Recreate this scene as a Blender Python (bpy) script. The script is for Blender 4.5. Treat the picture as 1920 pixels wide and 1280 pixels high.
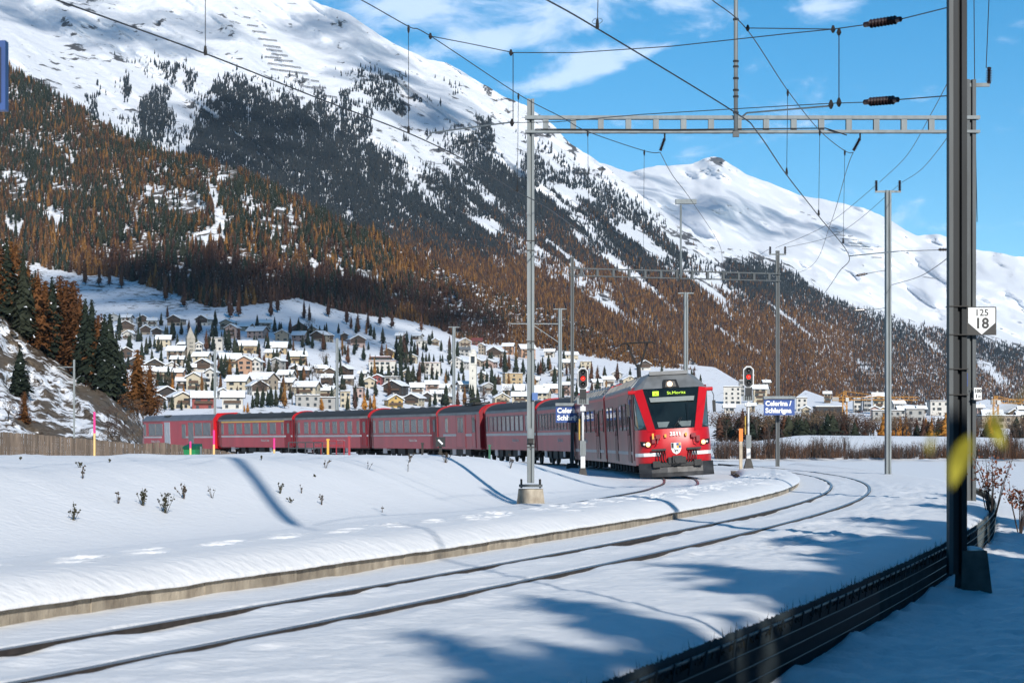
import bpy, bmesh, math, random
import numpy as np
from mathutils import Vector, Matrix

for o in list(bpy.data.objects):
    bpy.data.objects.remove(o)
SC = bpy.context.scene
COL = SC.collection
R = math.radians
rng = random.Random(7)

# ------------------------------------------------------------------ camera
FPX, HX, HY, EYE = 4200.0, 960.0, 803.0, 1.4      # focal length in photo pixels, vanishing column, horizon row, eye height
cam_d = bpy.data.cameras.new('camera')
cam = bpy.data.objects.new('camera', cam_d)
COL.objects.link(cam)
cam.location = (0, 0, EYE)
cam.rotation_euler = (R(90), 0, 0)
cam_d.sensor_width = 36
cam_d.lens = 36 * FPX / 1920
cam_d.shift_y = (HY - 640) / 1920
cam_d.clip_start = 0.2
cam_d.clip_end = 40000
cam_d.dof.use_dof = True
cam_d.dof.focus_distance = 82
cam_d.dof.aperture_fstop = 6.3
SC.camera = cam

# ------------------------------------------------------------------ sun and sky
SUN_AZ, SUN_EL = 14.0, 25.0        # the sun stands behind the camera, a little to the right
az, el = R(SUN_AZ), R(SUN_EL)
SUN_DIR = Vector((math.sin(az) * math.cos(el), -math.cos(az) * math.cos(el), math.sin(el)))
sd = bpy.data.lights.new('sun', 'SUN')
sd.energy = 4.0
sd.angle = R(0.53)
sd.color = (1.0, 0.95, 0.875)
sun = bpy.data.objects.new('sun', sd)
COL.objects.link(sun)
sun.rotation_euler = SUN_DIR.to_track_quat('Z', 'Y').to_euler()

W = bpy.data.worlds.new('World')
SC.world = W
W.use_nodes = True
wn, wl = W.node_tree.nodes, W.node_tree.links
wn.clear()
w_out = wn.new('ShaderNodeOutputWorld')
w_bg = wn.new('ShaderNodeBackground')
sky = wn.new('ShaderNodeTexSky')
sky.sky_type = 'NISHITA'
sky.sun_disc = False
sky.sun_elevation = el
sky.sun_rotation = math.atan2(SUN_DIR.x, SUN_DIR.y)
sky.altitude = 3000
sky.air_density = 0.85
sky.dust_density = 0.0
sky.ozone_density = 1.6
hsv = wn.new('ShaderNodeHueSaturation')
hsv.inputs['Hue'].default_value = 0.488
hsv.inputs['Saturation'].default_value = 1.40
hsv.inputs['Value'].default_value = 0.61
wl.new(sky.outputs[0], hsv.inputs['Color'])
tc = wn.new('ShaderNodeTexCoord')
mp = wn.new('ShaderNodeMapping')
mp.inputs['Rotation'].default_value = (0, R(20), 0)
mp.inputs['Location'].default_value = (0.9, 0.0, 0.25)
mp.inputs['Scale'].default_value = (20, 20, 44)
wl.new(tc.outputs['Generated'], mp.inputs['Vector'])
cn = wn.new('ShaderNodeTexNoise')
cn.inputs['Scale'].default_value = 1.5
cn.inputs['Detail'].default_value = 7
cn.inputs['Roughness'].default_value = 0.6
cn.inputs['Distortion'].default_value = 0.35
wl.new(mp.outputs[0], cn.inputs['Vector'])
def wmath(op, a, b=None, c=None):
    q = wn.new('ShaderNodeMath')
    q.operation = op
    for i, v in enumerate((a, b, c)):
        if v is None:
            continue
        if isinstance(v, (int, float)):
            q.inputs[i].default_value = v
        else:
            wl.new(v, q.inputs[i])
    return q.outputs[0]


sep = wn.new('ShaderNodeSeparateXYZ')
wl.new(tc.outputs['Generated'], sep.inputs[0])
azn = wmath('ARCTAN2', sep.outputs['X'], sep.outputs['Y'])
eln = wmath('ARCSINE', sep.outputs['Z'])
dens_ = 0.0
for px, py, rx, ry, kk, sl in ((1010, 5, 360, 50, .26, -.10), (1170, 108, 80, 26, .30, -.25), (1058, 150, 70, 24, .28, -.2), (930, 78, 150, 28, .28, -.12), (1080, 112, 70, 22, .22, 0), (760, 20, 120, 34, .20, 0), (1545, 22, 70, 30, .2, 0), (1900, 4, 80, 16, .16, 0), (1880, 432, 70, 12, .14, 0), (980, 165, 40, 14, .12, 0)):
    a0, e0 = math.atan2(px - HX, FPX), math.atan2(HY - py, FPX)
    u = wmath('SUBTRACT', azn, a0)
    v = wmath('ADD', wmath('SUBTRACT', eln, e0), wmath('MULTIPLY', u, sl))
    r2 = wmath('ADD', wmath('POWER', wmath('MULTIPLY', u, FPX / rx), 2.0), wmath('POWER', wmath('MULTIPLY', v, FPX / ry), 2.0))
    dens_ = wmath('ADD', dens_, wmath('MULTIPLY', wmath('EXPONENT', wmath('MULTIPLY', r2, -1.0)), kk))
csum = wmath('ADD', cn.outputs['Fac'], dens_)
cr = wn.new('ShaderNodeMapRange')
cr.interpolation_type = 'SMOOTHSTEP'
cr.inputs['From Min'].default_value = 0.57
cr.inputs['From Max'].default_value = 0.86
cr.inputs['To Max'].default_value = 0.58
wl.new(csum, cr.inputs['Value'])
cm = wn.new('ShaderNodeMix')
cm.data_type = 'RGBA'
cm.inputs['B'].default_value = (5.6, 6.2, 7.4, 1)
wl.new(cr.outputs[0], cm.inputs['Factor'])
wl.new(hsv.outputs[0], cm.inputs['A'])
wl.new(cm.outputs['Result'], w_bg.inputs['Color'])
w_bg.inputs['Strength'].default_value = 0.15
wl.new(w_bg.outputs[0], w_out.inputs['Surface'])

SC.view_settings.view_transform = 'Standard'
SC.view_settings.look = 'None'
SC.view_settings.exposure = 0.43
SC.view_settings.gamma = 1.0
SC.view_settings.use_curve_mapping = False
SC.render.engine = 'CYCLES'
SC.cycles.use_denoising = True
SC.cycles.max_bounces = 8
SC.cycles.diffuse_bounces = 6
SC.cycles.glossy_bounces = 3
SC.cycles.transparent_max_bounces = 24
SC.cycles.volume_bounces = 0
SC.cycles.caustics_reflective = False
SC.cycles.caustics_refractive = False


# ------------------------------------------------------------------ geometry helpers
def P(x, y, d):
    """world point seen at photo pixel (x, y) at depth d metres"""
    return Vector(((x - HX) / FPX * d, d, EYE + (HY - y) / FPX * d))


C4 = [9.19e-08, -2.38661e-05, 7.84807e-05, 0.3327601039, -7.24185885]
DC4 = np.polyder(C4)


def xc2(y):
    """centre line of the platform track (near track)"""
    y = np.asarray(y, float)
    yc = np.clip(y, 9, 128)
    return np.polyval(C4, yc) + np.polyval(DC4, yc) * (y - yc)


def hd2(y):
    return np.polyval(DC4, np.clip(np.asarray(y, float), 9, 128))


def zr(y):
    """rail level: falls gently away from the camera"""
    return -0.0055 * (np.clip(np.asarray(y, float), -20, 215) - 18)


def T(t, y, z=0.0):
    """point at perpendicular offset t from the near track centre, z above rail level"""
    s = float(hd2(y))
    n = math.hypot(1, s)
    return Vector((float(xc2(y)) + t / n, float(y) - t * s / n, float(zr(y)) + z))


# hidden-track centre line (the train's track), through the joints of the train
T1P = [(-20, None), (0, None), (20, None), (30, None), (40, None), (48, 2.0), (58.8, 4.0), (68, 5.15), (78, 5.85), (87, 5.85), (96, 5.45), (104, 4.95),
       (112, 4.35), (120, 3.45), (127, 2.3), (141, -.9), (154, -5.1), (167, -10.6), (180, -17.0), (194, -25.0), (209, -34.0), (230, -47.5), (260, -68.0)]
_ty = np.array([p[0] for p in T1P], float)
_tx = np.array([p[1] if p[1] is not None else float(xc2(p[0])) - 4.75 * math.hypot(1, float(hd2(p[0]))) for p in T1P], float)
_k = np.linspace(-20, 260, 1121)
_v = np.interp(_k, _ty, _tx)
_ker = np.hanning(45)
_ker /= _ker.sum()
_vs = np.convolve(np.pad(_v, 22, mode='reflect', reflect_type='odd'), _ker, 'valid')


def xc1(y):
    return np.interp(np.asarray(y, float), _k, _vs)


_perm = np.random.RandomState(3).permutation(65536)
_val = np.random.RandomState(5).rand(65536)


def vn(x, y, seed=0):
    x = np.asarray(x, float)
    y = np.asarray(y, float)
    xi, yi = np.floor(x).astype(np.int64), np.floor(y).astype(np.int64)
    fx, fy = x - xi, y - yi
    fx, fy = fx * fx * fx * (fx * (fx * 6 - 15) + 10), fy * fy * fy * (fy * (fy * 6 - 15) + 10)

    def h(a, b):
        return _val[(_perm[(a + seed * 131) & 65535] + b * 977) & 65535]
    return (h(xi, yi) * (1 - fx) + h(xi + 1, yi) * fx) * (1 - fy) + (h(xi, yi + 1) * (1 - fx) + h(xi + 1, yi + 1) * fx) * fy


def fbm(x, y, o=4, seed=0, g=0.5):
    s, a, n = 0.0, 1.0, 0.0
    x = np.asarray(x, float)
    y = np.asarray(y, float)
    for i in range(o):
        s = s + a * vn(x * 2 ** i + 13.7 * i, y * 2 ** i + 7.1 * i, seed + i)
        n += a
        a *= g
    return s / n


def sstep(a, b, x):
    t = np.clip((np.asarray(x, float) - a) / (b - a), 0, 1)
    return t * t * (3 - 2 * t)


class MB:
    """collects shapes, then links them as ONE mesh object"""

    def __init__(self):
        self.v, self.f, self.m = [], [], []

    def add(self, vs, fs, mi=0):
        b = len(self.v)
        self.v += [tuple(p) for p in vs]
        for f in fs:
            self.f.append(tuple(b + i for i in f))
            self.m.append(mi)
        return self

    def poly(self, *pts, mi=0):
        return self.add(pts, [tuple(range(len(pts)))], mi)

    def box(self, c, s, mi=0, rz=0.0, M=None):
        hx, hy, hz = s[0] / 2, s[1] / 2, s[2] / 2
        vs = [Vector((a * hx, b * hy, e * hz)) for a in (-1, 1) for b in (-1, 1) for e in (-1, 1)]
        if M is not None:
            vs = [M @ p for p in vs]
        elif rz:
            q = Matrix.Rotation(rz, 3, 'Z')
            vs = [q @ p for p in vs]
        vs = [p + Vector(c) for p in vs]
        return self.add(vs, [(0, 1, 3, 2), (4, 6, 7, 5), (0, 4, 5, 1), (2, 3, 7, 6), (0, 2, 6, 4), (1, 5, 7, 3)], mi)

    def bar(self, a, b, w, h, mi=0):
        a, b = Vector(a), Vector(b)
        d = (b - a).normalized()
        up = Vector((0, 0, 1)) if abs(d.z) < .95 else Vector((0, 1, 0))
        s = d.cross(up).normalized()
        u = s.cross(d)
        vs = [p + s * (i * w / 2) + u * (j * h / 2) for p in (a, b) for i, j in ((-1, -1), (1, -1), (1, 1), (-1, 1))]
        return self.add(vs, [(0, 3, 2, 1), (4, 5, 6, 7)] + [(k, (k + 1) % 4, 4 + (k + 1) % 4, 4 + k) for k in range(4)], mi)

    def tube(self, pts, r, n=6, mi=0, cap=True):
        pts = [Vector(p) for p in pts]
        rs = r if isinstance(r, (list, tuple)) else [r] * len(pts)
        b = len(self.v)
        ref = None
        for i, p in enumerate(pts):
            d = (pts[min(i + 1, len(pts) - 1)] - pts[max(i - 1, 0)])
            d = d.normalized() if d.length > 1e-9 else Vector((0, 0, 1))
            if ref is None or abs(ref.dot(d)) > .95:
                ref = Vector((0, 0, 1)) if abs(d.z) < .9 else Vector((1, 0, 0))
            s = d.cross(ref).normalized()
            u = s.cross(d)
            for k in range(n):
                a = 2 * math.pi * k / n
                self.v.append(tuple(p + s * (math.cos(a) * rs[i]) + u * (math.sin(a) * rs[i])))
        for i in range(len(pts) - 1):
            for k in range(n):
                self.f.append((b + i * n + k, b + i * n + (k + 1) % n, b + (i + 1) * n + (k + 1) % n, b + (i + 1) * n + k))
                self.m.append(mi)
        if cap:
            self.f.append(tuple(b + k for k in range(n))[::-1])
            self.m.append(mi)
            e = b + (len(pts) - 1) * n
            self.f.append(tuple(e + k for k in range(n)))
            self.m.append(mi)
        return self

    def prism(self, prof, a, b, mi=0, up=Vector((0, 0, 1))):
        """extrude a 2-D profile (right, up) from a to b"""
        a, b = Vector(a), Vector(b)
        d = (b - a).normalized()
        s = d.cross(up).normalized()
        u = s.cross(d)
        n = len(prof)
        vs = [p + s * x + u * y for p in (a, b) for x, y in prof]
        return self.add(vs, [tuple(range(n))[::-1], tuple(range(n, 2 * n))] + [(k, (k + 1) % n, n + (k + 1) % n, n + k) for k in range(n)], mi)

    def lathe(self, c, prof, n=10, axis=Vector((0, 0, 1)), mi=0):
        c = Vector(c)
        return self.tube([c + axis * z for r, z in prof], [max(r, 1e-4) for r, z in prof], n, mi)

    def build(self, name, mats, parent=None, smooth=False):
        me = bpy.data.meshes.new(name)
        me.from_pydata(self.v, [], self.f)
        mats = mats if isinstance(mats, (list, tuple)) else [mats]
        for m in mats:
            me.materials.append(m)
        if len(mats) > 1:
            me.polygons.foreach_set('material_index', self.m)
        if smooth:
            me.polygons.foreach_set('use_smooth', [True] * len(self.f))
        me.update()
        o = bpy.data.objects.new(name, me)
        COL.objects.link(o)
        if parent is not None:
            o.parent = parent
        return o


    def split(self, name, mats, parent=None, smooth=False, group=1):
        """every separate shape becomes an object of its own"""
        par = list(range(len(self.v)))

        def root(i):
            while par[i] != i:
                par[i] = par[par[i]]
                i = par[i]
            return i
        for f in self.f:
            r0 = root(f[0])
            for i in f[1:]:
                par[root(i)] = r0
        parts = {}
        for f, m in zip(self.f, self.m):
            parts.setdefault(root(f[0]), []).append((f, m))
        out = []
        for fs in parts.values():
            ids = sorted({i for f, _ in fs for i in f})
            mp_ = {i: k for k, i in enumerate(ids)}
            q = MB()
            q.v = [self.v[i] for i in ids]
            q.f = [tuple(mp_[i] for i in f) for f, _ in fs]
            q.m = [m for _, m in fs]
            out.append(q.build(name, mats, parent, smooth))
        return out


def tag(o, label=None, cat=None, group=None, kind=None):
    if label:
        o['label'] = label
    if cat:
        o['category'] = cat
    if group:
        o['group'] = group
    if kind:
        o['kind'] = kind
    return o


def empty(name, loc=(0, 0, 0), rz=0.0, **kw):
    o = bpy.data.objects.new(name, None)
    o.location = loc
    o.rotation_euler = (0, 0, rz)
    COL.objects.link(o)
    return tag(o, **kw)


def share(name, me, parent=None, loc=(0, 0, 0), rot=(0, 0, 0), sc=(1, 1, 1)):
    o = bpy.data.objects.new(name, me)
    o.location, o.rotation_euler, o.scale = loc, rot, sc
    COL.objects.link(o)
    if parent is not None:
        o.parent = parent
    return o


def grid_mesh(name, V, mat, attrs=None, kind='structure', smooth=True):
    """V: array (rows, cols, 3) -> one mesh sheet"""
    nr, nc = V.shape[:2]
    me = bpy.data.meshes.new(name)
    idx = np.arange(nr * nc).reshape(nr, nc)
    q = np.stack([idx[:-1, :-1], idx[:-1, 1:], idx[1:, 1:], idx[1:, :-1]], -1).reshape(-1, 4)
    me.vertices.add(nr * nc)
    me.vertices.foreach_set('co', V.reshape(-1).astype(np.float32))
    me.loops.add(len(q) * 4)
    me.loops.foreach_set('vertex_index', q.reshape(-1).astype(np.int32))
    me.polygons.add(len(q))
    me.polygons.foreach_set('loop_start', np.arange(0, len(q) * 4, 4, dtype=np.int32))
    me.polygons.foreach_set('use_smooth', np.full(len(q), smooth))
    me.update(calc_edges=True)
    for k, a in (attrs or {}).items():
        at = me.attributes.new(k, 'FLOAT', 'POINT')
        at.data.foreach_set('value', np.asarray(a, np.float32).reshape(-1))
    me.materials.append(mat)
    o = bpy.data.objects.new(name, me)
    COL.objects.link(o)
    if kind:
        o['kind'] = kind
    return o


# ------------------------------------------------------------------ materials
def M(name, col, rough=0.6, metal=0.0, var=0.12, scale=3.0, bump=0.0, bscale=None, spec=0.5, col2=None, emit=None, coat=0.0, stretch=None, rand=0.0):
    m = bpy.data.materials.new(name)
    m.use_nodes = True
    n, l = m.node_tree.nodes, m.node_tree.links
    b = n['Principled BSDF']
    b.inputs['Roughness'].default_value = rough
    b.inputs['Metallic'].default_value = metal
    b.inputs['Specular IOR Level'].default_value = spec
    if coat:
        b.inputs['Coat Weight'].default_value = coat
        b.inputs['Coat Roughness'].default_value = 0.3
    t = n.new('ShaderNodeTexCoord')
    vec = t.outputs['Object']
    if stretch:
        mpn = n.new('ShaderNodeMapping')
        mpn.inputs['Scale'].default_value = stretch
        l.new(vec, mpn.inputs['Vector'])
        vec = mpn.outputs[0]
    no = n.new('ShaderNodeTexNoise')
    no.inputs['Scale'].default_value = scale
    no.inputs['Detail'].default_value = 5
    l.new(vec, no.inputs['Vector'])
    mr = n.new('ShaderNodeMapRange')
    mr.inputs['From Min'].default_value = 0.3
    mr.inputs['From Max'].default_value = 0.7
    l.new(no.outputs['Fac'], mr.inputs['Value'])
    mx = n.new('ShaderNodeMix')
    mx.data_type = 'RGBA'
    c2 = col2 or tuple(max(0, c * (1 - 2 * var)) for c in col)
    mx.inputs['A'].default_value = (*c2, 1)
    mx.inputs['B'].default_value = (*col, 1)
    l.new(mr.outputs[0], mx.inputs['Factor'])
    base = mx.outputs['Result']
    if rand:                                    # pieces of one kind differ a little in tone and pattern
        oi = n.new('ShaderNodeObjectInfo')
        r2 = n.new('ShaderNodeMapRange')
        r2.inputs['To Min'].default_value, r2.inputs['To Max'].default_value = 1 - rand, 1 + rand
        l.new(oi.outputs['Random'], r2.inputs['Value'])
        m2 = n.new('ShaderNodeMix')
        m2.data_type = 'RGBA'
        m2.blend_type = 'MULTIPLY'
        m2.inputs['Factor'].default_value = 1
        l.new(base, m2.inputs['A'])
        l.new(r2.outputs[0], m2.inputs['B'])
        base = m2.outputs['Result']
        no.noise_dimensions = '4D'
        sh_ = n.new('ShaderNodeMath')
        sh_.operation = 'MULTIPLY'
        sh_.inputs[1].default_value = 40
        l.new(oi.outputs['Random'], sh_.inputs[0])
        l.new(sh_.outputs[0], no.inputs['W'])
    l.new(base, b.inputs['Base Color'])
    if bump:
        nb = n.new('ShaderNodeTexNoise')
        nb.inputs['Scale'].default_value = bscale or scale * 6
        nb.inputs['Detail'].default_value = 6
        l.new(vec, nb.inputs['Vector'])
        bp = n.new('ShaderNodeBump')
        bp.inputs['Strength'].default_value = 1.0
        bp.inputs['Distance'].default_value = bump
        l.new(nb.outputs['Fac'], bp.inputs['Height'])
        l.new(bp.outputs[0], b.inputs['Normal'])
    if emit:
        b.inputs['Emission Color'].default_value = (*emit[0], 1)
        b.inputs['Emission Strength'].default_value = emit[1]
    return m


SNOW = M('snow', (.88, .89, .905), .5, var=.02, scale=.7, bump=.022, bscale=7.0, spec=.35)
SNOWROOF = M('roof_snow', (.84, .865, .9), .6, var=.02, scale=.3, bump=.05, bscale=1.2, spec=.3)
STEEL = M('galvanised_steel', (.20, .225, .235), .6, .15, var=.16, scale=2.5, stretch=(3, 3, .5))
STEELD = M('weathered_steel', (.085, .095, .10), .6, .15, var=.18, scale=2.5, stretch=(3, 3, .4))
IRON = M('dark_iron', (.035, .033, .032), .6, .4, var=.25, scale=5)
RUST = M('rail_rust', (.052, .040, .034), .75, .2, var=.3, scale=9, bump=.002, bscale=60)
RAILTOP = M('rail_head', (.34, .33, .33), .28, .9, var=.15, scale=3)
CONC = M('concrete', (.42, .365, .285), .85, var=.22, scale=7, bump=.012, bscale=30, col2=(.20, .165, .125), rand=.22, stretch=(1, 1, .5))
CONCG = M('grey_concrete', (.32, .30, .27), .9, var=.2, scale=5, bump=.006, bscale=30)
BROWN = M('porcelain', (.026, .015, .016), .25, 0, var=.1, scale=8)
WIREM = M('copper_wire', (.055, .055, .058), .5, .6, var=.1, scale=1)

# ================================================================== near ground
WALL_T = 3.5
_gvs = np.gradient(_vs, _k)


def ground_z(X, Y, t, detail=True):
    """height of the snow sheet"""
    z0 = zr(Y)
    u = (X - xc1(Y)) / np.hypot(1, _gvs[np.clip(((Y + 20) * 4).astype(int), 0, 1120)])
    lo = fbm(X * .35, Y * .22, 3, 11) - .5
    # plain on the right, falling away from the embankment
    far = sstep(45, 75, Y)
    path = z0 - .50 - .035 * np.clip(t - 3.5, 0, 12) - .9 * sstep(6, 16, t)
    plain = z0 * 0 - .35 - 2.3 * sstep(3.0, 13, t) - .012 * np.clip(Y - 60, 0, 40) * sstep(3, 6, t)
    right = path * (1 - far) + plain * far + lo * .10
    left_flat = -1.05 + .25 * lo
    zb = np.interp(Y, [0, 30, 45, 52, 58, 68, 80, 95, 120, 400], [.72, .84, .87, .84, .76, .44, -.1, -.6, -.95, -1.1])
    wid = np.interp(Y, [0, 30, 50, 65, 90], [5.2, 4.8, 4.2, 3.2, 3.0])
    und = (fbm(X * .16 + Y * .05, Y * .12, 4, 21) - .5) * .34 + (fbm((X + .8 * Y) * .9, (Y - .8 * X) * .22, 3, 31) - .5) * .15 + (fbm((X + .5 * Y) * 2.4, (Y - .5 * X) * .7, 3, 37) - .5) * .05
    rise = sstep(1.7, 1.7 + wid, -u)
    bank = z0 - .06 + (zb - z0 + und * sstep(2.5, 7, -u)) * rise
    bed = z0 - .014 + .03 * lo
    # formation of the near track
    z = np.where(t > -1.6, bed, bed - .02)
    near_end = sstep(118, 140, Y)
    z = np.where(u < -1.7, bank, z)
    far_ground = np.maximum(z0 - .1 - 2.3 * sstep(2.6, 12, u), -2.7)
    edge = sstep(WALL_T - .09, WALL_T - .02, t) * (1 - far) + sstep(3.0, 3.6, t) * far
    z = z + (.02 + .05 * (fbm(X * .8, Y * .5, 3, 41) - .45)) * sstep(1.0, 2.2, t) * (1 - edge)
    lip = np.clip((t - 3.0) / .45, 0, 1) ** 2 * .10 * (1 - far)
    z = (z - lip) * (1 - edge) + right * edge
    z = np.where(u > 2.4, z * (1 - near_end) + np.minimum(z, far_ground) * near_end, z)
    if detail:
        nd = np.exp(-np.maximum(Y - 14, 0) / 60)
        for rt, dep in ((-.53, .062), (.53, .034)):
            w = (t - rt - .045)
            sc = sstep(.50, .64, fbm(Y * .62 + rt * 40, t * 0 + rt * 9, 3, 51))
            sc2 = sstep(.3, .7, fbm(Y * .30, t * 0 + 3 * rt, 2, 55))
            wd = .20 + .26 * fbm(Y * 1.1, t * 0 + 5, 2, 57)
            notch = np.where(w > -.12, np.clip(1 - np.maximum(w, 0) / wd, 0, 1) ** .8, 0)
            z = z - dep * notch * sc * (.35 + .65 * sc2) * (Y < 118)
            side = np.where(w <= -.09, np.exp(-((w + .12) / .18) ** 2), 0)
            z = z + .010 * side * (Y < 118) * (np.abs(w + .12) < .5)
            lump = np.exp(-((w - wd) / .13) ** 2)
            z = z + .05 * lump * (fbm(Y * 2.3, t * 3, 3, 61) - .28) * (Y < 100)
            z = np.where(np.abs(t - rt) < .055, np.minimum(z, zr(Y) - .03), z)
        inside = np.exp(-(t / .45) ** 2)
        z = z + inside * (.05 * (fbm(X * 1.6, Y * 1.1, 4, 71) - .5)) - .02 * inside
        z = z + nd * .030 * (fbm(X * 2.2, Y * 1.4, 4, 81) - .5) * (t > -1.6) * (t < WALL_T - .1)
        # trodden, clumpy snow beside the outer rail and on the path
        cl = sstep(.75, 1.1, t) * (1 - sstep(2.0, 3.2, t)) * (.35 + .65 * sstep(22, 27, Y)) * (1 - sstep(60, 75, Y))
        z = z + cl * (.13 * (fbm(X * 2.6, Y * 1.7, 4, 91, .6) - .45) + .06 * (fbm(X * 7, Y * 5, 3, 93, .6) - .45))
        pw = sstep(WALL_T, WALL_T + .1, t) * (1 - sstep(40, 60, Y))
        pile = np.exp(-np.clip(t - WALL_T, 0, 9) / .35)
        z = z + pw * (.07 * (fbm(X * 1.1, Y * .8, 3, 95) - .5) + .11 * (fbm(X * 5, Y * 4, 4, 97, .65) - .5) + pile * (.03 + .22 * (fbm(Y * 1.7, t * 0, 4, 99, .6) - .5)))
    return z


def build_ground():
    ys = [3.0]
    while ys[-1] < 345:
        ys.append(ys[-1] + max(.085, ys[-1] * .0062))
    ys = np.array(ys)
    ts = [0.0]
    while ts[-1] < 150:
        a = ts[-1]
        ts.append(a + (.05 if a < 1.3 else .065 if a < 3.3 else .03 if a < 3.65 else .06 if a < 5.5 else (a - 4.5) * .07 + .05))
    tm = [0.0]
    while tm[-1] > -190:
        a = -tm[-1]
        tm.append(tm[-1] - (.05 if a < 1.3 else .12 if a < 9 else (a - 8) * .06 + .1))
    ts = np.array(tm[::-1] + ts[1:])
    Yg, Tg = np.meshgrid(ys, ts, indexing='ij')
    Xg = xc2(Yg) + Tg * np.hypot(1, hd2(Yg))
    Z = ground_z(Xg, Yg, Tg)
    return grid_mesh('snow_ground', np.stack([Xg, Yg, Z], -1), SNOW)


ground = build_ground()


def gz(x, y):
    x, y = np.array([float(x)]), np.array([float(y)])
    t = (x - xc2(y)) / np.hypot(1, hd2(y))
    return float(ground_z(x, y, t)[0])


# valley floor reaching to the foot of the mountains
def build_valley():
    ys = np.concatenate([np.linspace(300, 700, 90), np.linspace(715, 3200, 60)])
    uu = np.linspace(-.42, .42, 150)
    Yg, Ug = np.meshgrid(ys, uu, indexing='ij')
    Xg = Yg * Ug
    Z = -2.75 + (fbm(Xg * .02, Yg * .012, 3, 7) - .5) * .5
    px = HX + Ug * FPX
    crest = np.interp(px, [1180, 1330, 1400, 1500, 1780, 1920, 2100], [-2.7, -2.4, -1.3, .1, -.1, -.45, -.9])
    hump = np.exp(-((Yg - 440) / 34) ** 2)
    hump = np.where(Yg > 440, np.maximum(hump, .72), hump)
    Z = Z + (crest + 2.7) * hump
    Z = Z - 3 * (1 - sstep(300, 330, Yg))
    return grid_mesh('valley_floor', np.stack([Xg, Yg, Z], -1), SNOW)


build_valley()

# ================================================================== rails
def rail(name, fx, y0, y1, off, label, z=0.0):
    pts = []
    y = y0
    while y <= y1:
        s = (fx(y + .2) - fx(y - .2)) / .4
        n = math.hypot(1, s)
        pts.append((Vector((float(fx(y)) + off / n, y - off * s / n, float(zr(y)) + z)), Vector((1 / n, -s / n, 0))))
        y += max(.35, y * .012)
    prof = [(-.036, 0.0), (.036, 0.0), (.036, -.035), (.012, -.05), (.012, -.12), (.06, -.14), (.06, -.15), (-.06, -.15), (-.06, -.14), (-.012, -.12), (-.012, -.05), (-.036, -.035)]
    mb = MB()
    n = len(prof)
    for p, sd_ in pts:
        mb.v += [tuple(p + sd_ * a + Vector((0, 0, b))) for a, b in prof]
    for i in range(len(pts) - 1):
        for k in range(n):
            mb.f.append((i * n + k, (i + 1) * n + k, (i + 1) * n + (k + 1) % n, i * n + (k + 1) % n))
            mb.m.append(1 if k == 0 else 0)
    return tag(mb.build(name, [RUST, RAILTOP]), label, 'rail', 'running rails in the snow')


fx2 = lambda y: float(xc2(y))
fx1 = lambda y: float(xc1(y))
rail('rail', fx2, 5, 128, -.53, 'rusty steel rail nearest the snowy platform edge')
rail('rail', fx2, 5, 128, .53, 'rusty steel rail on the outer side of the empty track')
rail('rail', fx1, 40, 235, -.53, 'steel rail under the left wheels of the red train')
rail('rail', fx1, 40, 235, .53, 'steel rail under the right wheels of the red train')

# ================================================================== island platform
PF, PB, PEND = -1.5, -3.3, 88.0
plat = empty('platform', T(-2.4, 30), kind='structure')


def w2l(o, p):
    return Vector(p) - o.location


bm_ = MB()
bm_.box((0, .5, 0), (.24, .955, .40))
block_me = bm_.build('edge_block', CONC)
bdata = block_me.data
bpy.data.objects.remove(block_me)
bk = MB()
yb_ = np.concatenate([np.arange(8, 40, 1.0), np.arange(40, PEND + 1, 2.0)])
for yv in yb_:
    for zv in (-.3, .09):
        bk.v.append(tuple(w2l(plat, T(PF - .2, yv, zv))))
for q in range(len(yb_) - 1):
    bk.f.append((2 * q, 2 * q + 2, 2 * q + 3, 2 * q + 1))
    bk.m.append(0)
bk.build('edge_core', M('dark_joint', (.05, .043, .036), .95), plat)
i, y = 0, 9.0
while y < PEND:
    a, b = T(PF - .12, y), T(PF - .12, y + 1.0)
    Lb = (b - a).length
    o = share('edge_block', bdata, plat, w2l(plat, a + Vector((rng.uniform(-.008, .008), 0, -.075 + rng.uniform(-.01, .008)))), (0, 0, -math.atan2(b.x - a.x, b.y - a.y)), (1, Lb, 1))
    y += 1.0 * (1.0 / Lb)
    i += 1
y = 30.0
while y < PEND:
    a, b = T(PB + .1, y), T(PB + .1, y + 2.0)
    share('edge_block', bdata, plat, w2l(plat, a + Vector((0, 0, -.085))), (0, 0, -math.atan2(b.x - a.x, b.y - a.y)), (.8, (b - a).length * .995, 1))
    y += 2.0


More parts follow.
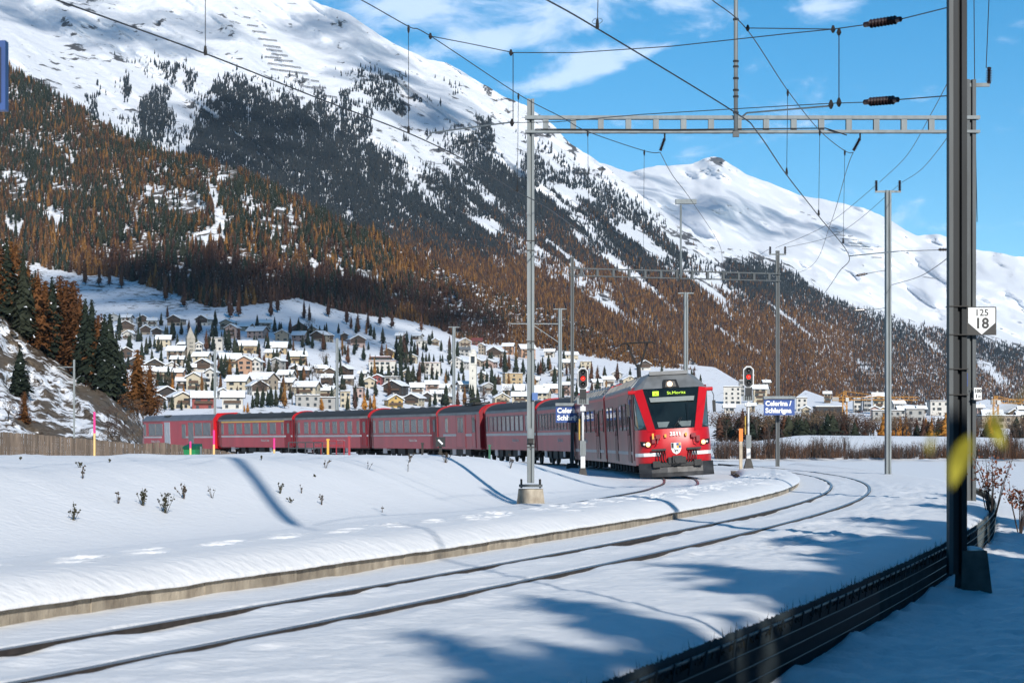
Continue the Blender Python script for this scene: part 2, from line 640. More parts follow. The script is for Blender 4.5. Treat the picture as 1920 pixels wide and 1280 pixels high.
def build_cap():
    ys = [9.0]
    while ys[-1] < PEND + .6:
        ys.append(ys[-1] + max(.045, ys[-1] * .0022))
    ys = np.array(ys)
    prof_t = np.array([.045, .05, .03, -.02, -.08, -.15, -.24] + list(np.linspace(-.3, -1.65, 40)) + [-1.72, -1.78, -1.82, -1.84, -1.83])
    prof_z = np.interp(prof_t, [-1.84, -1.82, -1.78, -1.7, -1.6, -1.3, -.45, -.24, -.12, -.04, .03, .05], [.10, .16, .21, .26, .28, .295, .30, .275, .235, .19, .145, .12])
    prof_z[:2] = [.105, .125]
    Yg, K = np.meshgrid(ys, np.arange(len(prof_t)), indexing='ij')
    tt = prof_t[K] * (PF - PB) / 1.8
    zz = prof_z[K].copy()
    Tg = PF + tt
    Xg = xc2(Yg) + Tg * np.hypot(1, hd2(Yg))
    body = sstep(.0, .25, -tt)
    zz += body * (.05 * (fbm(Xg * .5, Yg * .35, 3, 101) - .5) + .012 * (fbm(Xg * 3, Yg * 2, 4, 103) - .5))
    zz += (1 - body) * .022 * (fbm(Yg * 1.3, tt * 2, 4, 105, .65) - .5)
    endf = 1 - sstep(PEND - 6, PEND + .3, Yg)
    zz = zz * (.2 + .8 * endf) - .1 * (1 - endf)
    # footprints
    rr = random.Random(5)
    yy, side = 11.0, 1
    while yy < 70:
        prints = [(yy, -2.55 + .13 * side + rr.uniform(-.05, .05))]
        if yy > 27:
            prints += [(yy + rr.uniform(-.3, .3), rr.uniform(-3.0, -1.9))]
            if yy > 38:
                prints += [(yy + rr.uniform(-.4, .4), rr.uniform(-3.0, -1.8)) for _ in range(2)]
        for fy, ft in prints:
            m = (np.abs(Yg - fy) < .5)
            if not m.any():
                continue
            r2 = ((Yg - fy) / .21) ** 2 + ((Tg - ft) / .095) ** 2
            zz -= np.where(m, .085 * np.exp(-r2 ** 1.6), 0)
            zz += np.where(m, .022 * np.exp(-((np.sqrt(r2) - 1.5) / .35) ** 2) * fbm(Xg * 9, Yg * 9, 2, 107), 0)
        yy += .74 + rr.uniform(-.08, .1)
        side = -side
    # the place where snow has spilled over the edge
    sp = np.exp(-((Yg - 35.2) / .7) ** 2) * sstep(-.5, -.1, tt)
    zz -= sp * .02
    V = np.stack([Xg, Yg, zr(Yg) + zz], -1)
    o = grid_mesh('snow_cap', V - np.array(plat.location), SNOW, kind=None)
    o.parent = plat
    return o


build_cap()

# ================================================================== mesh-faced retaining wall on the right
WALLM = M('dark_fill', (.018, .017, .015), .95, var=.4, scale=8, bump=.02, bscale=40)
WIREG = M('dark_green_wire', (.062, .082, .092), .45, .5, var=.2, scale=4)
GRASSD = M('dark_dry_grass', (.022, .022, .014), .9, var=.4, scale=3)
wall = empty('retaining_wall', T(WALL_T, 20), label='dark wire mesh retaining wall curving along the snowy track bed on the right', cat='retaining wall')
mb = MB()
yw = np.concatenate([np.arange(6, 30, .5), np.arange(30, 76, 1.0)])
for yv in yw:
    for dt, zv in ((-.13, -.13), (-.02, -.125), (0, -1.0)):
        mb.v.append(tuple(w2l(wall, T(WALL_T + dt, yv, zv))))
for i in range(len(yw) - 1):
    for k in range(2):
        mb.f.append((i * 3 + k, i * 3 + k + 1, i * 3 + 4 + k, i * 3 + 3 + k))
        mb.m.append(0)
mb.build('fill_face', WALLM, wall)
for zv, rr in ((-.075, .013), (-.19, .0055), (-.30, .0055), (-.41, .0055), (-.52, .0055), (-.63, .0055)):
    MB().tube([w2l(wall, T(WALL_T + .025, yv, zv)) for yv in yw], rr, 6).build('horizontal_wire', WIREG, wall, True)
rod = MB().tube([(0, 0, -.78), (0, 0, -.015)], .0075, 4).build('vertical_wire', WIREG)
rod_me = rod.data
bpy.data.objects.remove(rod)
y, nrod = 10.5, 0
rest = MB()
while y < 72:
    p = w2l(wall, T(WALL_T + .014, y, rng.uniform(-.006, .01)))
    if nrod < 300:
        share('vertical_wire', rod_me, wall, p)
    else:
        rest.tube([p + Vector((0, 0, -.78)), p + Vector((0, 0, -.015))], .009, 3)
    nrod += 1
    y += .043 if y < 24 else .06 if y < 34 else .12
o = rest.build('vertical_wire_row', WIREG, wall)
o['kind'] = 'stuff'
clip = MB()
for y in np.arange(11, 36, .42):
    c = w2l(wall, T(WALL_T + .025, y, -.075))
    clip.tube([c + Vector((0.02, 0, .02)), c + Vector((.005, .01, -.10))], .008, 4)
clip.split('wire_clip', WIREG, wall)
g = MB()
for _ in range(7500):
    y = rng.uniform(8, 34) if rng.random() < .8 else rng.uniform(34, 70)
    b = T(WALL_T - .03 + rng.gauss(0, .035), y, -.125)
    h = rng.uniform(.03, .11) * (1.5 if rng.random() < .12 else .85)
    w = rng.uniform(.004, .009)
    dx, dy = rng.gauss(0, .02), rng.gauss(0, .03)
    a = rng.random() * 3
    ca, sa = math.cos(a) * w, math.sin(a) * w
    g.poly(b + Vector((-ca, -sa, 0)), b + Vector((ca, sa, 0)), b + Vector((dx, dy, h)))
tag(g.build('grass_fringe', GRASSD), 'dark dry grass fringe poking from snow along the mesh wall', 'grass', kind='stuff')


# ================================================================== mountains
def mount_mat(name, rock, scrub, sc, thr=.62, stretch=(1, 1, 2.2), bumpd=4.0, dust=.55):
    """snow with rock and scrub breaking through where the 'rock' / 'scrub' attributes say so"""
    m = bpy.data.materials.new(name)
    m.use_nodes = True
    n, l = m.node_tree.nodes, m.node_tree.links
    b = n['Principled BSDF']
    b.inputs['Roughness'].default_value = .75
    b.inputs['Specular IOR Level'].default_value = .2
    t = n.new('ShaderNodeTexCoord')
    mpn = n.new('ShaderNodeMapping')
    mpn.inputs['Scale'].default_value = stretch
    l.new(t.outputs['Object'], mpn.inputs['Vector'])

    def noise(s, det=6, rg=.6):
        k = n.new('ShaderNodeTexNoise')
        k.inputs['Scale'].default_value = s
        k.inputs['Detail'].default_value = det
        k.inputs['Roughness'].default_value = rg
        l.new(mpn.outputs[0], k.inputs['Vector'])
        return k.outputs['Fac']

    def mask(attr, s, width=.06):
        a = n.new('ShaderNodeAttribute')
        a.attribute_name = attr
        add = n.new('ShaderNodeMath')
        add.operation = 'MULTIPLY_ADD'
        l.new(a.outputs['Fac'], add.inputs[0])
        add.inputs[1].default_value = .5
        l.new(noise(s), add.inputs[2])
        mr = n.new('ShaderNodeMapRange')
        mr.inputs['From Min'].default_value = thr
        mr.inputs['From Max'].default_value = thr + width
        l.new(add.outputs[0], mr.inputs['Value'])
        return mr.outputs[0]

    def mix(f, A, B):
        x = n.new('ShaderNodeMix')
        x.data_type = 'RGBA'
        l.new(f, x.inputs['Factor'])
        for k, v in (('A', A), ('B', B)):
            if isinstance(v, tuple):
                x.inputs[k].default_value = (*v, 1)
            else:
                l.new(v, x.inputs[k])
        return x.outputs['Result']
    rk = mix(noise(sc * 3), tuple(c * .5 for c in rock), rock)
    c1 = mix(mask('rock', sc), (.85, .87, .91), rk)
    c2 = mix(mask('scrub', sc * 2.2), c1, scrub)
    l.new(c2, b.inputs['Base Color'])
    bp = n.new('ShaderNodeBump')
    bp.inputs['Distance'].default_value = bumpd
    bp.inputs['Strength'].default_value = .8
    l.new(noise(sc * 1.2, 8), bp.inputs['Height'])
    l.new(bp.outputs[0], b.inputs['Normal'])
    return m


class Sheet:
    """mountain side between a foot line and a ridge line, with relief"""

    def __init__(self, xs, foot_y, foot_d, ridge_y, ridge_d, relief, power=1.0):
        self.fy, self.fd, self.ry, self.rd = foot_y, foot_d, ridge_y, ridge_d
        self.relief, self.p = relief, power
        self.xs = xs

    def depth(self, x, y):
        fy, ry = self.fy(x), self.ry(x)
        t = np.clip((fy - y) / np.maximum(fy - ry, 1), -.2, 1.2)
        d = self.fd(x) + (self.rd(x) - self.fd(x)) * np.sign(t) * np.abs(t) ** self.p
        return d * (1 + self.relief(x, y))

    def pos(self, x, y):
        x, y = np.asarray(x, float), np.asarray(y, float)
        d = self.depth(x, y)
        return np.stack([(x - HX) / FPX * d, d, EYE + (HY - y) / FPX * d], -1)

    def build(self, name, nt, mat, rock=None, scrub=None, jag=0):
        X, t = np.meshgrid(self.xs, np.linspace(0, 1, nt), indexing='ij')
        ry = self.ry(X) - jag * (fbm(X * .05, X * 0, 4, 3) - .5)
        Y = self.fy(X) + (ry - self.fy(X)) * t
        at = {'rock': rock(X, Y) if rock else X * 0, 'scrub': scrub(X, Y) if scrub else X * 0}
        return grid_mesh(name, self.pos(X, Y), mat, at)


def line(*pts):
    a = np.array(pts, float)
    return lambda x: np.interp(x, a[:, 0], a[:, 1])


def blobs(x, y, L):
    """soft union of rotated ellipses (cx, cy, rx, ry, angle, strength)"""
    s = np.zeros_like(np.asarray(x, float))
    for cx, cy, rx, ry, a, k in L:
        c, q = math.cos(R(a)), math.sin(R(a))
        u = ((x - cx) * c + (y - cy) * q) / rx
        v = (-(x - cx) * q + (y - cy) * c) / ry
        s = np.maximum(s, k * (1 - sstep(.6, 1.15, np.sqrt(u * u + v * v) + .5 * (fbm(x * .03, y * .03, 3, 77) - .5))))
    return s


# forest edge above the village and depth of the village slope
y_edge = line((-200, 470), (0, 495), (60, 505), (150, 522), (230, 528), (330, 562), (400, 582), (450, 580), (560, 565), (640, 588), (700, 598), (760, 603), (820, 618), (870, 645), (950, 652), (1000, 655), (1100, 672), (1200, 690), (1340, 702), (1400, 738), (1440, 764), (1480, 768), (1510, 745), (1580, 770), (1640, 752), (1700, 772), (1780, 778), (1850, 762), (1920, 775), (2150, 780))
_dv = line((480, 2000), (500, 1950), (550, 1780), (600, 1580), (650, 1330), (700, 1130), (745, 960), (775, 830), (800, 640), (822, 500), (850, 330))


def d_village(x, y):
    k = 1 + .38 * sstep(450, 1050, x)
    return _dv(y) * k * (1 + .012 * (fbm(x * .012, y * .02, 3, 5) - .5))


SV_m = mount_mat('meadow_snow', (.10, .085, .06), (.09, .07, .05), .09, .64, (1, 1, 3), .5)
xsV = np.linspace(-240, 2160, 300)
Xv, tv = np.meshgrid(xsV, np.linspace(0, 1, 90), indexing='ij')
Yv = 850 + (y_edge(Xv) - 14 - 850) * tv
Dv = d_village(Xv, Yv)
scr = np.clip(.30 * sstep(600, 540, Yv) + .36 * blobs(Xv, Yv, [(330, 560, 130, 26, 8, 1), (560, 635, 90, 14, 15, .9), (700, 645, 60, 12, 10, .9), (250, 545, 130, 10, 5, 1)]), 0, .42)
grid_mesh('village_slope', np.stack([(Xv - HX) / FPX * Dv, Dv, EYE + (HY - Yv) / FPX * Dv], -1), SV_m, {'rock': scr * .45, 'scrub': scr * .30})

# larch hill
yA = line((-240, 40), (0, 120), (60, 152), (130, 192), (230, 252), (300, 285), (430, 312), (500, 340), (620, 410), (700, 442), (780, 487), (900, 530), (1000, 570), (1100, 612), (1200, 655), (1300, 695), (1400, 742), (1500, 775), (1700, 790), (2200, 800))
dA0 = lambda x: d_village(x, y_edge(x)) + 12
dA1 = lambda x: dA0(x) + 2.1 * (y_edge(x) - yA(x)) + 20
A = Sheet(np.linspace(-240, 1440, 330), lambda x: y_edge(x) + 6, dA0, yA, dA1,
          lambda x, y: .034 * (fbm(x * .012, y * .015, 5, 201) - .5) * sstep(0, 40, y_edge(x) - y) + .016 * (fbm((x + y) * .02, (y - .5 * x) * .05, 4, 211) - .5) * sstep(0, 40, y_edge(x) - y))
CLEAR_A = [(408, 400, 12, 70, -12, 1), (392, 452, 44, 30, 20, 1), (330, 380, 70, 38, 22, 1), (300, 325, 60, 22, 25, .8), (60, 330, 70, 70, 0, .62), (130, 285, 40, 20, 20, .7), (95, 405, 36, 20, 40, .9), (30, 420, 30, 18, 40, .85), (580, 500, 34, 12, 8, 1), (520, 420, 70, 44, 15, .8), (430, 335, 26, 36, 0, .7), (620, 480, 50, 30, 30, .62), (690, 520, 40, 20, 30, .6), (740, 560, 50, 16, 32, .6), (560, 380, 40, 16, 30, .6), (470, 360, 30, 20, 0, .5), (210, 420, 40, 20, 30, .5)]
ROCK_A = [(330, 380, 72, 36, 22, 1), (300, 330, 66, 26, 25, 1), (60, 320, 80, 80, 0, .95), (530, 415, 70, 46, 15, .85), (440, 335, 40, 40, 0, .7), (550, 495, 60, 20, 8, .8), (640, 480, 60, 36, 30, .8), (740, 560, 60, 20, 32, .8), (150, 250, 90, 30, 25, .6)]
SA_m = mount_mat('rocky_snow', (.15, .135, .12), (.10, .06, .035), .085, .60, (1, .4, 2.4), 5.0)
A.build('larch_hill', 170, SA_m,
        rock=lambda x, y: .10 + .22 * blobs(x, y, ROCK_A) * (1 - .9 * blobs(x, y, [(392, 455, 46, 30, 20, 1), (408, 400, 12, 75, -12, 1), (580, 500, 34, 12, 8, 1), (95, 405, 36, 18, 40, 1)])) + .12 * (fbm(x * .02, y * .02, 3, 9) - .5),
        scrub=lambda x, y: .34 * (1 - blobs(x, y, CLEAR_A)) - .2 * blobs(x, y, CLEAR_A))

# great snow mountain
yB = line((-240, -150), (0, -110), (300, -75), (480, -38), (580, 0), (650, 25), (700, 58), (761, 94), (799, 110), (837, 118), (878, 141), (947, 182), (988, 198), (1036, 234), (1064, 264), (1081, 278), (1119, 300), (1180, 347), (1260, 417), (1340, 462), (1400, 470), (1480, 496), (1560, 546), (1640, 577), (1700, 597), (1800, 618), (1920, 645), (2160, 690))
yB0 = lambda x: np.where(x < 1330, np.minimum(yA(x) + 45, y_edge(x) + 4), y_edge(x) + 4)
dB0 = lambda x: np.maximum(line((-240, 3500), (500, 3200), (900, 2700), (1200, 2500), (1500, 2700), (2160, 3800))(x), dA1(x) + 120)
dB1 = lambda x: dB0(x) + line((-240, 2300), (600, 2300), (1000, 2500), (1300, 2000), (1600, 2200), (2160, 2200))(x)


def relB(x, y):
    u, v = x * .80 + y * .60, -x * .60 + y * .80
    k = sstep(0, 50, yB0(x) - y)
    rg = 1 - np.abs(2 * fbm(u * .0022, v * .0105, 3, 301) - 1)
    tw = 1 - np.abs(2 * fbm(u * .006 + 3, v * .024, 3, 311) - 1)
    sm = sstep(1000, 640, x) * sstep(330, 200, y)
    return k * (-.058 * (rg - .6) - .020 * (tw - .6) * (1 - .3 * sm) + .012 * (1 - np.abs(2 * fbm(u * .012, v * .06, 3, 317) - 1)) + .012 * (fbm(x * .03, y * .03, 4, 321) - .5))


B = Sheet(np.linspace(-240, 2160, 460), yB0, dB0, yB, dB1, relB, 1.05)
SB_m = mount_mat('mountain_snow', (.13, .125, .125), (.06, .05, .045), .034, .645, (1, .38, 1.0), 9.0)
streak = lambda x, y: fbm((x * .79 + y * .61) * .006, (-x * .61 + y * .79) * .045, 4, 331)
yline = line((-240, 300), (330, 300), (352, 262), (372, 215), (400, 165), (430, 148), (470, 168), (540, 186), (600, 192), (650, 222), (700, 268), (760, 318), (820, 378), (880, 432), (950, 480), (1010, 520), (1100, 570), (1180, 620), (1250, 670))


def hB(x, y):
    return np.clip(10.5 + 5 * sstep(420, 640, y) * sstep(1500, 1150, x) - 3.2 * sstep(1250, 1800, x), 6.5, 16)


def densB(x, y):
    inside = (y < yB0(x) - 1) & (y > yB(x) + 3)
    dense = sstep(-14, 62, y - yline(x) - 70 * (fbm(x * .02, y * .024, 4, 661) - .5)) * sstep(1300, 1000, x)
    st = streak(x, y)
    low = sstep(0, 1, (y - (yB(x) + np.interp(x, [600, 760, 860, 960, 1060, 1200, 1400, 2000], [230, 150, 90, 50, 20, 6, 3, 2]))) / np.interp(x, [800, 1100, 1300, 1500], [190, 150, 70, 40]))
    rt = low * sstep(760, 900, x) * sstep(.36, .52, st + .16 * sstep(500, 660, y) + .07 * sstep(1250, 1450, x))
    sparse = .30 * sstep(.50, .60, fbm(x * .022, y * .03, 4, 621)) * sstep(90, 220, y) * sstep(yB(x) + 25, yB(x) + 90, y) * sstep(180, 280, x)
    valley = .5 * blobs(x, y, [(250, 210, 90, 60, 30, 1), (320, 150, 60, 30, 10, .5), (330, 200, 50, 50, 0, .6)]) * sstep(.45, .55, fbm(x * .03, y * .02, 3, 631))
    left_hi = sparse * np.where(x < 640, .25, 1)
    gul = 1 - .95 * blobs(x, y, [(347, 215, 8, 60, 25, 1), (1850, 690, 70, 14, 40, 1), (1610, 520, 26, 10, 35, .9), (1620, 690, 30, 12, 38, .9), (1480, 600, 90, 5, 38, 1)])
    return np.where(inside, np.clip(np.maximum.reduce([dense * (.30 + 1.1 * sstep(.28, .62, fbm(x * .06, y * .07, 3, 641))), rt, left_hi, valley]), 0, 1) * gul, 0)


hi = lambda x, y: sstep(230, 90, y) * sstep(760, 500, x)
B.build('snow_mountain', 230, SB_m,
        rock=lambda x, y: .05 + .55 * (fbm(x * .016, y * .020, 4, 341) - .47) + .16 * (streak(x, y) - .45) * sstep(700, 950, x) + .10 * sstep(640, 900, x) * sstep(120, 250, y) - .12 * np.exp(-((x - 520) / 130) ** 2 - ((y - 70) / 60) ** 2),
        scrub=lambda x, y: -.06 + .36 * densB(x, y), jag=5)

# far snow range
yC = line((900, 320), (1060, 302), (1100, 300), (1130, 306), (1180, 322), (1230, 311), (1300, 308), (1318, 299), (1335, 294), (1352, 296), (1372, 309), (1400, 328), (1450, 346), (1500, 366), (1560, 377), (1620, 390), (1650, 402), (1700, 432), (1720, 441), (1760, 440), (1790, 449), (1830, 468), (1920, 482), (2160, 520))
yC0 = lambda x: yB(x) + 75


def relC(x, y):
    u, v = x * .85 + y * .5, -x * .5 + y * .85
    rg = 1 - np.abs(2 * fbm(u * .004 + 9, v * .011, 3, 401) - 1)
    return -.085 * (rg - .6) + .045 * (fbm(u * .009, v * .03, 3, 411) - .5) + .026 * (1 - np.abs(2 * fbm(u * .012, v * .04, 4, 417) - 1)) + .02 * np.exp(-((x - 1345) / 40) ** 2 - ((y - 310) / 22) ** 2) * (fbm(x * .15, y * .15, 3, 415) - .5)


Cs = Sheet(np.linspace(900, 2160, 260), yC0, line((900, 7200), (2160, 8200)), yC, line((900, 10000), (1345, 11500), (2160, 12500)), relC)
SC_m = mount_mat('far_snow', (.15, .145, .145), (.1, .09, .08), .014, .68, (1, .4, 1.0), 3.0)
Cs.build('far_snow_range', 110, SC_m,
         rock=lambda x, y: -.02 + .55 * np.exp(-((x - 1345) / 34) ** 2 - ((y - 304) / 14) ** 2) + .10 * (fbm(x * .03, y * .03, 3, 421) - .55) + .2 * np.exp(-((x - 1850) / 60) ** 2 - ((y - 482) / 10) ** 2), jag=4)

# near rocky slope on the left edge
yE1 = line((-200, 420), (0, 598), (40, 636), (60, 664), (130, 700), (190, 737), (240, 772), (268, 812), (300, 852), (330, 870))
E_ = Sheet(np.linspace(-200, 325, 150), lambda x: 880 + 0 * x, lambda x: 285 + 0 * x, lambda x: yE1(x) - 60 * sstep(300, 200, x), lambda x: 460 + 0 * x,
           lambda x, y: .06 * (fbm((x + y) * .016, (y - x) * .03, 4, 501) - .5) + .012 * (fbm(x * .08, y * .08, 3, 511) - .5))
SE_m = mount_mat('earth_slope', (.17, .135, .10), (.07, .05, .035), .26, .585, (1, .5, 1.3), 1.4)
E_.build('rocky_slope', 130, SE_m, rock=lambda x, y: .17 + .30 * (fbm((x * .82 + y * .57) * .012, (-x * .57 + y * .82) * .05, 4, 521) - .42) + .45 * sstep(35, 0, np.abs(y - yE1(x) - 15)) * sstep(110, 150, x) * .6,
         scrub=lambda x, y: .10 + .2 * sstep(12, -8, y - yE1(x)))


# ------------------------------------------------------------------ tree shapes
def leafmat(name, a, b, c, rough=.8):
    """foliage whose tint differs from tree to tree and from clump to clump"""
    m = bpy.data.materials.new(name)
    m.use_nodes = True
    n, l = m.node_tree.nodes, m.node_tree.links
    p = n['Principled BSDF']
    p.inputs['Roughness'].default_value = rough
    p.inputs['Specular IOR Level'].default_value = .15
    oi = n.new('ShaderNodeObjectInfo')
    rp = n.new('ShaderNodeValToRGB')
    rp.color_ramp.elements[0].color = (*a, 1)
    rp.color_ramp.elements[1].color = (*c, 1)
    e = rp.color_ramp.elements.new(.5)
    e.color = (*b, 1)
    l.new(oi.outputs['Random'], rp.inputs['Fac'])
    t = n.new('ShaderNodeTexCoord')
    no = n.new('ShaderNodeTexNoise')
    no.inputs['Scale'].default_value = 7
    l.new(t.outputs['Object'], no.inputs['Vector'])
    mr = n.new('ShaderNodeMapRange')
    mr.inputs['From Min'].default_value, mr.inputs['From Max'].default_value = .3, .7
    mr.inputs['To Min'].default_value, mr.inputs['To Max'].default_value = .65, 1.3
    l.new(no.outputs['Fac'], mr.inputs['Value'])
    mx = n.new('ShaderNodeMix')
    mx.data_type = 'RGBA'
    mx.blend_type = 'MULTIPLY'
    mx.inputs['Factor'].default_value = 1
    l.new(rp.outputs[0], mx.inputs['A'])
    l.new(mr.outputs[0], mx.inputs['B'])
    l.new(mx.outputs['Result'], p.inputs['Base Color'])
    return m


L_SPRUCE = leafmat('spruce_needles', (.013, .020, .014), (.020, .028, .018), (.032, .036, .022))
L_BLUE = leafmat('pine_needles', (.014, .020, .026), (.020, .028, .034), (.034, .034, .032))
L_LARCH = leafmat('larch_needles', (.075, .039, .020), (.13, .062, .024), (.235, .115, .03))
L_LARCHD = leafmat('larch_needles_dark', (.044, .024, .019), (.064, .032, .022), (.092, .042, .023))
L_GOLD = leafmat('larch_needles_gold', (.24, .10, .022), (.33, .145, .03), (.42, .20, .04))
L_GREY = leafmat('bare_twigs', (.10, .075, .055), (.14, .10, .07), (.17, .12, .075))
BARK = M('bark', (.055, .042, .034), .9, var=.3, scale=4)
SNOWT = M('tree_snow', (.8, .83, .88), .7, var=.02)


def tree_mesh(kind, seed, tiers, k, snow=.06, width=.17, lod=1, core=None):
    """unit-height conifer: tapered trunk, limbs and needle clumps; faces: 0 needles, 1 bark, 2 snow"""
    r = random.Random(seed)
    mb = MB()
    mb.tube([(0, 0, -.03), (r.gauss(0, .004), 0, .4), (0, 0, .97)], [.016, .011, .002], 4 if lod == 0 else 5, 1, False)
    # inner mass of the crown, ragged
    nz, ns = (5, 5) if lod == 0 else (7, 6)
    core = core or (.62 if kind == 'spruce' else .5)
    b0 = len(mb.v)
    for i in range(nz):
        f = i / (nz - 1)
        for j in range(ns):
            a = 6.283 * (j + .5 * (i % 2)) / ns
            q = width * core * (1 - f) ** .8 * (.45 if i == 0 else 1) * r.uniform(.55, 1.25) + .003
            mb.v.append((math.cos(a) * q, math.sin(a) * q, .08 + .88 * f + r.uniform(-.03, .03)))
    for i in range(nz - 1):
        for j in range(ns):
            mb.f += [(b0 + i * ns + j, b0 + i * ns + (j + 1) % ns, b0 + (i + 1) * ns + (j + 1) % ns, b0 + (i + 1) * ns + j)]
            mb.m += [0]
    for ti in range(tiers):
        f = (ti + .5 + r.uniform(-.3, .3)) / tiers
        z = .07 + .91 * f
        full = (1 - f) ** (.75 if kind == 'spruce' else .58) * (.55 + .45 * min(1, f * 6))
        rad = width * full * r.uniform(.78, 1.16) + .006
        nb = max(3, int(k * (.5 + .6 * (1 - f))))
        a0 = r.random() * 6.28
        for j in range(nb):
            if r.random() < (.04 if kind == 'spruce' else .12):
                continue
            a = a0 + 6.283 * j / nb + r.uniform(-.35, .35)
            rr = rad * r.uniform(.6, 1.15)
            dr = rr * (r.uniform(.35, .75) if kind == 'spruce' else r.uniform(-.05, .45))
            ca, sa = math.cos(a), math.sin(a)
            tip = Vector((ca * rr, sa * rr, z - dr))
            base = Vector((ca * rr * .06, sa * rr * .06, z + .012))
            side = Vector((-sa, ca, 0))
            w = max(.012, rr * (r.uniform(.42, .7) if kind == 'spruce' else r.uniform(.26, .42)))
            mid = base.lerp(tip, .52) + Vector((0, 0, r.uniform(.0, .02)))
            mi = 2 if lod == 0 and r.random() < snow else 0
            mb.add([base, mid + side * w * .6 + Vector((0, 0, -.02 * r.random())), tip, mid - side * w * .6 + Vector((0, 0, -.02 * r.random()))], [(0, 1, 2), (0, 2, 3)], mi)
            if lod:
                for q in range(lod * (3 if kind == 'larch' else 2)):
                    c = base.lerp(tip, r.uniform(.3, 1.1)) + side * r.uniform(-w, w) * 1.1 + Vector((0, 0, r.uniform(-.02, .02)))
                    s = r.uniform(.012, .032) * (.6 + .6 * (1 - f))
                    v3 = [c + Vector((r.uniform(-s, s), r.uniform(-s, s), r.uniform(-s * 1.3, s * .5))) for _ in range(3)]
                    mb.add(v3, [(0, 1, 2)], 2 if r.random() < snow * 1.6 else 0)
    return mb


def proto(mb, name, leaf):
    o = mb.build(name, [leaf, BARK, SNOWT])
    me = o.data
    bpy.data.objects.remove(o)
    return me


LARCH_F = [proto(tree_mesh('larch', 10 + i, 10, 7, .12, .27, 1), 'larch', L_LARCH) for i in range(3)]
LARCHD_F = [proto(tree_mesh('larch', 20 + i, 10, 7, .06, .27, 1), 'larch', L_LARCHD) for i in range(3)]
SPRUCE_F = [proto(tree_mesh('spruce', 30 + i, 9, 7, .13, .24, 1), 'spruce', L_SPRUCE) for i in range(3)]
PINE_FF = [proto(tree_mesh('spruce', 40 + i, 5, 5, .015, .25, 0), 'pine', L_BLUE) for i in range(3)]
LARCH_FF = [proto(tree_mesh('larch', 50 + i, 6, 5, .012, .25, 0), 'larch', L_LARCHD) for i in range(3)]
LARCHG_FF = [proto(tree_mesh('larch', 60 + i, 6, 5, .012, .25, 0), 'larch', L_LARCH) for i in range(2)]


def scatter(name, label, cat, pts, hs, rots, kinds, meshes):
    """one forest object: trees instanced on points (uncountable far wood)"""
    cl = bpy.data.collections.new(name + '_kinds')
    for i, me in enumerate(meshes):
        cl.objects.link(bpy.data.objects.new('%s_kind_%02d' % (name, i), me))
    me = bpy.data.meshes.new(name)
    n = len(pts)
    me.vertices.add(n)
    me.vertices.foreach_set('co', np.asarray(pts, np.float32).reshape(-1))
    for nm, ty, ar in (('hgt', 'FLOAT', np.asarray(hs, np.float32)), ('rot', 'FLOAT', np.asarray(rots, np.float32)), ('knd', 'INT', np.asarray(kinds, np.int32))):
        me.attributes.new(nm, ty, 'POINT').data.foreach_set('value', ar)
    o = bpy.data.objects.new(name, me)
    COL.objects.link(o)
    ng = bpy.data.node_groups.new(name + '_nodes', 'GeometryNodeTree')
    ng.interface.new_socket('Geometry', in_out='INPUT', socket_type='NodeSocketGeometry')
    ng.interface.new_socket('Geometry', in_out='OUTPUT', socket_type='NodeSocketGeometry')
    N, Lk = ng.nodes, ng.links
    gi, go = N.new('NodeGroupInput'), N.new('NodeGroupOutput')
    ci = N.new('GeometryNodeCollectionInfo')
    ci.inputs['Collection'].default_value = cl
    ci.inputs['Separate Children'].default_value = True
    ci.inputs['Reset Children'].default_value = True
    ip = N.new('GeometryNodeInstanceOnPoints')

    def attr(nm, ty):
        a = N.new('GeometryNodeInputNamedAttribute')
        a.data_type = ty
        a.inputs['Name'].default_value = nm
        return a.outputs['Attribute']
    ip.inputs['Pick Instance'].default_value = True
    Lk.new(gi.outputs[0], ip.inputs['Points'])
    Lk.new(ci.outputs[0], ip.inputs['Instance'])
    Lk.new(attr('knd', 'INT'), ip.inputs['Instance Index'])
    cx = N.new('ShaderNodeCombineXYZ')
    Lk.new(attr('rot', 'FLOAT'), cx.inputs['Z'])
    Lk.new(cx.outputs[0], ip.inputs['Rotation'])
    Lk.new(attr('hgt', 'FLOAT'), ip.inputs['Scale'])
    Lk.new(ip.outputs[0], go.inputs[0])
    md = o.modifiers.new('trees', 'NODES')
    md.node_group = ng
    return tag(o, label, cat, kind='stuff')


nr = np.random.RandomState(11)


def fill(x0, x1, y0, y1, hfun, dens, n):
    """candidate trees thinned to a local density (dens 0..1) for their size on the slope"""
    x = nr.uniform(x0, x1, n)
    y = nr.uniform(y0, y1, n)
    h = hfun(x, y) * np.clip(nr.normal(.92, .24, n), .35, 1.42)
    area = (x1 - x0) * (y1 - y0)
    want = dens(x, y) / (.25 * h * .08 * h)
    keep = nr.rand(n) < want * area / n
    return x[keep], y[keep], h[keep]


# larch hill forest
hA = lambda x, y: np.clip(15.5 + 22 * sstep(330, 520, y) - 26 * sstep(420, 1000, x) * sstep(300, 600, y) - 3 * sstep(300, 900, x), 11, 44)


def densA(x, y):
    inside = (y < y_edge(x) + 2) & (y > yA(x) + 2)
    return np.where(inside, np.clip(1.05 - 1.0 * blobs(x, y, CLEAR_A), 0, 1) * np.maximum(.14 + .95 * sstep(.40, .55, fbm(x * .028, y * .042, 4, 601)), .9 * sstep(15, 45, 60 - (y_edge(x) - y)) ), 0)


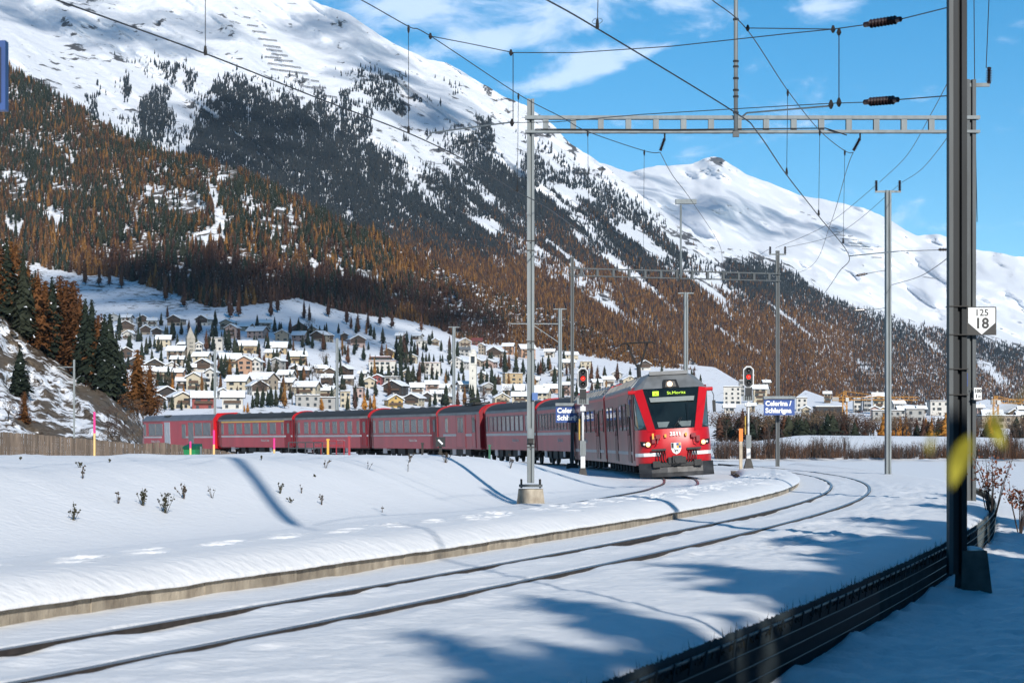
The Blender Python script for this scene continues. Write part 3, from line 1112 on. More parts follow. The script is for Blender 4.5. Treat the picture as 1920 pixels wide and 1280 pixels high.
x, y, h = fill(-230, 1400, 90, 720, hA, densA, 140000)
P3 = A.pos(x, y)
larchp = .42 + 1.1 * (fbm(x * .018, y * .022, 3, 611) - .5) + .35 * sstep(430, 520, y) + .25 * sstep(700, 900, x)
dark = blobs(x, y, [(430, 530, 230, 48, 8, 1), (650, 560, 120, 36, 18, 1), (850, 590, 130, 40, 22, .8)]) > .4  # cloud shade over this grove, painted as darker larch needles
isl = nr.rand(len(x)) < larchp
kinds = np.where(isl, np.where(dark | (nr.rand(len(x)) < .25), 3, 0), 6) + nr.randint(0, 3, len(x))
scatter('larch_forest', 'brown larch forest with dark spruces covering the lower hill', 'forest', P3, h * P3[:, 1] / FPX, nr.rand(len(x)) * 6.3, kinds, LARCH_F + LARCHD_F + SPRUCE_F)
print('larch hill trees', len(x))

# forest on the great mountain
x, y, h = fill(120, 2150, 60, 800, hB, densB, 520000)
P3 = B.pos(x, y)
lar0 = line((400, 520), (600, 470), (800, 470), (1000, 480), (1200, 520), (1400, 570), (1600, 600), (1800, 680), (2150, 740))
pl = np.clip(1.25 * sstep(-60, 60, y - lar0(x)) + .9 * (fbm(x * .012, y * .016, 3, 651) - .48) + .5 * (streak(x + 77, y) - .5), 0, .96) * sstep(380, 440, y + .06 * (x - 900)) * np.where(x > 1600, .75, 1)
isl = nr.rand(len(x)) < pl
kinds = np.where(isl, np.where(nr.rand(len(x)) < .62, 6 + nr.randint(0, 2, len(x)), 3 + nr.randint(0, 3, len(x))), nr.randint(0, 3, len(x)))
scatter('mountain_forest', 'dark pine and brown larch forest on the flank of the snow mountain', 'forest', P3, h * P3[:, 1] / FPX, nr.rand(len(x)) * 6.3, kinds, PINE_FF + LARCH_FF + LARCHG_FF)
print('mountain trees', len(x))

# ================================================================== the train
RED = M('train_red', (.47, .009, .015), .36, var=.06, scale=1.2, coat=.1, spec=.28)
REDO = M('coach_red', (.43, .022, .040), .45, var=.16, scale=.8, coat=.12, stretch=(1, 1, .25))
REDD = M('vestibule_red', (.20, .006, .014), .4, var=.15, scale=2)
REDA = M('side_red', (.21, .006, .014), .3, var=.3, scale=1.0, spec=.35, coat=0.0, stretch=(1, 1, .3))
ROOFD = M('coach_roof', (.045, .045, .045), .7, var=.25, scale=1.5, stretch=(1, .15, 1))
ROOFG = M('roof_gutter', (.20, .20, .20), .6, var=.2, scale=2)
ROOFA = M('fairing_grey', (.26, .27, .275), .45, .3, var=.2, scale=2)
ROOFB = M('control_roof', (.17, .19, .225), .55, .2, var=.15, scale=1)
GLASS = M('window_glass', (.10, .108, .112), .07, var=.2, scale=1.5, spec=.9)
GLASSD = M('cab_glass', (.012, .02, .022), .06, var=.3, scale=1.5, spec=.6)
GLASSC = M('cab_side_glass', (.11, .16, .165), .06, var=.3, scale=1.5, spec=.8)
STRIPE = M('stripe_grey', (.46, .44, .45), .5, var=.12, scale=2)
WHITEP = M('white_paint', (.78, .78, .76), .4, var=.05)
YELP = M('yellow_paint', (.66, .36, .04), .45, var=.08)
BLACKP = M('black_paint', (.012, .012, .013), .35, var=.2)
GREYP = M('door_grey', (.36, .38, .42), .4, var=.08)
PLOW = M('plough_grey', (.065, .065, .067), .5, .3, var=.35, scale=2.5)
UNDER = M('underframe', (.022, .021, .02), .75, var=.3, scale=3)
BLUEP = M('sign_blue', (.008, .050, .22), .45, var=.06)
LAMP = M('lamp_lit', (1, .8, .5), .3, emit=((1.0, .48, .14), 1.35))
LAMPW = M('lamp_white', (1, .95, .85), .3, emit=((1.0, .60, .32), 1.4))
LED = M('display_led', (.4, .6, .05), .4, emit=((.55, .85, .05), .75))
REDLAMP = M('signal_red_lamp', (.8, .02, .01), .3, emit=((1.0, .015, .008), 2.3))


def text(body, size, mat, parent, loc, rot, name='lettering', align='CENTER', bold=0.0, ext=.002, sx=1.0):
    c = bpy.data.curves.new(name, 'FONT')
    c.body = body
    c.size = size
    c.align_x = align
    c.align_y = 'CENTER'
    c.extrude = ext
    c.offset = bold
    c.resolution_u = 3
    c.materials.append(mat)
    t = bpy.data.objects.new(name, c)
    COL.objects.link(t)
    me = bpy.data.meshes.new_from_object(t)
    bpy.data.objects.remove(t)
    o = share(name, me, parent, loc, rot, (sx, 1, 1))
    o['kind'] = 'stuff'
    return o


def mesh_of(mb, name, mats):
    o = mb.build(name, mats)
    me = o.data
    bpy.data.objects.remove(o)
    return me


def window_me(w, h, glass, frame=None):
    """glazed window facing +x, centred on its middle"""
    mb = MB()
    mb.box((.006, 0, 0), (.03, w, h), 0)
    if frame is not None:
        t = .045
        for a, b, c, d in ((0, h / 2, w + 2 * t, t), (0, -h / 2, w + 2 * t, t), (w / 2, 0, t, h), (-w / 2, 0, t, h)):
            mb.box((.013, a, b), (.036, c, d), 1)
    return mesh_of(mb, 'window', [glass, frame] if frame is not None else [glass])


wheel_me = mesh_of(MB().tube([(-.05, 0, 0), (.05, 0, 0)], .36, 14), 'wheel', [UNDER])


def bogie(parent, y):
    b = MB()
    for s in (-1, 1):
        b.box((s * .62, 0, .50), (.14, 2.5, .24)).box((s * .62, 0, .36), (.18, .7, .3)).box((s * .78, .55, .52), (.2, .25, .2)).box((s * .78, -.55, .52), (.2, .25, .2))
    b.box((0, 0, .55), (1.3, .4, .25)).box((0, 1.1, .5), (1.2, .12, .12)).box((0, -1.1, .5), (1.2, .12, .12))
    o = b.build('bogie', UNDER, parent)
    o.location = (0, y, 0)
    for s in (-1, 1):
        for q in (-.9, .9):
            share('wheel', wheel_me, o, (s * .5, q, .37))
    return o


def car_frame(name, ya, yb, label, cant=2.0):
    a = Vector((fx1(ya), ya, float(zr(ya))))
    b = Vector((fx1(yb), yb, float(zr(yb))))
    f = (a - b)
    L = f.length
    rz = math.atan2(-f.x, f.y)
    o = empty(name, (a + b) / 2, rz, label=label, cat='train car', group='cars of the red train')
    o.rotation_euler = (math.atan2(f.z, math.hypot(f.x, f.y)), R(cant), rz)        # leans into the curve
    return o, L


ROOFP = [(1.31, 3.0), (1.27, 3.16), (1.12, 3.33), (.8, 3.49), (.4, 3.58), (0, 3.61)]


def coach(ya, yb, label, nwin, ww=1.05, stripe_h=.14, yellow=False, baggage=False, letter=True):
    o, L0 = car_frame('passenger_coach' if not baggage else 'baggage_car', ya, yb, label)
    L = L0 - .55
    h = L / 2
    e = 1.25
    hw, he = 1.30, 1.30 if baggage else 1.08
    mb = MB()
    plan = [(hw, h - e), (he, h), (-he, h), (-hw, h - e), (-hw, -h + e), (-he, -h), (he, -h), (hw, -h + e)]
    n = len(plan)
    for i in range(n):
        (x0, y0), (x1, y1) = plan[i], plan[(i + 1) % n]
        mi = 0 if abs(y1 - y0) > 2 * e or baggage and abs(x0) == abs(x1) == hw else 1
        mb.poly((x0, y0, .82), (x1, y1, .82), (x1, y1, 3.02), (x0, y0, 3.02), mi=mi)
    mb.add([(x, y, .82) for x, y in plan], [tuple(range(n))], 0)
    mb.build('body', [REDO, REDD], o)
    r = MB()
    prof = [(x, z) for x, z in ROOFP] + [(-x, z) for x, z in ROOFP[-2::-1]]
    ring = [(-h - .02, he / hw), (-h + e, 1), (h - e, 1), (h + .02, he / hw)]
    for yv, k in ring:
        r.v += [(x * k, yv, z) for x, z in prof]
    m = len(prof)
    for i in range(3):
        for k in range(m - 1):
            r.f.append((i * m + k, i * m + k + 1, (i + 1) * m + k + 1, (i + 1) * m + k))
            r.m.append(1 if k in (0, m - 2) else 0)
    rf = r.build('roof', [ROOFD, ROOFG], o)
    v = MB()
    for q in np.linspace(-h + 2, h - 2, 6):
        v.lathe((0, q, 3.58), [(.16, 0), (.2, .04), (.05, .12)], 8)
    v.split('roof_vent', ROOFG, rf)
    for s in (1, -1):
        w = MB()
        k = he / hw
        outer = [(x * k * 1.05, z + .05) for x, z in prof]
        pts = [(outer[0][0], s * (h + .03), .9)] + [(x, s * (h + .03), z) for x, z in outer] + [(outer[-1][0], s * (h + .03), .9)]
        pts2 = [(p[0], s * (h + .10), p[2]) for p in pts]
        nn = len(pts)
        w.add(pts + pts2, [tuple(range(nn)), tuple(range(nn, 2 * nn))] + [(i, (i + 1) % nn, nn + (i + 1) % nn, nn + i) for i in range(nn)])
        w.m = [1] * len(w.f)
        ew = w.build('end_wall', [RED, REDD], o)
        ar = MB()
        ar.tube([(x, s * (h + .08), z) for x, z in outer], .04, 5)
        ar.build('end_arch', RED, ew)
        MB().box((0, s * (h + .2), 1.95), (.9, .34, 2.0)).build('gangway_bellows', BLACKP, ew)
    st = MB()
    for s in (-1, 1):
        st.box((s * (hw + .004), 0, 1.72), (.02, 2 * (h - e) - .02, stripe_h))
        if not baggage:
            for q in (-1, 1):
                a, b = Vector((s * hw, q * (h - e), 1.72)), Vector((s * he, q * h, 1.72))
                st.bar(a, b, .03, stripe_h * .9)
    st.split('side_stripe', STRIPE, o)
    if yellow:
        MB().box((hw + .004, 0, 2.93), (.02, 2 * (h - e), .11)).box((-hw - .004, 0, 2.93), (.02, 2 * (h - e), .11)).split('first_class_stripe', YELP, o)
    span = 2 * (h - e) - .5
    if not baggage:
        big = window_me(ww, .86, GLASS, ROOFG)
        small = window_me(.42, .86, GLASS, ROOFG)
        for s in (1, -1):
            rr = (0, 0, 0) if s > 0 else (0, 0, math.pi)
            for k in range(nwin):
                q = -span / 2 + span * (k + 1.1) / (nwin + 1.2)
                share('window', big, o, (s * hw, q, 2.36), rr)
            for q in (-1, 1):
                share('window', small, o, (s * hw, q * (span / 2 - .02), 2.36), rr)
        d = window_me(.62, 1.9, REDD, REDD)
        dg = window_me(.3, .8, GLASS)
        for s in (1, -1):
            for q in (1, -1):
                a = math.atan2(he - hw, e) * q * -1
                dr = share('door', d, o, (s * (hw + he) / 2, q * (h - e / 2), 1.95), (0, 0, (0 if s > 0 else math.pi) + (math.atan2(hw - he, e) * q * s)))
                share('door_window', dg, dr, (.02, 0, .4))
    else:
        wl_ = window_me(.55, .9, GLASS, ROOFG)
        for q in (h - 1.5, h - 4.2, h - 4.9, -h + 2.2):
            share('window', wl_, o, (hw, q, 2.36))
        share('door', window_me(2.1, 2.05, REDO, REDD), o, (hw, h - 4.5, 1.95))
        share('door', window_me(.8, 2.05, REDO, REDD), o, (hw, h - 1.5, 1.95))
    u = MB()
    for q, wd in ((1.6, 1.2), (-.4, 1.5), (-2.3, .9)):
        for s in (-1, 1):
            u.box((s * .85, q, .62), (.6, wd, .42))
    u.box((0, 0, .78), (1.9, L - .4, .12))
    u.build('underframe', UNDER, o)
    MB().box((1.16, -h + 3.4, .64), (.06, .8, .38)).box((1.16, h - 4.3, .66), (.06, .5, .3)).split('equipment_box', STRIPE, o)
    for q in (-1, 1):
        bogie(o, q * (h - 2.4))
    if letter:
        text('Rhätische Bahn', .28, STRIPE, o, (hw + .012, h * .35, 1.38), (R(90), 0, R(90)))
    return o


def wall_side(o, h, hw, z0, z1, mat):
    """plain box body between -h and h"""
    mb = MB()
    mb.box((0, 0, (z0 + z1) / 2), (2 * hw, 2 * h, z1 - z0))
    return mb.build('body', mat, o)


# ---- electric unit: two cars, the leading one with the cab
def allegra(ya, yb, label, cab):
    o, L0 = car_frame('motor_car' if cab else 'middle_car', ya, yb, label, 3.0)
    L = L0 - (.25 if cab else .5)
    back = -L0 / 2 + .25
    nose = L0 / 2 if cab else L0 / 2 - .25
    hw = 1.325
    y0, y1 = back, (nose - 1.5 if cab else nose)
    cy, ln = (y0 + y1) / 2, y1 - y0
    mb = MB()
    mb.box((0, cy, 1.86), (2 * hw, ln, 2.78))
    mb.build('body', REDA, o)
    r = MB()
    prof = [(hw + .005, 3.2), (hw - .02, 3.3), (.98, 3.62), (.6, 3.72), (-.6, 3.72), (-.98, 3.62), (-hw + .02, 3.3), (-hw - .005, 3.2)]
    yr1 = y1 if not cab else nose - 2.2
    for yv in (y0, yr1):
        r.v += [(x, yv, z) for x, z in prof]
    m = len(prof)
    for k in range(m - 1):
        r.f.append((k, k + 1, m + k + 1, m + k))
        r.m.append(0)
    r.add([(x, y0, z) for x, z in prof], [tuple(range(m))])
    r.add([(x, yr1, z) for x, z in prof], [tuple(range(m))])
    rf = r.build('roof', [ROOFA], o)
    rib = MB()
    for q in np.arange(y0 + .6, yr1 - .5, 1.15):
        rib.box((1.17, q, 3.47), (.05, .06, .36), M=Matrix.Rotation(R(-44), 3, 'Y'))
        rib.box((0, q, 3.74), (1.0, .55, .1))
    rib.split('roof_rib', ROOFG, rf)
    for s in (1,):
        rr = (0, 0, 0)
        wd = window_me(1.5, .95, GLASSD, BLACKP)
        ndw = window_me(.6, 2.05, REDA, BLACKP)
        ngl = window_me(.42, 1.0, GLASSD)
        zc = 2.25
        if cab:
            plan = [(-L * .38, 0), (-L * .25, 0), (-L * .10, 1), (L * .06, 0), (L * .185, 0), (L * .30, 1)]
        else:
            plan = [(-L * .40, 0), (-L * .27, 1), (-L * .12, 0), (L * .02, 0), (L * .16, 0), (L * .29, 1), (L * .41, 0)]
        for q, kind in plan:
            if kind == 0:
                share('window', wd, o, (hw, q + cy * .4, zc), rr)
            else:
                for dq in (-.34, .34):
                    d = share('door', ndw, o, (hw, q + cy * .4 + dq, 1.62), rr)
                    share('door_window', ngl, d, (.03, 0, .45))
        MB().box((hw + .006, cy - .2, .92), (.02, ln - 1.2, .12)).split('side_stripe', STRIPE, o)
        MB().box((hw - .02, cy, 3.14), (.06, ln, .1)).build('cant_rail', RED, o)
        text('Rhätische Bahn', .3, STRIPE, o, (hw + .012, cy - 1.5, 1.38), (R(90), 0, R(90)))
    for q in (y0 + .02, ):
        fr = MB()
        pts = [(hw + .03, .6), (hw + .03, 3.2), (1.0, 3.66), (.6, 3.77), (-.6, 3.77), (-1.0, 3.66), (-hw - .03, 3.2), (-hw - .03, .6)]
        fr.add([(x, q - .12, z) for x, z in pts] + [(x, q + .05, z) for x, z in pts], [tuple(range(8)), tuple(range(8, 16))] + [(i, (i + 1) % 8, 8 + (i + 1) % 8, 8 + i) for i in range(8)])
        fr.build('end_frame', RED, o)
        MB().box((0, q - .25, 1.95), (1.9, .4, 2.6)).build('gangway_bellows', BLACKP, o)
    if not cab:
        fr = MB()
        fr.add([(x, y1 - .05, z) for x, z in pts] + [(x, y1 + .1, z) for x, z in pts], [tuple(range(8)), tuple(range(8, 16))] + [(i, (i + 1) % 8, 8 + (i + 1) % 8, 8 + i) for i in range(8)])
        fr.build('end_frame', RED, o)
    u = MB()
    u.box((0, cy, .50), (2.2, ln - .4, .3))
    for q in np.arange(y0 + 1, y1 - 1, 1.6):
        u.box((1.18, q, .36), (.2, .34, .3))
    u.build('underframe', UNDER, o)
    bogie(o, y0 + 2.6)
    bogie(o, y1 - 1.6 if cab else y1 - 2.6)
    return o, nose


RS = 72
loco, NOSE = allegra(78.4, 96.0, 'leading red motor car with cab, number 3511, headlights lit', True)
allegra(96.0, 110.5, 'red middle car coupled right behind the leading motor car', False)
# pantograph on the leading unit
pan = MB()
bz = 3.75
py = -6.0
pan.box((0, py, bz + .12), (.35, .9, .16)).tube([(0, py, bz + .1), (0, py, bz + .72)], .09, 8)
pan.tube([(-.08, py, bz + .66), (-.42, py + .1, bz + 1.62)], .042, 6).tube([(.08, py, bz + .66), (.42, py + .1, bz + 1.62)], .042, 6)
pan.tube([(-.75, py + .1, bz + 1.52), (-.62, py + .1, bz + 1.63), (.62, py + .1, bz + 1.63), (.75, py + .1, bz + 1.52)], .035, 6)
pan.tube([(-.60, py + .35, bz + 1.63), (.60, py + .35, bz + 1.63)], .026, 6).tube([(-.42, py + .1, bz + 1.6), (-.42, py + .35, bz + 1.62)], .02, 4).tube([(.42, py + .1, bz + 1.6), (.42, py + .35, bz + 1.62)], .02, 4)
pan.build('pantograph', IRON, loco)


# ---- the cab.  a: towards image right, b: back from the nose, z: up
def cabp(a, b, z):
    return (-a, NOSE - b, z)


def cab_part(name, polys, mats, parent=None, smooth=False):
    mb = MB()
    for pl in polys:
        mi = 0
        if isinstance(pl[-1], int):
            mi, pl = pl[-1], pl[:-1]
        mb.poly(*[cabp(*p) for p in pl], mi=mi)
    return mb.build(name, mats, parent or loco, smooth)


def both(f):
    return [p for s in (1, -1) for p in f(s)]


low = [(0, .0), (.42, .01), (.80, .06), (1.12, .28), (1.28, .66), (1.325, 1.1), (1.325, 1.52)]
zl = [(.50, .04), (.62, .0), (1.0, .0), (1.30, .015), (1.62, .09), (1.74, .12)]


def shell(s):
    out = []
    for i in range(len(low) - 1):
        for j in range(len(zl) - 1):
            (a0, b0), (a1, b1) = low[i], low[i + 1]
            (z0, k0), (z1, k1) = zl[j], zl[j + 1]
            f = lambda a, b, z, k: (s * a * (1 - .12 * k), b + k * 1.0, z)
            out.append([f(a0, b0, z0, k0), f(a1, b1, z0, k0), f(a1, b1, z1, k1), f(a0, b0, z1, k1)])
    return out


ns_ = cab_part('nose_shell', both(shell), [RED], smooth=True)
bm2 = bmesh.new()
bm2.from_mesh(ns_.data)
bmesh.ops.remove_doubles(bm2, verts=bm2.verts, dist=.0005)
bmesh.ops.recalc_face_normals(bm2, faces=bm2.faces)
bm2.to_mesh(ns_.data)
bm2.free()
w0, w1, w2, w3, w4 = (0, .12, 1.74), (.70, .17, 1.74), (.92, .28, 1.74), (1.22, .72, 1.74), (1.318, 1.52, 1.74)
t0, t1, t2, t3 = (0, .86, 3.18), (1.0, .96, 3.18), (1.31, 1.14, 3.14), (1.325, 1.54, 3.16)


def mir(p, s):
    return (p[0] * s, p[1], p[2])


ws = cab_part('windscreen', [[mir(w1, -1), w0, t0, mir(t1, -1)], [w0, w1, t1, t0]], [GLASSD])
for s in (1, -1):
    f = lambda p, k=.06: (p[0] * s, p[1] - k, p[2])
    g_ = lambda p: (p[0] * s, p[1] + .05, p[2])
    lo1, lo2 = (.68, .14, 1.66), (.95, .30, 1.66)
    ring = [lo1, lo2, t2, t1]
    cab_part('front_pillar', [[f(p) for p in ring]] + [[f(ring[i]), f(ring[(i + 1) % 4]), g_(ring[(i + 1) % 4]), g_(ring[i])] for i in range(4)], [RED])
for s in (1, -1):
    cab_part('side_window', [[mir(w2, s), mir(w3, s), (s * 1.30, 1.36, 1.88), (s * 1.31, 1.44, 3.0), mir(t2, s)]], [GLASSC])
    cab_part('side_window_frame', [[(s * .93, .28, 1.74), (s * 1.235, .715, 1.74), (s * 1.315, 1.36, 1.72), (s * 1.315, 1.36, 1.93), (s * 1.235, .705, 1.90), (s * .96, .32, 1.86)],
                                   [mir(w4, s), (s * 1.322, 1.54, 3.16), mir(t2, s), (s * 1.318, 1.40, 3.0), (s * 1.316, 1.33, 1.85)]], [BLACKP])
# roof fairing
r0, r1, r2 = (0, 1.72, 3.74), (.66, 1.74, 3.72), (.98, 2.25, 3.62)
cab_part('roof_fairing', [[mir(t1, -1), t0, t1, r1, r0, mir(r1, -1)]] + both(lambda s: [[mir(t1, s), mir(t2, s), mir(r1, s)], [mir(t2, s), mir(t3, s), (s * 1.325, 2.25, 3.2), mir(r2, s), mir(r1, s)]]) + [[mir(r1, -1), r0, r1, mir(r2, 1), mir(r2, -1)]], [ROOFA])
MB().box(cabp(0, 1.62, 3.735), (1.36, .16, .13)).build('roof_air_dam', ROOFG, loco)
hb = cab_part('headlamp_box', [[(-.30, .86, 3.19), (.30, .86, 3.19), (.22, 1.02, 3.48), (-.22, 1.02, 3.48)], [(.30, .86, 3.19), (.34, 1.25, 3.19), (.22, 1.3, 3.48), (.22, 1.02, 3.48)], [(-.30, .86, 3.19), (-.34, 1.25, 3.19), (-.22, 1.3, 3.48), (-.22, 1.02, 3.48)], [(-.22, 1.02, 3.48), (.22, 1.02, 3.48), (.22, 1.3, 3.48), (-.22, 1.3, 3.48)]], [BLACKP])
mbx = MB()
mbx.poly(cabp(-.2, .865, 3.22), cabp(.2, .865, 3.22), cabp(.15, .955, 3.42), cabp(-.15, .955, 3.42))
mbx.build('lamp_reflector', M('reflector', (.12, .11, .10), .3), hb).location = (0, .012, 0)
MB().lathe(cabp(-.03, .87, 3.32), [(.10, 0), (.085, .035), (.02, .05)], 12, Vector((0, 1, 0))).build('top_headlight', LAMPW, loco, True)
# windscreen interior: blind, desk, wipers, display
cab_part('sun_blind', [[(-.76, .64, 2.70), (.76, .64, 2.70), (.80, .70, 2.86), (-.80, .70, 2.86)]], [M('blind_grey', (.15, .18, .18), .5)], ws).location = (0, .05, 0)
cab_part('driver_desk', [[(-.56, .19, 1.80), (.56, .19, 1.80), (.60, .28, 1.99), (-.60, .28, 1.99)]], [M('desk_grey', (.10, .135, .14), .5)], ws).location = (0, .02, 0)
MB().tube([cabp(-.02, .05, 1.8), cabp(.22, .2, 2.12)], .014, 4).tube([cabp(.06, .05, 1.8), cabp(.28, .2, 2.12)], .014, 4).tube([cabp(.48, .15, 2.0), cabp(.52, .42, 2.7)], .012, 4).split('wiper', BLACKP, loco)
tilt = math.atan2(.74, 1.42)
text('St.Moritz', .155, LED, loco, cabp(.17, .735, 3.00), (R(90) - tilt, 0, R(180)), 'destination_display', sx=1.15)
pnl = MB()
c = cabp(-.56, .735, 3.0)
q = Matrix.Rotation(-tilt, 3, 'X')
pnl.box(c, (.22, .02, .17), M=Matrix.Rotation(tilt, 3, 'X').transposed())
pnl.build('line_badge', LED, loco)
text('R', .14, BLACKP, loco, cabp(-.56, .715, 3.0), (R(90) - tilt, 0, R(180)), 'line_letter')
text('3511', .185, WHITEP, loco, cabp(.0, -.02, 1.55), (R(90) - R(12), 0, R(180)), 'fleet_number', bold=.004, sx=1.1)
# coat of arms
sh = MB()


def shp(pts, lift, mi):
    sh.poly(*[cabp(a, -.012 - lift, z) for a, z in pts], mi=mi)


shp([(-.175, 1.24), (.175, 1.24), (.175, 1.02), (.12, .9), (0, .83), (-.12, .9), (-.175, 1.02)], 0, 0)
shp([(-.165, 1.23), (-.085, 1.23), (-.085, 1.05), (-.165, 1.05)], .004, 1)
shp([(.01, 1.23), (.165, 1.23), (.165, 1.05), (.01, 1.05)], .004, 3)
shp([(.09, 1.23), (.165, 1.23), (.165, 1.145), (.09, 1.145)], .007, 2)
shp([(.01, 1.145), (.09, 1.145), (.09, 1.05), (.01, 1.05)], .007, 2)
for ibex in ([(-.09, .93), (-.03, .99), (.04, .985), (.09, 1.02), (.06, .96), (-.02, .955)], [(-.03, .96), (-.06, .89), (-.04, .89), (0, .95)], [(.03, .965), (.06, .9), (.075, .905), (.06, .97)], [(-.03, .99), (-.07, 1.03), (-.09, 1.02), (-.05, .975)]):
    shp(ibex, .006, 1)
shld = sh.build('coat_of_arms', [WHITEP, BLACKP, YELP, BLUEP], loco)
# headlights
for s in (1, -1):
    hl = cab_part('headlight', [[(s * .86, .07, 1.12), (s * 1.20, .34, 1.16), (s * 1.23, .42, 1.34), (s * .90, .10, 1.30)]], [BLACKP])
    hl.location = (0, .035, 0)
    MB().lathe(cabp(s * .97, .12, 1.22), [(.085, 0), (.075, .03), (.02, .05)], 12, Vector((0, 1, 0))).build('lit_lens', LAMP, hl, True)
    MB().lathe(cabp(s * 1.10, .20, 1.23), [(.045, 0), (.02, .03)], 10, Vector((0, 1, 0))).build('tail_lens', WHITEP, hl, True)
# white band round the nose
bd = MB()
for s in (1, -1):
    seq = [(.55, .0), (.80, .05), (1.12, .27), (1.28, .65), (1.325, 1.1), (1.325, 1.5)]
    for (a0, b0), (a1, b1) in zip(seq[:-1], seq[1:]):
        bd.poly(cabp(s * (a0 + .008), b0 - .012, .80), cabp(s * (a1 + .008), b1 - .012, .80), cabp(s * (a1 + .008), b1 - .012, .92), cabp(s * (a0 + .008), b0 - .012, .92))
bd.split('white_band', WHITEP, loco)
# marker jumpers, hoses, coupler, plough
jp = MB()
for s in (1, -1):
    jp.box(cabp(s * .62, -.05, 1.48), (.16, .12, .14)).box(cabp(s * .78, .0, 1.36), (.12, .12, .2))
    jp.tube([cabp(s * .62, -.08, 1.42), cabp(s * .66, -.14, 1.25), cabp(s * .74, -.06, 1.18)], .018, 5)
jp.split('jumper_socket', REDD, loco)
MB().box(cabp(.36, -.03, 1.52), (.07, .06, .11)).box(cabp(-.36, -.03, 1.50), (.07, .06, .11)).box(cabp(-.80, -.06, 1.5), (.06, .06, .2)).split('marker_lamp', YELP, loco)
hs = MB()
for s in (1, -1):
    for k in range(4):
        a = s * (.42 + .09 * k)
        hs.tube([cabp(a, -.03, .98), cabp(a + .01, -.16, .86 - .02 * k), cabp(a - s * .03, -.2, .66), cabp(a - s * .10, -.12, .56)], .022, 5)
    hs.box(cabp(s * .62, -.05, 1.02), (.5, .08, .07))
    hs.box(cabp(s * .72, -.10, .52), (.26, .2, .22))
hs.box(cabp(0, -.06, .64), (.62, .26, .22)).box(cabp(0, -.22, .66), (.34, .26, .26)).tube([cabp(0, -.05, .64), cabp(0, -.42, .64)], .12, 10)
hs.box(cabp(0, -.02, .50), (1.7, .2, .14))
hs.build('coupler_and_hoses', BLACKP, loco)
pw = MB()
prof = [(.56, .02), (.40, -.06), (.22, -.10), (.07, -.20)]
cols = [(-1.31, .40), (-.9, .06), (-.35, -.04), (0, -.06), (.35, -.04), (.9, .06), (1.31, .40)]
for a, b in cols:
    zt = .58 if abs(a) > .8 else .44 if abs(a) > .1 else .42
    for z, bb in prof:
        pw.v.append(cabp(a, b + bb, min(z, zt)))
for i in range(len(cols) - 1):
    for k in range(3):
        pw.f.append((i * 4 + k, i * 4 + k + 1, i * 4 + 5 + k, i * 4 + 4 + k))
        pw.m.append(0)
pw.build('snow_plough', PLOW, loco)
mr_ = MB()
for s in (1, -1):
    mr_.tube([cabp(s * 1.22, 1.08, 3.08), cabp(s * 1.50, 1.12, 3.08)], .07, 8)
mr_.split('mirror_mount', RED, loco)
mr2 = MB()
for s in (1, -1):
    mr2.tube([cabp(s * 1.47, 1.12, 3.02), cabp(s * 1.54, 1.14, 2.84), cabp(s * 1.52, 1.14, 2.66)], .014, 5).box(cabp(s * 1.53, 1.12, 2.46), (.10, .14, .42))
mr2.split('mirror', BLACKP, loco)
MB().box((1.335, NOSE - 2.15, 1.85), (.02, .62, 2.4)).build('cab_door', REDD, loco)
MB().box((1.345, NOSE - 2.15, 2.5), (.02, .42, .7)).build('cab_door_window', GLASSD, loco)
MB().box((1.345, NOSE - 3.0, 2.55), (.02, .5, .62)).build('blue_pictogram_panel', BLUEP, loco)

# ---- coaches behind
coach(110.5, 125.3, 'dark red coach directly behind the electric unit, partly behind the dark blue station sign', 9, .9)
coach(125.3, 139.4, 'dull red coach seen behind the tall left portal post, narrow windows', 8, .9)
coach(139.4, 149.6, 'red baggage car with sliding door and pantograph on its roof', 0, baggage=True, letter=False)
coach(149.6, 163.9, 'red coach with thin grey stripe just left of the baggage car', 7, 1.0, .08)
coach(163.9, 178.5, 'red coach with broad grey stripe beside the metal railings', 7, .85)
coach(178.5, 192.7, 'red coach with the yellow first class line above its windows', 6, 1.15, yellow=True)
bag = [o for o in bpy.data.objects if o.name.startswith('baggage_car')][0]
pg = MB()
pg.box((0, 0, 3.72), (1.0, 2.4, .12))
for s in (-.5, .5):
    pg.lathe((s, 1.0, 3.6), [(.06, 0), (.09, .05), (.06, .1), (.09, .15), (.05, .22)], 8).lathe((s, -1.0, 3.6), [(.06, 0), (.09, .05), (.06, .1), (.09, .15), (.05, .22)], 8)
    pg.tube([(s, -.9, 3.85), (s * .9, .9, 3.98), (s * .8, -.8, 4.05)], .03, 5)
pg.tube([(-.7, -.8, 4.06), (.7, -.8, 4.06)], .04, 5)
pg.build('pantograph', IRON, bag)

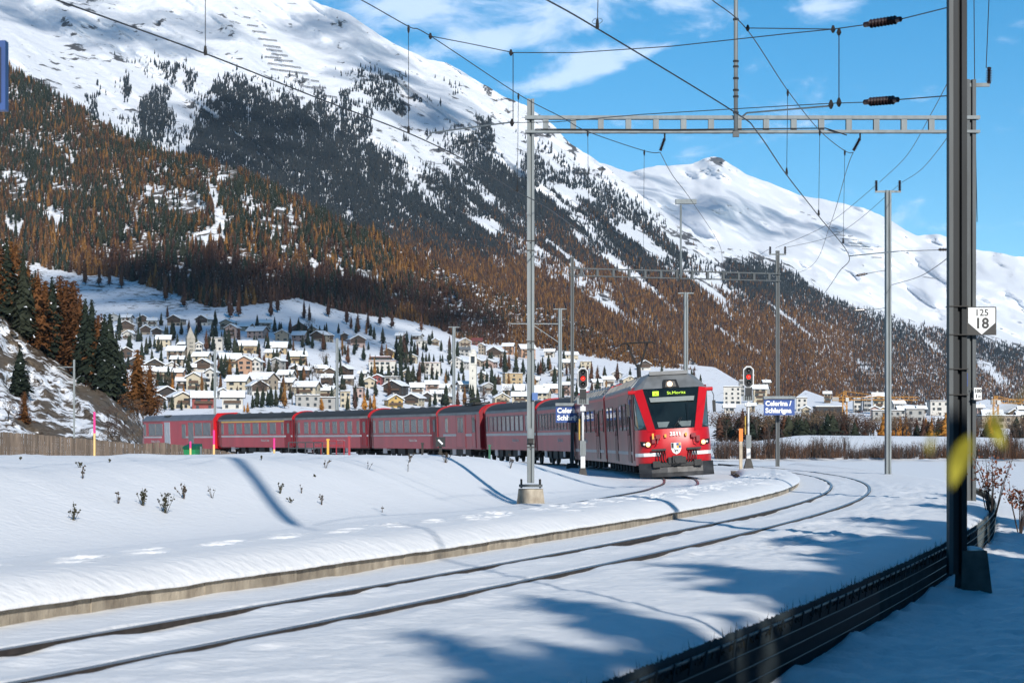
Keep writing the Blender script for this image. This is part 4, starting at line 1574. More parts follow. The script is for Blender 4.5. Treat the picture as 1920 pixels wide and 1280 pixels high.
# ---- control car at the tail
o, L0 = car_frame('control_car', 192.7, 208.0, 'red control car with grey roof and grey doors at the tail of the train')
h = (L0 - .5) / 2
mb = MB()
mb.box((0, .6, 1.9), (2.62, 2 * h - 1.2, 2.5))
mb.add([(x, -h + 1.2, z) for x, z in ((1.31, .65), (1.31, 3.15), (-1.31, 3.15), (-1.31, .65))] + [(x, yv, z) for x, yv, z in ((1.05, -h, .65), (1.0, -h + .5, 3.1), (-1.0, -h + .5, 3.1), (-1.05, -h, .65))], [(0, 1, 5, 4), (1, 2, 6, 5), (2, 3, 7, 6), (4, 5, 6, 7)])
mb.build('body', REDO, o)
r = MB()
for yv, k, zz in ((-h + .4, .8, .05), (-h + 1.6, 1, .0), (h, 1, 0)):
    r.v += [(1.33 * k, yv, 3.13 - zz), (1.3 * k, yv, 3.3 - zz), (.9 * k, yv, 3.62 - zz), (-.9 * k, yv, 3.62 - zz), (-1.3 * k, yv, 3.3 - zz), (-1.33 * k, yv, 3.13 - zz)]
for i in range(2):
    for k in range(5):
        r.f.append((i * 6 + k, i * 6 + k + 1, i * 6 + 7 + k, i * 6 + 6 + k))
        r.m.append(0)
rf = r.build('roof', ROOFB, o)
MB().box((1.0, -2.2, 3.58), (.3, 1.2, .14)).build('roof_vent', BLACKP, rf)
fr = MB()
pts = [(1.36, .7), (1.36, 3.2), (.95, 3.72), (-.95, 3.72), (-1.36, 3.2), (-1.36, .7)]
fr.add([(x, h - .04, z) for x, z in pts] + [(x, h + .12, z) for x, z in pts], [tuple(range(6)), tuple(range(6, 12))] + [(i, (i + 1) % 6, 6 + (i + 1) % 6, 6 + i) for i in range(6)])
fr.build('end_wall', RED, o)
wbig = window_me(1.55, 1.05, GLASS, ROOFG)
for q in (h - 1.5, h - 3.3, -h + 3.3, -h + 5.0):
    share('window', wbig, o, (1.31, q, 2.36))
share('window', window_me(1.1, 1.75, GLASS, ROOFG), o, (1.31, h - 5.0, 2.05))
share('window', window_me(.8, 1.2, GLASS, ROOFG), o, (1.31, h - 6.6, 2.2))
share('window', window_me(.45, 1.0, GLASS, ROOFG), o, (1.31, -h + 1.55, 2.36))
for q in (-1.45, -2.1):
    d = share('door', window_me(.58, 2.35, GREYP, GREYP), o, (1.31, q, 1.82))
    MB().box((.03, 0, .5), (.02, .3, .9)).build('door_window', GREYP, d)
MB().box((1.318, h - 3.5, 1.68), (.02, 6.6, .15)).box((1.318, -h + 3.4, 1.68), (.02, 4.2, .15)).split('side_stripe', STRIPE, o)
MB().box((1.32, -h + 3.2, 3.09), (.03, 4.6, .12)).build('cant_rail', REDD, o)
text('Rhätische Bahn', .34, STRIPE, o, (1.325, -h + 4.0, 1.3), (R(90), 0, R(90)))
MB().box((0, 0, .58), (2.1, 2 * h - 2, .4)).build('underframe', UNDER, o)
for q in (-1, 1):
    bogie(o, q * (h - 2.6))

# ================================================================== masts, portals, wires
def hprof(w, h, tf, tw):
    a, b = w / 2, h / 2
    return [(-a, -b), (a, -b), (a, -b + tf), (tw / 2, -b + tf), (tw / 2, b - tf), (a, b - tf), (a, b), (-a, b), (-a, b - tf), (-tw / 2, b - tf), (-tw / 2, -b + tf), (-a, -b + tf)]


def hmast(parent, z0, z1, w, h, mat=STEEL, loc=(0, 0), name='post', rz=0):
    mb = MB()
    pr = hprof(h, w, w * .36, w * .16)
    pr = [(b_, a_) for a_, b_ in pr][::-1]
    n = len(pr)
    c, s = math.cos(rz), math.sin(rz)
    pr = [(x * c - y * s, x * s + y * c) for x, y in pr]
    vs = [(loc[0] + x, loc[1] + y, z) for z in (z0, z1) for x, y in pr]
    mb.add(vs, [tuple(range(n))[::-1], tuple(range(n, 2 * n))] + [(k, (k + 1) % n, n + (k + 1) % n, n + k) for k in range(n)])
    return mb.build(name, mat, parent)


def insul(parent, a, b, n=7, r=.075, name='insulator'):
    """ribbed porcelain insulator from a to b with metal caps"""
    a, b = Vector(a), Vector(b)
    ax = (b - a)
    L = ax.length
    ax.normalize()
    prof = [(r * .35, 0), (r * .6, .02 * L), (r * .6, .12 * L)]
    for k in range(n):
        t = .14 + .72 * k / n
        prof += [(r * .42, t * L), (r, (t + .30 * .72 / n) * L), (r * .42, (t + .62 * .72 / n) * L)]
    prof += [(r * .6, .88 * L), (r * .6, .98 * L), (r * .35, L)]
    return MB().lathe(a, prof, 10, ax).build(name, BROWN, parent, False)


def foot(parent, w0, w1, z0, z1, mat=CONCG, loc=(0, 0)):
    mb = MB()
    a, b = w0 / 2, w1 / 2
    x, y = loc
    mb.add([(x + i * k, y + j * k, z) for k, z in ((a, z0), (b, z1)) for i, j in ((-1, -1), (1, -1), (1, 1), (-1, 1))], [(3, 2, 1, 0), (4, 5, 6, 7)] + [(k, (k + 1) % 4, 4 + (k + 1) % 4, 4 + k) for k in range(4)])
    return mb.build('concrete_foot', mat, parent)


def beam(parent, a, b, hgt, nb, ch=.06, dep=.13, mat=STEEL):
    """Vierendeel cross beam: four chords and battens"""
    a, b = Vector(a), Vector(b)
    d = (b - a).normalized()
    back = Vector((-d.y, d.x, 0))
    for k in (0, 1):
        for z in (0, -hgt):
            o = back * (dep * k)
            MB().bar(a + o + Vector((0, 0, z)), b + o + Vector((0, 0, z)), ch * .7, ch * (1.25 if z == 0 else 1)).build('chord', mat, parent)
    L = (b - a).length
    for i in range(nb):
        t = (i + .75) / (nb + .5)
        p = a.lerp(b, t) + Vector((0, 0, -hgt / 2))
        m = MB()
        m.bar(p - d * .06, p + d * .06, .012, hgt - ch)
        o = m.build('batten', mat, parent)
        m2 = MB()
        m2.bar(p + back * dep - d * .06, p + back * dep + d * .06, .012, hgt - ch)
        m2.build('batten', mat, parent)
        MB().bar(p + d * .11 + Vector((0, 0, -hgt / 2 - .03)) , p + d * .11 + back * dep + Vector((0, 0, -hgt / 2 - .03)), .16, .012).build('cross_plate', STEELD, parent)


# ---- near portal
PD = 48.0
pl_b = P(995, 942, PD)
pr_x = P(1818, 900, PD).x
portal = empty('catenary_portal', (pl_b.x, PD, 0), label='tall steel catenary portal with ladder-like beam spanning both tracks in front', cat='portal')
zt = P(0, 219, PD).z
ztl = P(0, 186, PD).z
hm = hmast(portal, P(0, 905, PD).z, ztl, .155, .16, STEEL, (0, 0), 'left_post')
foot(portal, .68, .52, pl_b.z - .35, P(0, 916, PD).z, CONC, (0, 0))
MB().box((0, -.02, P(0, 910, PD).z), (.5, .5, .05)).build('base_plate', STEELD, portal)
bl = MB()
for i in (-1, 1):
    for j in (-1, 1):
        bl.tube([(i * .2, j * .2, P(0, 914, PD).z), (i * .2, j * .2, P(0, 898, PD).z)], .025, 6)
bl.split('anchor_bolt', IRON, portal)
rx = pr_x - pl_b.x
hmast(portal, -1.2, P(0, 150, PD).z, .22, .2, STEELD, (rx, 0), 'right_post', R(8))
beam(portal, (-.12, -.12, zt - .03), (rx + .2, -.12, zt - .03), .30, 16)
MB().tube([Vector((.1, -.17, zt - .29)), Vector((3, -.17, zt - .30)), Vector((6.3, -.17, zt - .27)), Vector((6.75, -.17, zt - .42))], .013, 5).build('cable', IRON, portal)
# lamp pipe standing on the beam
px_ = P(1378, 0, PD).x - pl_b.x
MB().tube([(px_, -.2, zt - .38), (px_, -.2, zt + 3.6)], .045, 8).build('lamp_pipe', STEEL, portal, True)
MB().box((px_, -.2, zt - .40), (.13, .1, .12)).build('lamp_pipe_foot', STEELD, portal)
cl_ = MB()
for y in (40, 118, 128, 150, 172, 184, 214):
    cl_.tube([(px_, -.2, P(0, y, PD).z - .02), (px_, -.2, P(0, y, PD).z + .02)], .062, 8)
cl_.split('pipe_clamp', IRON, portal)
# hanging insulators of both messenger wires
INS1 = (P(1246, 260, PD) + Vector((0, -.05, 0)), P(1238, 283, PD))
INS2 = (P(1612, 260, PD) + Vector((0, -.05, 0)), P(1600, 283, PD))
for a, b in (INS1, INS2):
    insul(portal, a - portal.location, b - portal.location, 7, .055)
    MB().tube([a - portal.location + Vector((0, 0, .12)), a - portal.location], .02, 6).build('hook', IRON, portal)
# small plates and cabinet on the left post
MB().box((.0, -.11, P(0, 812, PD).z), (.15, .06, .22)).build('switch_box', STEEL, portal)
MB().box((0, -.11, P(0, 826, PD).z), (.12, .07, .10)).build('switch_box', IRON, portal)
pb = MB().box((.09, -.13, P(0, 743, PD).z), (.12, .02, .16)).build('blue_plate', M('light_blue_plate', (.06, .14, .36), .5), portal)
for yq in (452, 470, 640, 832, 838, 655):
    MB().box((0, -.09, P(0, yq, PD).z), (.17, .012, .02)).build('band', IRON, portal)
# insulator bracket and cables on the right post
br = P(1836, 160, PD) - portal.location
MB().bar((rx, 0, br.z), (rx + .42, -.05, br.z), .06, .08).build('bracket', STEEL, portal)
insul(portal, (rx + .40, -.05, br.z + .02), (rx + .41, -.05, br.z + .38), 7, .075)

# kilometre signs on the right post
SIGNW = M('sign_white', (.70, .71, .71), .45, var=.04)
SIGNK = M('sign_black', (.012, .012, .012), .5, var=.1)
def plate(name, label, x0, x1, y0, y1, d, lines, shape=None):
    a, b = P(x0, y0, d), P(x1, y1, d)
    c = (a + b) / 2
    w, hh = b.x - a.x, a.z - b.z
    o = empty(name, c, label=label, cat='sign')
    if shape == 'arrow':
        MB().box((0, 0, 0), (w, .02, hh)).build('panel', SIGNK, o)
        m = MB()
        q = -.013
        k = .92
        m.poly((-w / 2 * k, q, hh / 2 * .93), (w / 2 * k, q, hh / 2 * .93), (w / 2 * k, q, -hh * .07), (0, q, -hh / 2 * .96), (-w / 2 * k, q, -hh * .07))
        m.build('white_field', SIGNW, o)
    else:
        MB().box((0, 0, 0), (w, .02, hh)).build('panel', SIGNW, o)
    for body, size, dx, dz, bold in lines:
        text(body, size, SIGNK, o, (dx, -.018, dz), (R(90), 0, 0), bold=bold)
    MB().bar((-w * .8, .03, hh / 2 - .02), (w * .5, .03, hh / 2 - .02), .02, .025).build('clamp', IRON, o)
    MB().bar((-w * .8, .03, -hh / 2 + .02), (w * .5, .03, -hh / 2 + .02), .02, .025).build('clamp', IRON, o)
    return o


plate('kilometre_sign', 'white and black pointed sign reading 125 18 on the right portal post', 1813, 1868, 575, 628, PD - .25, [('125', .20, 0, .17, .002), ('18', .31, 0, -.06, .008)], 'arrow')
plate('distance_sign', 'small white plate reading 100 above 1 19 beside the dark near mast', 1826, 1840.5, 726.5, 749, PD - .25, [('100', .105, 0, .055, .003), ('1', .105, -.03, -.055, .004), ('19', .06, .03, -.065, .001)])
MB().box((0, 0, 0), (.04, .02, .28)).build('blue_tag', BLUEP, portal).location = P(1810, 712, PD) - portal.location + Vector((0, -.15, 0))

# ---- near dark mast
STEELN = M('shaded_mast_steel', (.022, .026, .03), .55, .1, var=.2, scale=2.5, stretch=(3, 3, .4))  # tree shade on the near mast is put into this dark colour
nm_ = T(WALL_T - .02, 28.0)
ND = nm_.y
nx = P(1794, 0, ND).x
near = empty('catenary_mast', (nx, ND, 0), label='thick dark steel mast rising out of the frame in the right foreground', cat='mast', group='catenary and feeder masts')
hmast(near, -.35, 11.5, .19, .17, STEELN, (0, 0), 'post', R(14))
MB().box((-.088, -.10, 5.6), (.05, .02, 11.9)).build('lit_edge_strip', STEELD, near)  # lighter strip paints the brighter lit flange edge
ft = MB()
ft.add([(i * .5 * a + ox, j * .5 * b + oy, z) for a, b, z, ox, oy in ((.46, .5, -1.2, .24, .1), (.30, .36, -.07, .20, .1)) for i, j in ((-1, -1), (1, -1), (1, 1), (-1, 1))], [(3, 2, 1, 0), (4, 5, 6, 7)] + [(k, (k + 1) % 4, 4 + (k + 1) % 4, 4 + k) for k in range(4)])
ft.build('concrete_foot', M('shaded_concrete', (.12, .112, .10), .85, var=.25, scale=5, bump=.006, bscale=30), near)  # the shade on this foot is put into its darker colour
MB().lathe((.20, .1, -.08), [(.14, 0), (.15, .02), (.10, .045), (.02, .06)], 10).build('snow_cap', SNOW, near, True)
for yq in (575, 628, 692, 740):
    MB().box((0, -.01, P(0, yq, ND).z), (.23, .22, .012)).build('band', IRON, near)


# ---- cross-span wires between the masts
def wire(name, label, pts, r, cat='wire', sub=10, sag=0.0, group='overhead line wires'):
    pts = [P(*p) if not isinstance(p, Vector) else p for p in pts]
    out = []
    n = len(pts)
    for i in range(n - 1):
        p0, p1, p2, p3 = pts[max(i - 1, 0)], pts[i], pts[i + 1], pts[min(i + 2, n - 1)]
        for k in range(sub):
            t = k / sub
            q = .5 * ((2 * p1) + (p2 - p0) * t + (2 * p0 - 5 * p1 + 4 * p2 - p3) * t * t + (3 * p1 - p0 - 3 * p2 + p3) * t ** 3)
            q = q - Vector((0, 0, sag * 4 * t * (1 - t)))
            out.append(q)
    out.append(pts[-1])
    return tag(MB().tube(out, r, 5, 0, False).build(name, WIREM), label, cat, group)


def drop(pairs, label_fmt, r=.005):
    for i, (a, b, lab) in enumerate(pairs):
        a, b = P(*a), P(*b)
        o = empty('dropper', b, label=lab, cat='dropper wire', group='droppers of the overhead line')
        MB().tube([a - b, Vector((0, 0, 0))], r, 4).build('rod', WIREM, o)
        MB().lathe((0, 0, -.02), [(.018, 0), (.026, .03), (.016, .12)], 6).build('lower_clamp', IRON, o)
        MB().lathe(a - b + Vector((0, 0, -.1)), [(.014, 0), (.024, .06), (.014, .12)], 6).build('upper_clamp', IRON, o)


wire('contact_wire', 'thick overhead wire sloping from the top left corner towards the train', [(-20, -45, 22.5), (105, 0, 25.2), (385, 101, 29), (600, 186, 32.8), (766, 250, 36.3), (880, 305, 39.2), (960, 354, 42.3), (1044, 402, 47), (1120, 470, 62), (1172, 565, 80), (1196, 645, 96)], .0105)
wire('messenger_wire', 'upper wire running down to the left hanging insulator of the portal', [(560, -60, 27), (677, 0, 31), (766, 50, 34.5), (807, 68, 36), (972, 177, 42), (1053, 220, 44.3), (1102, 247, 45.4), (1208, 283, 47.6), (1238, 286, PD)], .0085)
wire('contact_wire', 'thick overhead wire crossing the blue sky above the portal beam', [(960, -36, 23), (1025, 0, 24.8), (1120, 54, 26.8), (1378, 211, 32.7), (1420, 248, 34.5), (1475, 328, 39.2), (1535, 405, 45.2), (1592, 480, 54), (1573, 510, 65), (1541, 556, 80), (1500, 604, 98)], .0105)
wire('messenger_wire', 'upper wire running down to the right hanging insulator of the portal', [(1290, -40, 30), (1335, 0, 32), (1400, 55, 34.4), (1477, 170, 39.7), (1537, 245, 44.6), (1584, 283, 47.5), (1600, 286, PD)], .0085)
wire('messenger_wire', 'thin wire from the left hanging insulator back to the far portal', [(1238, 286, PD), (1262, 330, 56), (1299, 380, 66), (1352, 468, 90), (1350, 525, 111)], .0085)
wire('messenger_wire', 'thin wire from the right hanging insulator back to the far portal', [(1600, 286, PD), (1587, 320, 54), (1557, 420, 76), (1520, 500, 98), (1440, 526, 112)], .0085)
drop([((385, -60, 29), (385, 101, 29), 'dropper wire furthest left, against the snowy mountain'), ((766, 50, 35), (766, 248, 36.3), 'dropper wire left of the portal against the mountain slope'), ((972, 177, 42), (970, 358, 42.6), 'dropper wire just left of the tall left portal post'),
      ((1102, 247, 45.4), (1104, 452, 50), 'dropper wire just right of the left portal post'), ((1208, 283, 47.6), (1206, 500, 66), 'dropper wire under the left hanging insulator'), ((1122, -40, 26.8), (1120, 52, 26.8), 'short dropper wire at the top edge above the portal'),
      ((1477, 170, 39.7), (1475, 326, 39.2), 'dropper wire crossing the portal beam right of its lamp pipe'), ((1537, 245, 44.6), (1535, 403, 45.2), 'dropper wire below the portal beam, second from the right'), ((1584, 283, 47.5), (1581, 455, 51), 'dropper wire below the right hanging insulator')], '')
lp = MB()
c0 = P(1120, 40, 26.8)
lp.tube([c0 + Vector((.06 * math.cos(a) * (1 + .2 * math.sin(2 * a)), 0, .035 * math.sin(a))) for a in np.linspace(0, 6.283, 15)], .003, 4)
tag(lp.build('wire_loop', WIREM), 'little loop of thin wire on the top dropper', 'wire loop')
# pull-off spans to the near mast
mastx = Vector((nx - .1, ND, 0))


def at_mast(y):
    return Vector((nx - .09, ND - .02, P(0, y, ND).z))


u1 = P(1690, 36, 28.6)
u2 = P(1620, 47, 29.1)
so = empty('pull_off_span', at_mast(14), label='upper cross-span wire with ribbed insulator tied to the near mast', cat='span wire', group='pull-off spans')
loc = so.location
sp = [P(1562, 55, 29.6), P(1480, 63, 30.5), P(1260, 87, 32.6), P(1080, 99, 34), P(962, 99, 35), P(880, 82, 35.6), P(807, 68, 36)]
MB().tube([at_mast(14) - loc, u1 - loc], .008, 5).build('tail_wire', WIREM, so)
insul(so, u1 - loc, u2 - loc, 8, .06)
MB().tube([u2 - loc] + [p - loc for p in sp], .0075, 5).build('span_wire', WIREM, so)
MB().tube([P(1562, 55, 29.6) - loc, P(1402, 53, 34.3) - loc], .008, 5).build('stay', WIREM, so)
MB().tube([P(1573, 58, 29.5) - loc, P(1573, 193, 29.5) - loc], .007, 5).build('tie', WIREM, so)
MB().tube([P(962, 99, 35) - loc, P(962, 228, 35.3) - loc], .007, 5).build('tie', WIREM, so)
fit_ = MB()
for p in (P(1562, 55, 29.6), P(958, 99, 35), P(1573, 60, 29.5), P(807, 68, 36), P(1402, 53, 34.3)):
    fit_.lathe(p - loc + Vector((0, 0, -.05)), [(.014, 0), (.036, .04), (.014, .1)], 6)
fit_.split('clamp', IRON, so)
l1, l2 = P(1685, 187, 28.6), P(1620, 192, 29.1)
so = empty('pull_off_span', at_mast(180), label='lower cross-span wire with ribbed insulator just above the portal beam', cat='span wire', group='pull-off spans')
loc = so.location
MB().tube([at_mast(180) - loc, l1 - loc], .008, 5).build('tail_wire', WIREM, so)
insul(so, l1 - loc, l2 - loc, 8, .06)
MB().tube([l2 - loc] + [p - loc for p in (P(1558, 194, 29.6), P(1400, 203, 31), P(1200, 215, 33), P(1040, 229, 34.6), P(962, 230, 35.3))], .0065, 5).build('span_wire', WIREM, so)
MB().tube([P(1555, 199, 29.7) - loc, P(1400, 212, 32.6) - loc, P(1392, 219, 33) - loc], .013, 6).build('registration_arm', STEEL, so)
MB().tube([P(960, 229, 35.3) - loc, P(810, 249, 36.9) - loc, P(800, 262, 37) - loc], .013, 6).build('registration_arm', STEEL, so)
fit_ = MB()
for p in (P(1558, 196, 29.6), P(960, 230, 35.3), P(1573, 192, 29.5)):
    fit_.lathe(p - loc + Vector((0, 0, -.06)), [(.014, 0), (.04, .05), (.014, .12)], 6)
fit_.split('clamp', IRON, so)

# ---- far portal
LA, RA = P(1073, 885, 110), P(1458, 872, 114)
far = empty('catenary_portal', (LA.x, LA.y, 0), label='smaller steel catenary portal behind, spanning above the red train', cat='portal')
Lf = far.location
zb_ = P(0, 503, 110).z
hmast(far, P(0, 868, 110).z, P(0, 482, 110).z, .17, .18, STEELD, (0, 0), 'left_post')
foot(far, .80, .5, LA.z - .3, P(0, 868, 110).z, IRON, (0, 0))
hmast(far, RA.z - .2, P(0, 470, 114).z, .19, .18, STEELD, (RA.x - Lf.x, RA.y - Lf.y), 'right_post')
ra = Vector((RA.x - Lf.x + .15, RA.y - Lf.y - .1, zb_))
beam(far, (-.15, -.12, zb_), ra, .36, 13, .05, .12, STEELD)
mx_ = P(1276, 0, 112).x - Lf.x
MB().tube([(mx_, 1.8, zb_ - .4), (mx_, 1.8, P(0, 385, 112).z)], .05, 8).build('lamp_pipe', STEEL, far, True)
MB().box((mx_ + .25, 1.8, P(0, 379, 112).z), (1.05, .35, .22)).build('lamp_head', STEEL, far)
for dx in (1231, 1352):
    insul(far, P(dx + 4, 530, 112) - Lf, P(dx, 541, 112) - Lf, 6, .06)


def top_insulators(o, loc, z, spread=.38, tall=.42):
    x, y = loc
    MB().bar((x - spread - .05, y, z), (x + spread + .05, y, z), .07, .08).build('cross_arm', STEEL, o)
    for s in (-1, 1):
        insul(o, (x + s * spread, y, z + .02), (x + s * spread, y, z + .02 + tall), 6, .085)


top_insulators(far, (RA.x - Lf.x, RA.y - Lf.y), P(0, 477, 114).z, .38, .38)


# ---- single masts
def mast(x, ytop, ybase, d, label, w=.2, ins=True, spread=.45, arm=None, mat=STEEL):
    b = P(x, ybase, d)
    o = empty('catenary_mast', (b.x, d, 0), label=label, cat='mast', group='catenary and feeder masts')
    hmast(o, b.z - .3, P(0, ytop, d).z, w, w, mat, (0, 0), 'post', R(10))
    if ins:
        top_insulators(o, (0, 0), P(0, ytop, d).z - .05, spread)
    return o


m_feed = mast(1665, 357, 891, 88, 'tall steel mast with two insulators standing in the snow right of the far portal', .21, True, .46)
mast(1286, 548, 760, 141, 'steel mast with two insulators rising behind the roof of the leading car', .24, True, .44)
m50 = mast(1050, 578, 770, 162, 'steel mast with two insulators and side bracket behind the dark station sign', .24, True, .42)
MB().bar((0, 0, P(0, 607, 162).z), (-3.6, -.3, P(0, 607, 162).z), .06, .07).bar((-.02, 0, P(0, 643, 162).z), (-1.9, -.2, P(0, 610, 162).z), .05, .05).build('bracket', STEEL, m50)
mast(851, 612, 775, 187, 'steel mast with two insulators above the baggage car roof', .24, True, .42)
mast(632, 634, 775, 209, 'plain steel mast rising behind the middle red coaches', .25, False)
mast(403, 655, 775, 239, 'plain steel mast rising above the front end of the tail car', .26, False)
m139 = mast(139, 674, 830, 255, 'lone steel mast with side bracket before the rocky slope', .22, False)
zz = P(0, 688, 255).z
MB().bar((0, 0, zz), (-2.0, 0, zz), .08, .08).bar((-.05, 0, P(0, 708, 255).z), (-1.7, 0, P(0, 692, 255).z), .06, .06).bar((.1, 0, P(0, 712, 255).z), (.75, 0, P(0, 704, 255).z), .05, .05).split('bracket', STEEL, m139)

# feeder wires
wire('feeder_wire', 'feeder cable rising right from the tall mast to the near mast top', [(1649, 342, 88), (1700, 292, 76), (1745, 215, 60), (1781, 147, PD)], .010)
wire('feeder_wire', 'second feeder cable rising right from the tall mast behind the near mast', [(1691, 342, 88), (1725, 320, 80), (1760, 280, 64), (1800, 222, 50)], .010)
wire('feeder_wire', 'upper feeder cable sagging left from the tall mast to the far portal', [(1643, 347, 88), (1546, 424, 101), (1454, 465, 114)], .010)
wire('feeder_wire', 'lower feeder cable sagging left from the tall mast to the far portal', [(1685, 347, 88), (1575, 436, 101), (1474, 464, 114)], .010)
wire('feeder_wire', 'thin feeder cable between the far portal and the mast above the leading car', [(1444, 466, 114), (1370, 508, 127), (1299, 532, 141)], .010)
wire('feeder_wire', 'thin feeder cable left of the leading car mast', [(1272, 532, 141), (1160, 560, 150), (1060, 568, 162)], .010)
wire('feeder_wire', 'thin feeder cable crossing above the red coaches', [(1038, 568, 162), (940, 596, 174), (861, 602, 187)], .010)
wire('feeder_wire', 'vertical cable running down beside the right portal post', [(1826, -20, PD), (1828, 200, PD), (1832, 416, PD)], .010)
wire('feeder_wire', 'vertical cable dropping onto the insulator at the right edge', [(1855, -20, PD), (1849, 128, PD)], .010)
wire('guy_cable', 'sagging cable from the tall mast to the right portal post', [(1672, 534, 88), (1720, 520, 76), (1755, 500, 60), (1800, 465, PD)], .011)
# registration arms and their insulators near the far portal
for k, (x0, y0, d0, x1, y1, d1, xi, lab) in enumerate(((1592, 480, 54, 1684, 471, 62, 1780, 'long arm holding the contact wire before the far snow range'), (1605, 517, 86, 1640, 510, 87, 1661, 'short arm with insulator left of the tall mast'), (1600, 582, 86, 1640, 580, 87, 1661, 'lower short arm with insulator left of the tall mast'))):
    a, b, c = P(x0, y0, d0), P(x1, y1, d1), P(xi, y1 - 3, d1)
    o = empty('registration_arm', a, label=lab, cat='registration arm', group='registration arms')
    MB().tube([Vector((0, 0, 0)), b - a], .016, 5).build('tube', STEEL, o)
    MB().tube([b - a, c - a], .009, 4).build('stay_wire', WIREM, o)
    if k:
        insul(o, Vector((0, 0, 0)), (b - a) * .6, 5, .055)
    else:
        insul(o, (c - a) - Vector((.3, 0, 0)), c - a, 5, .06)

# ================================================================== signals, station signs
SIGF = M('signal_rim', (.58, .59, .60), .5, var=.05)


def signal(x, ytop, ybase, d, label):
    b = P(x, ybase, d)
    o = empty('signal', (b.x, d, b.z), label=label, cat='railway signal', group='red light signals')
    s = d / FPX
    H = (ybase - ytop) * s
    w, h = 20 * s, 41 * s
    c = H - h / 2
    k = .3 * w

    def octo(w_, h_, y0, y1, mat, name, par=o):
        k = .3 * w_
        a, b_ = w_ / 2, h_ / 2
        pr = [(a - k, -b_), (a, -b_ + k), (a, b_ - k), (a - k, b_), (-a + k, b_), (-a, b_ - k), (-a, -b_ + k), (-a + k, -b_)]
        m = MB()
        m.add([(x_, y, c + z_) for y in (y0, y1) for x_, z_ in pr], [tuple(range(8)), tuple(range(8, 16))] + [(i, (i + 1) % 8, 8 + (i + 1) % 8, 8 + i) for i in range(8)])
        return m.build(name, mat, par)
    octo(w, h, 0, .06, SIGF, 'back_board')
    f = octo(w * .78, h * .88, -.05, 0.0, BLACKP, 'lamp_face')
    for i, zc in enumerate((.28, 0.0, -.28)):
        lit = i == 1
        MB().lathe((0, -.05, c + zc * h), [(w * (.20 if lit else .17), 0), (w * .18, .02), (w * .05, .04)], 12, Vector((0, -1, 0))).build('red_lens' if lit else 'dark_lens', REDLAMP if lit else BLACKP, f, True)
        hd = MB()
        for a0 in np.linspace(R(20), R(160), 6)[:-1]:
            a1 = a0 + R(28)
            r_ = w * .26
            hd.poly((r_ * math.cos(a0), -.05, c + zc * h + r_ * math.sin(a0)), (r_ * math.cos(a1), -.05, c + zc * h + r_ * math.sin(a1)), (r_ * math.cos(a1), -.22, c + zc * h + r_ * math.sin(a1)), (r_ * math.cos(a0), -.22, c + zc * h + r_ * math.sin(a0)))
        hd.build('lamp_hood', BLACKP, f)
    MB().box((0, 0, c - h * .5 - .16), (w * .62, .2, .34)).build('number_box', BLACKP, o)
    MB().box((0, 0, H - h - .44), (w * 1.1, .06, .24)).build('speed_indicator', STEEL, o)
    g = MB()
    for i in range(4):
        g.box((-w * .28 + i * w * .18, -.034, H - h - .44), (w * .1, .012, .18))
    g.split('indicator_slat', BLACKP, o)
    MB().tube([(0, .05, 0), (0, .05, H - h * .4)], .045, 8).build('post', SIGF, o, True)
    MB().box((0, 0, H - h - .72), (.2, .16, .18)).build('junction_box', SIGF, o)
    MB().box((0, 0, 1.05), (.22, .2, .55)).build('relay_box', STEEL, o)
    MB().box((0, .05, .4), (.17, .17, .9)).build('lower_column', SIGF, o)
    foot(o, .42, .2, -.15, .3, IRON)
    MB().box((-.13, .08, 1.75), (.05, .03, .8)).build('yellow_strip', M('strip_yellow', (.42, .27, .02), .5), o)
    return o


signal(1093, 689, 892, 84.5, 'signal showing red, left of the train before the dark station sign')
signal(1403.5, 686, 872, 98, 'signal showing red, right of the train beside an orange topped post')

SIGNT = M('sign_lettering', (.8, .8, .8), .5, var=.03)


def station_sign(x0, x1, y0, y1, d, label):
    a, b = P(x0, y0, d), P(x1, y1, d)
    w, h = b.x - a.x, a.z - b.z
    o = empty('station_sign', (a + b) / 2, label=label, cat='station sign', group='blue station name signs')
    MB().box((0, 0, 0), (w, .07, h)).build('panel', BLUEP, o)
    MB().box((0, 0, h / 2 + .08), (w * 1.02, .3, .14)).build('lamp_cover', STEEL, o)
    text('Celerina /', .335, SIGNT, o, (-w * .45, -.04, h * .22), (R(90), 0, 0), align='LEFT', bold=.012, sx=.98)
    text('Schlarigna', .335, SIGNT, o, (-w * .45, -.04, -h * .22), (R(90), 0, 0), align='LEFT', bold=.012, sx=.98)
    return o


station_sign(1042, 1092, 761, 792, 109.2, 'dark blue station name sign in shade left of the train')
station_sign(1432, 1490, 748, 778, 113.2, 'bright blue station name sign on the post right of the train')

# orange-topped post on the platform end
b = P(1389, 877, 88)
o = empty('marker_post', (b.x, 88, b.z), label='grey wooden post with orange top box beside the right signal', cat='post')
MB().box((0, 0, .45), (.12, .12, 1.2)).build('shaft', CONC, o)
MB().box((0, 0, 1.30), (.15, .14, .5)).build('orange_box', M('orange_paint', (.75, .20, .02), .5), o)

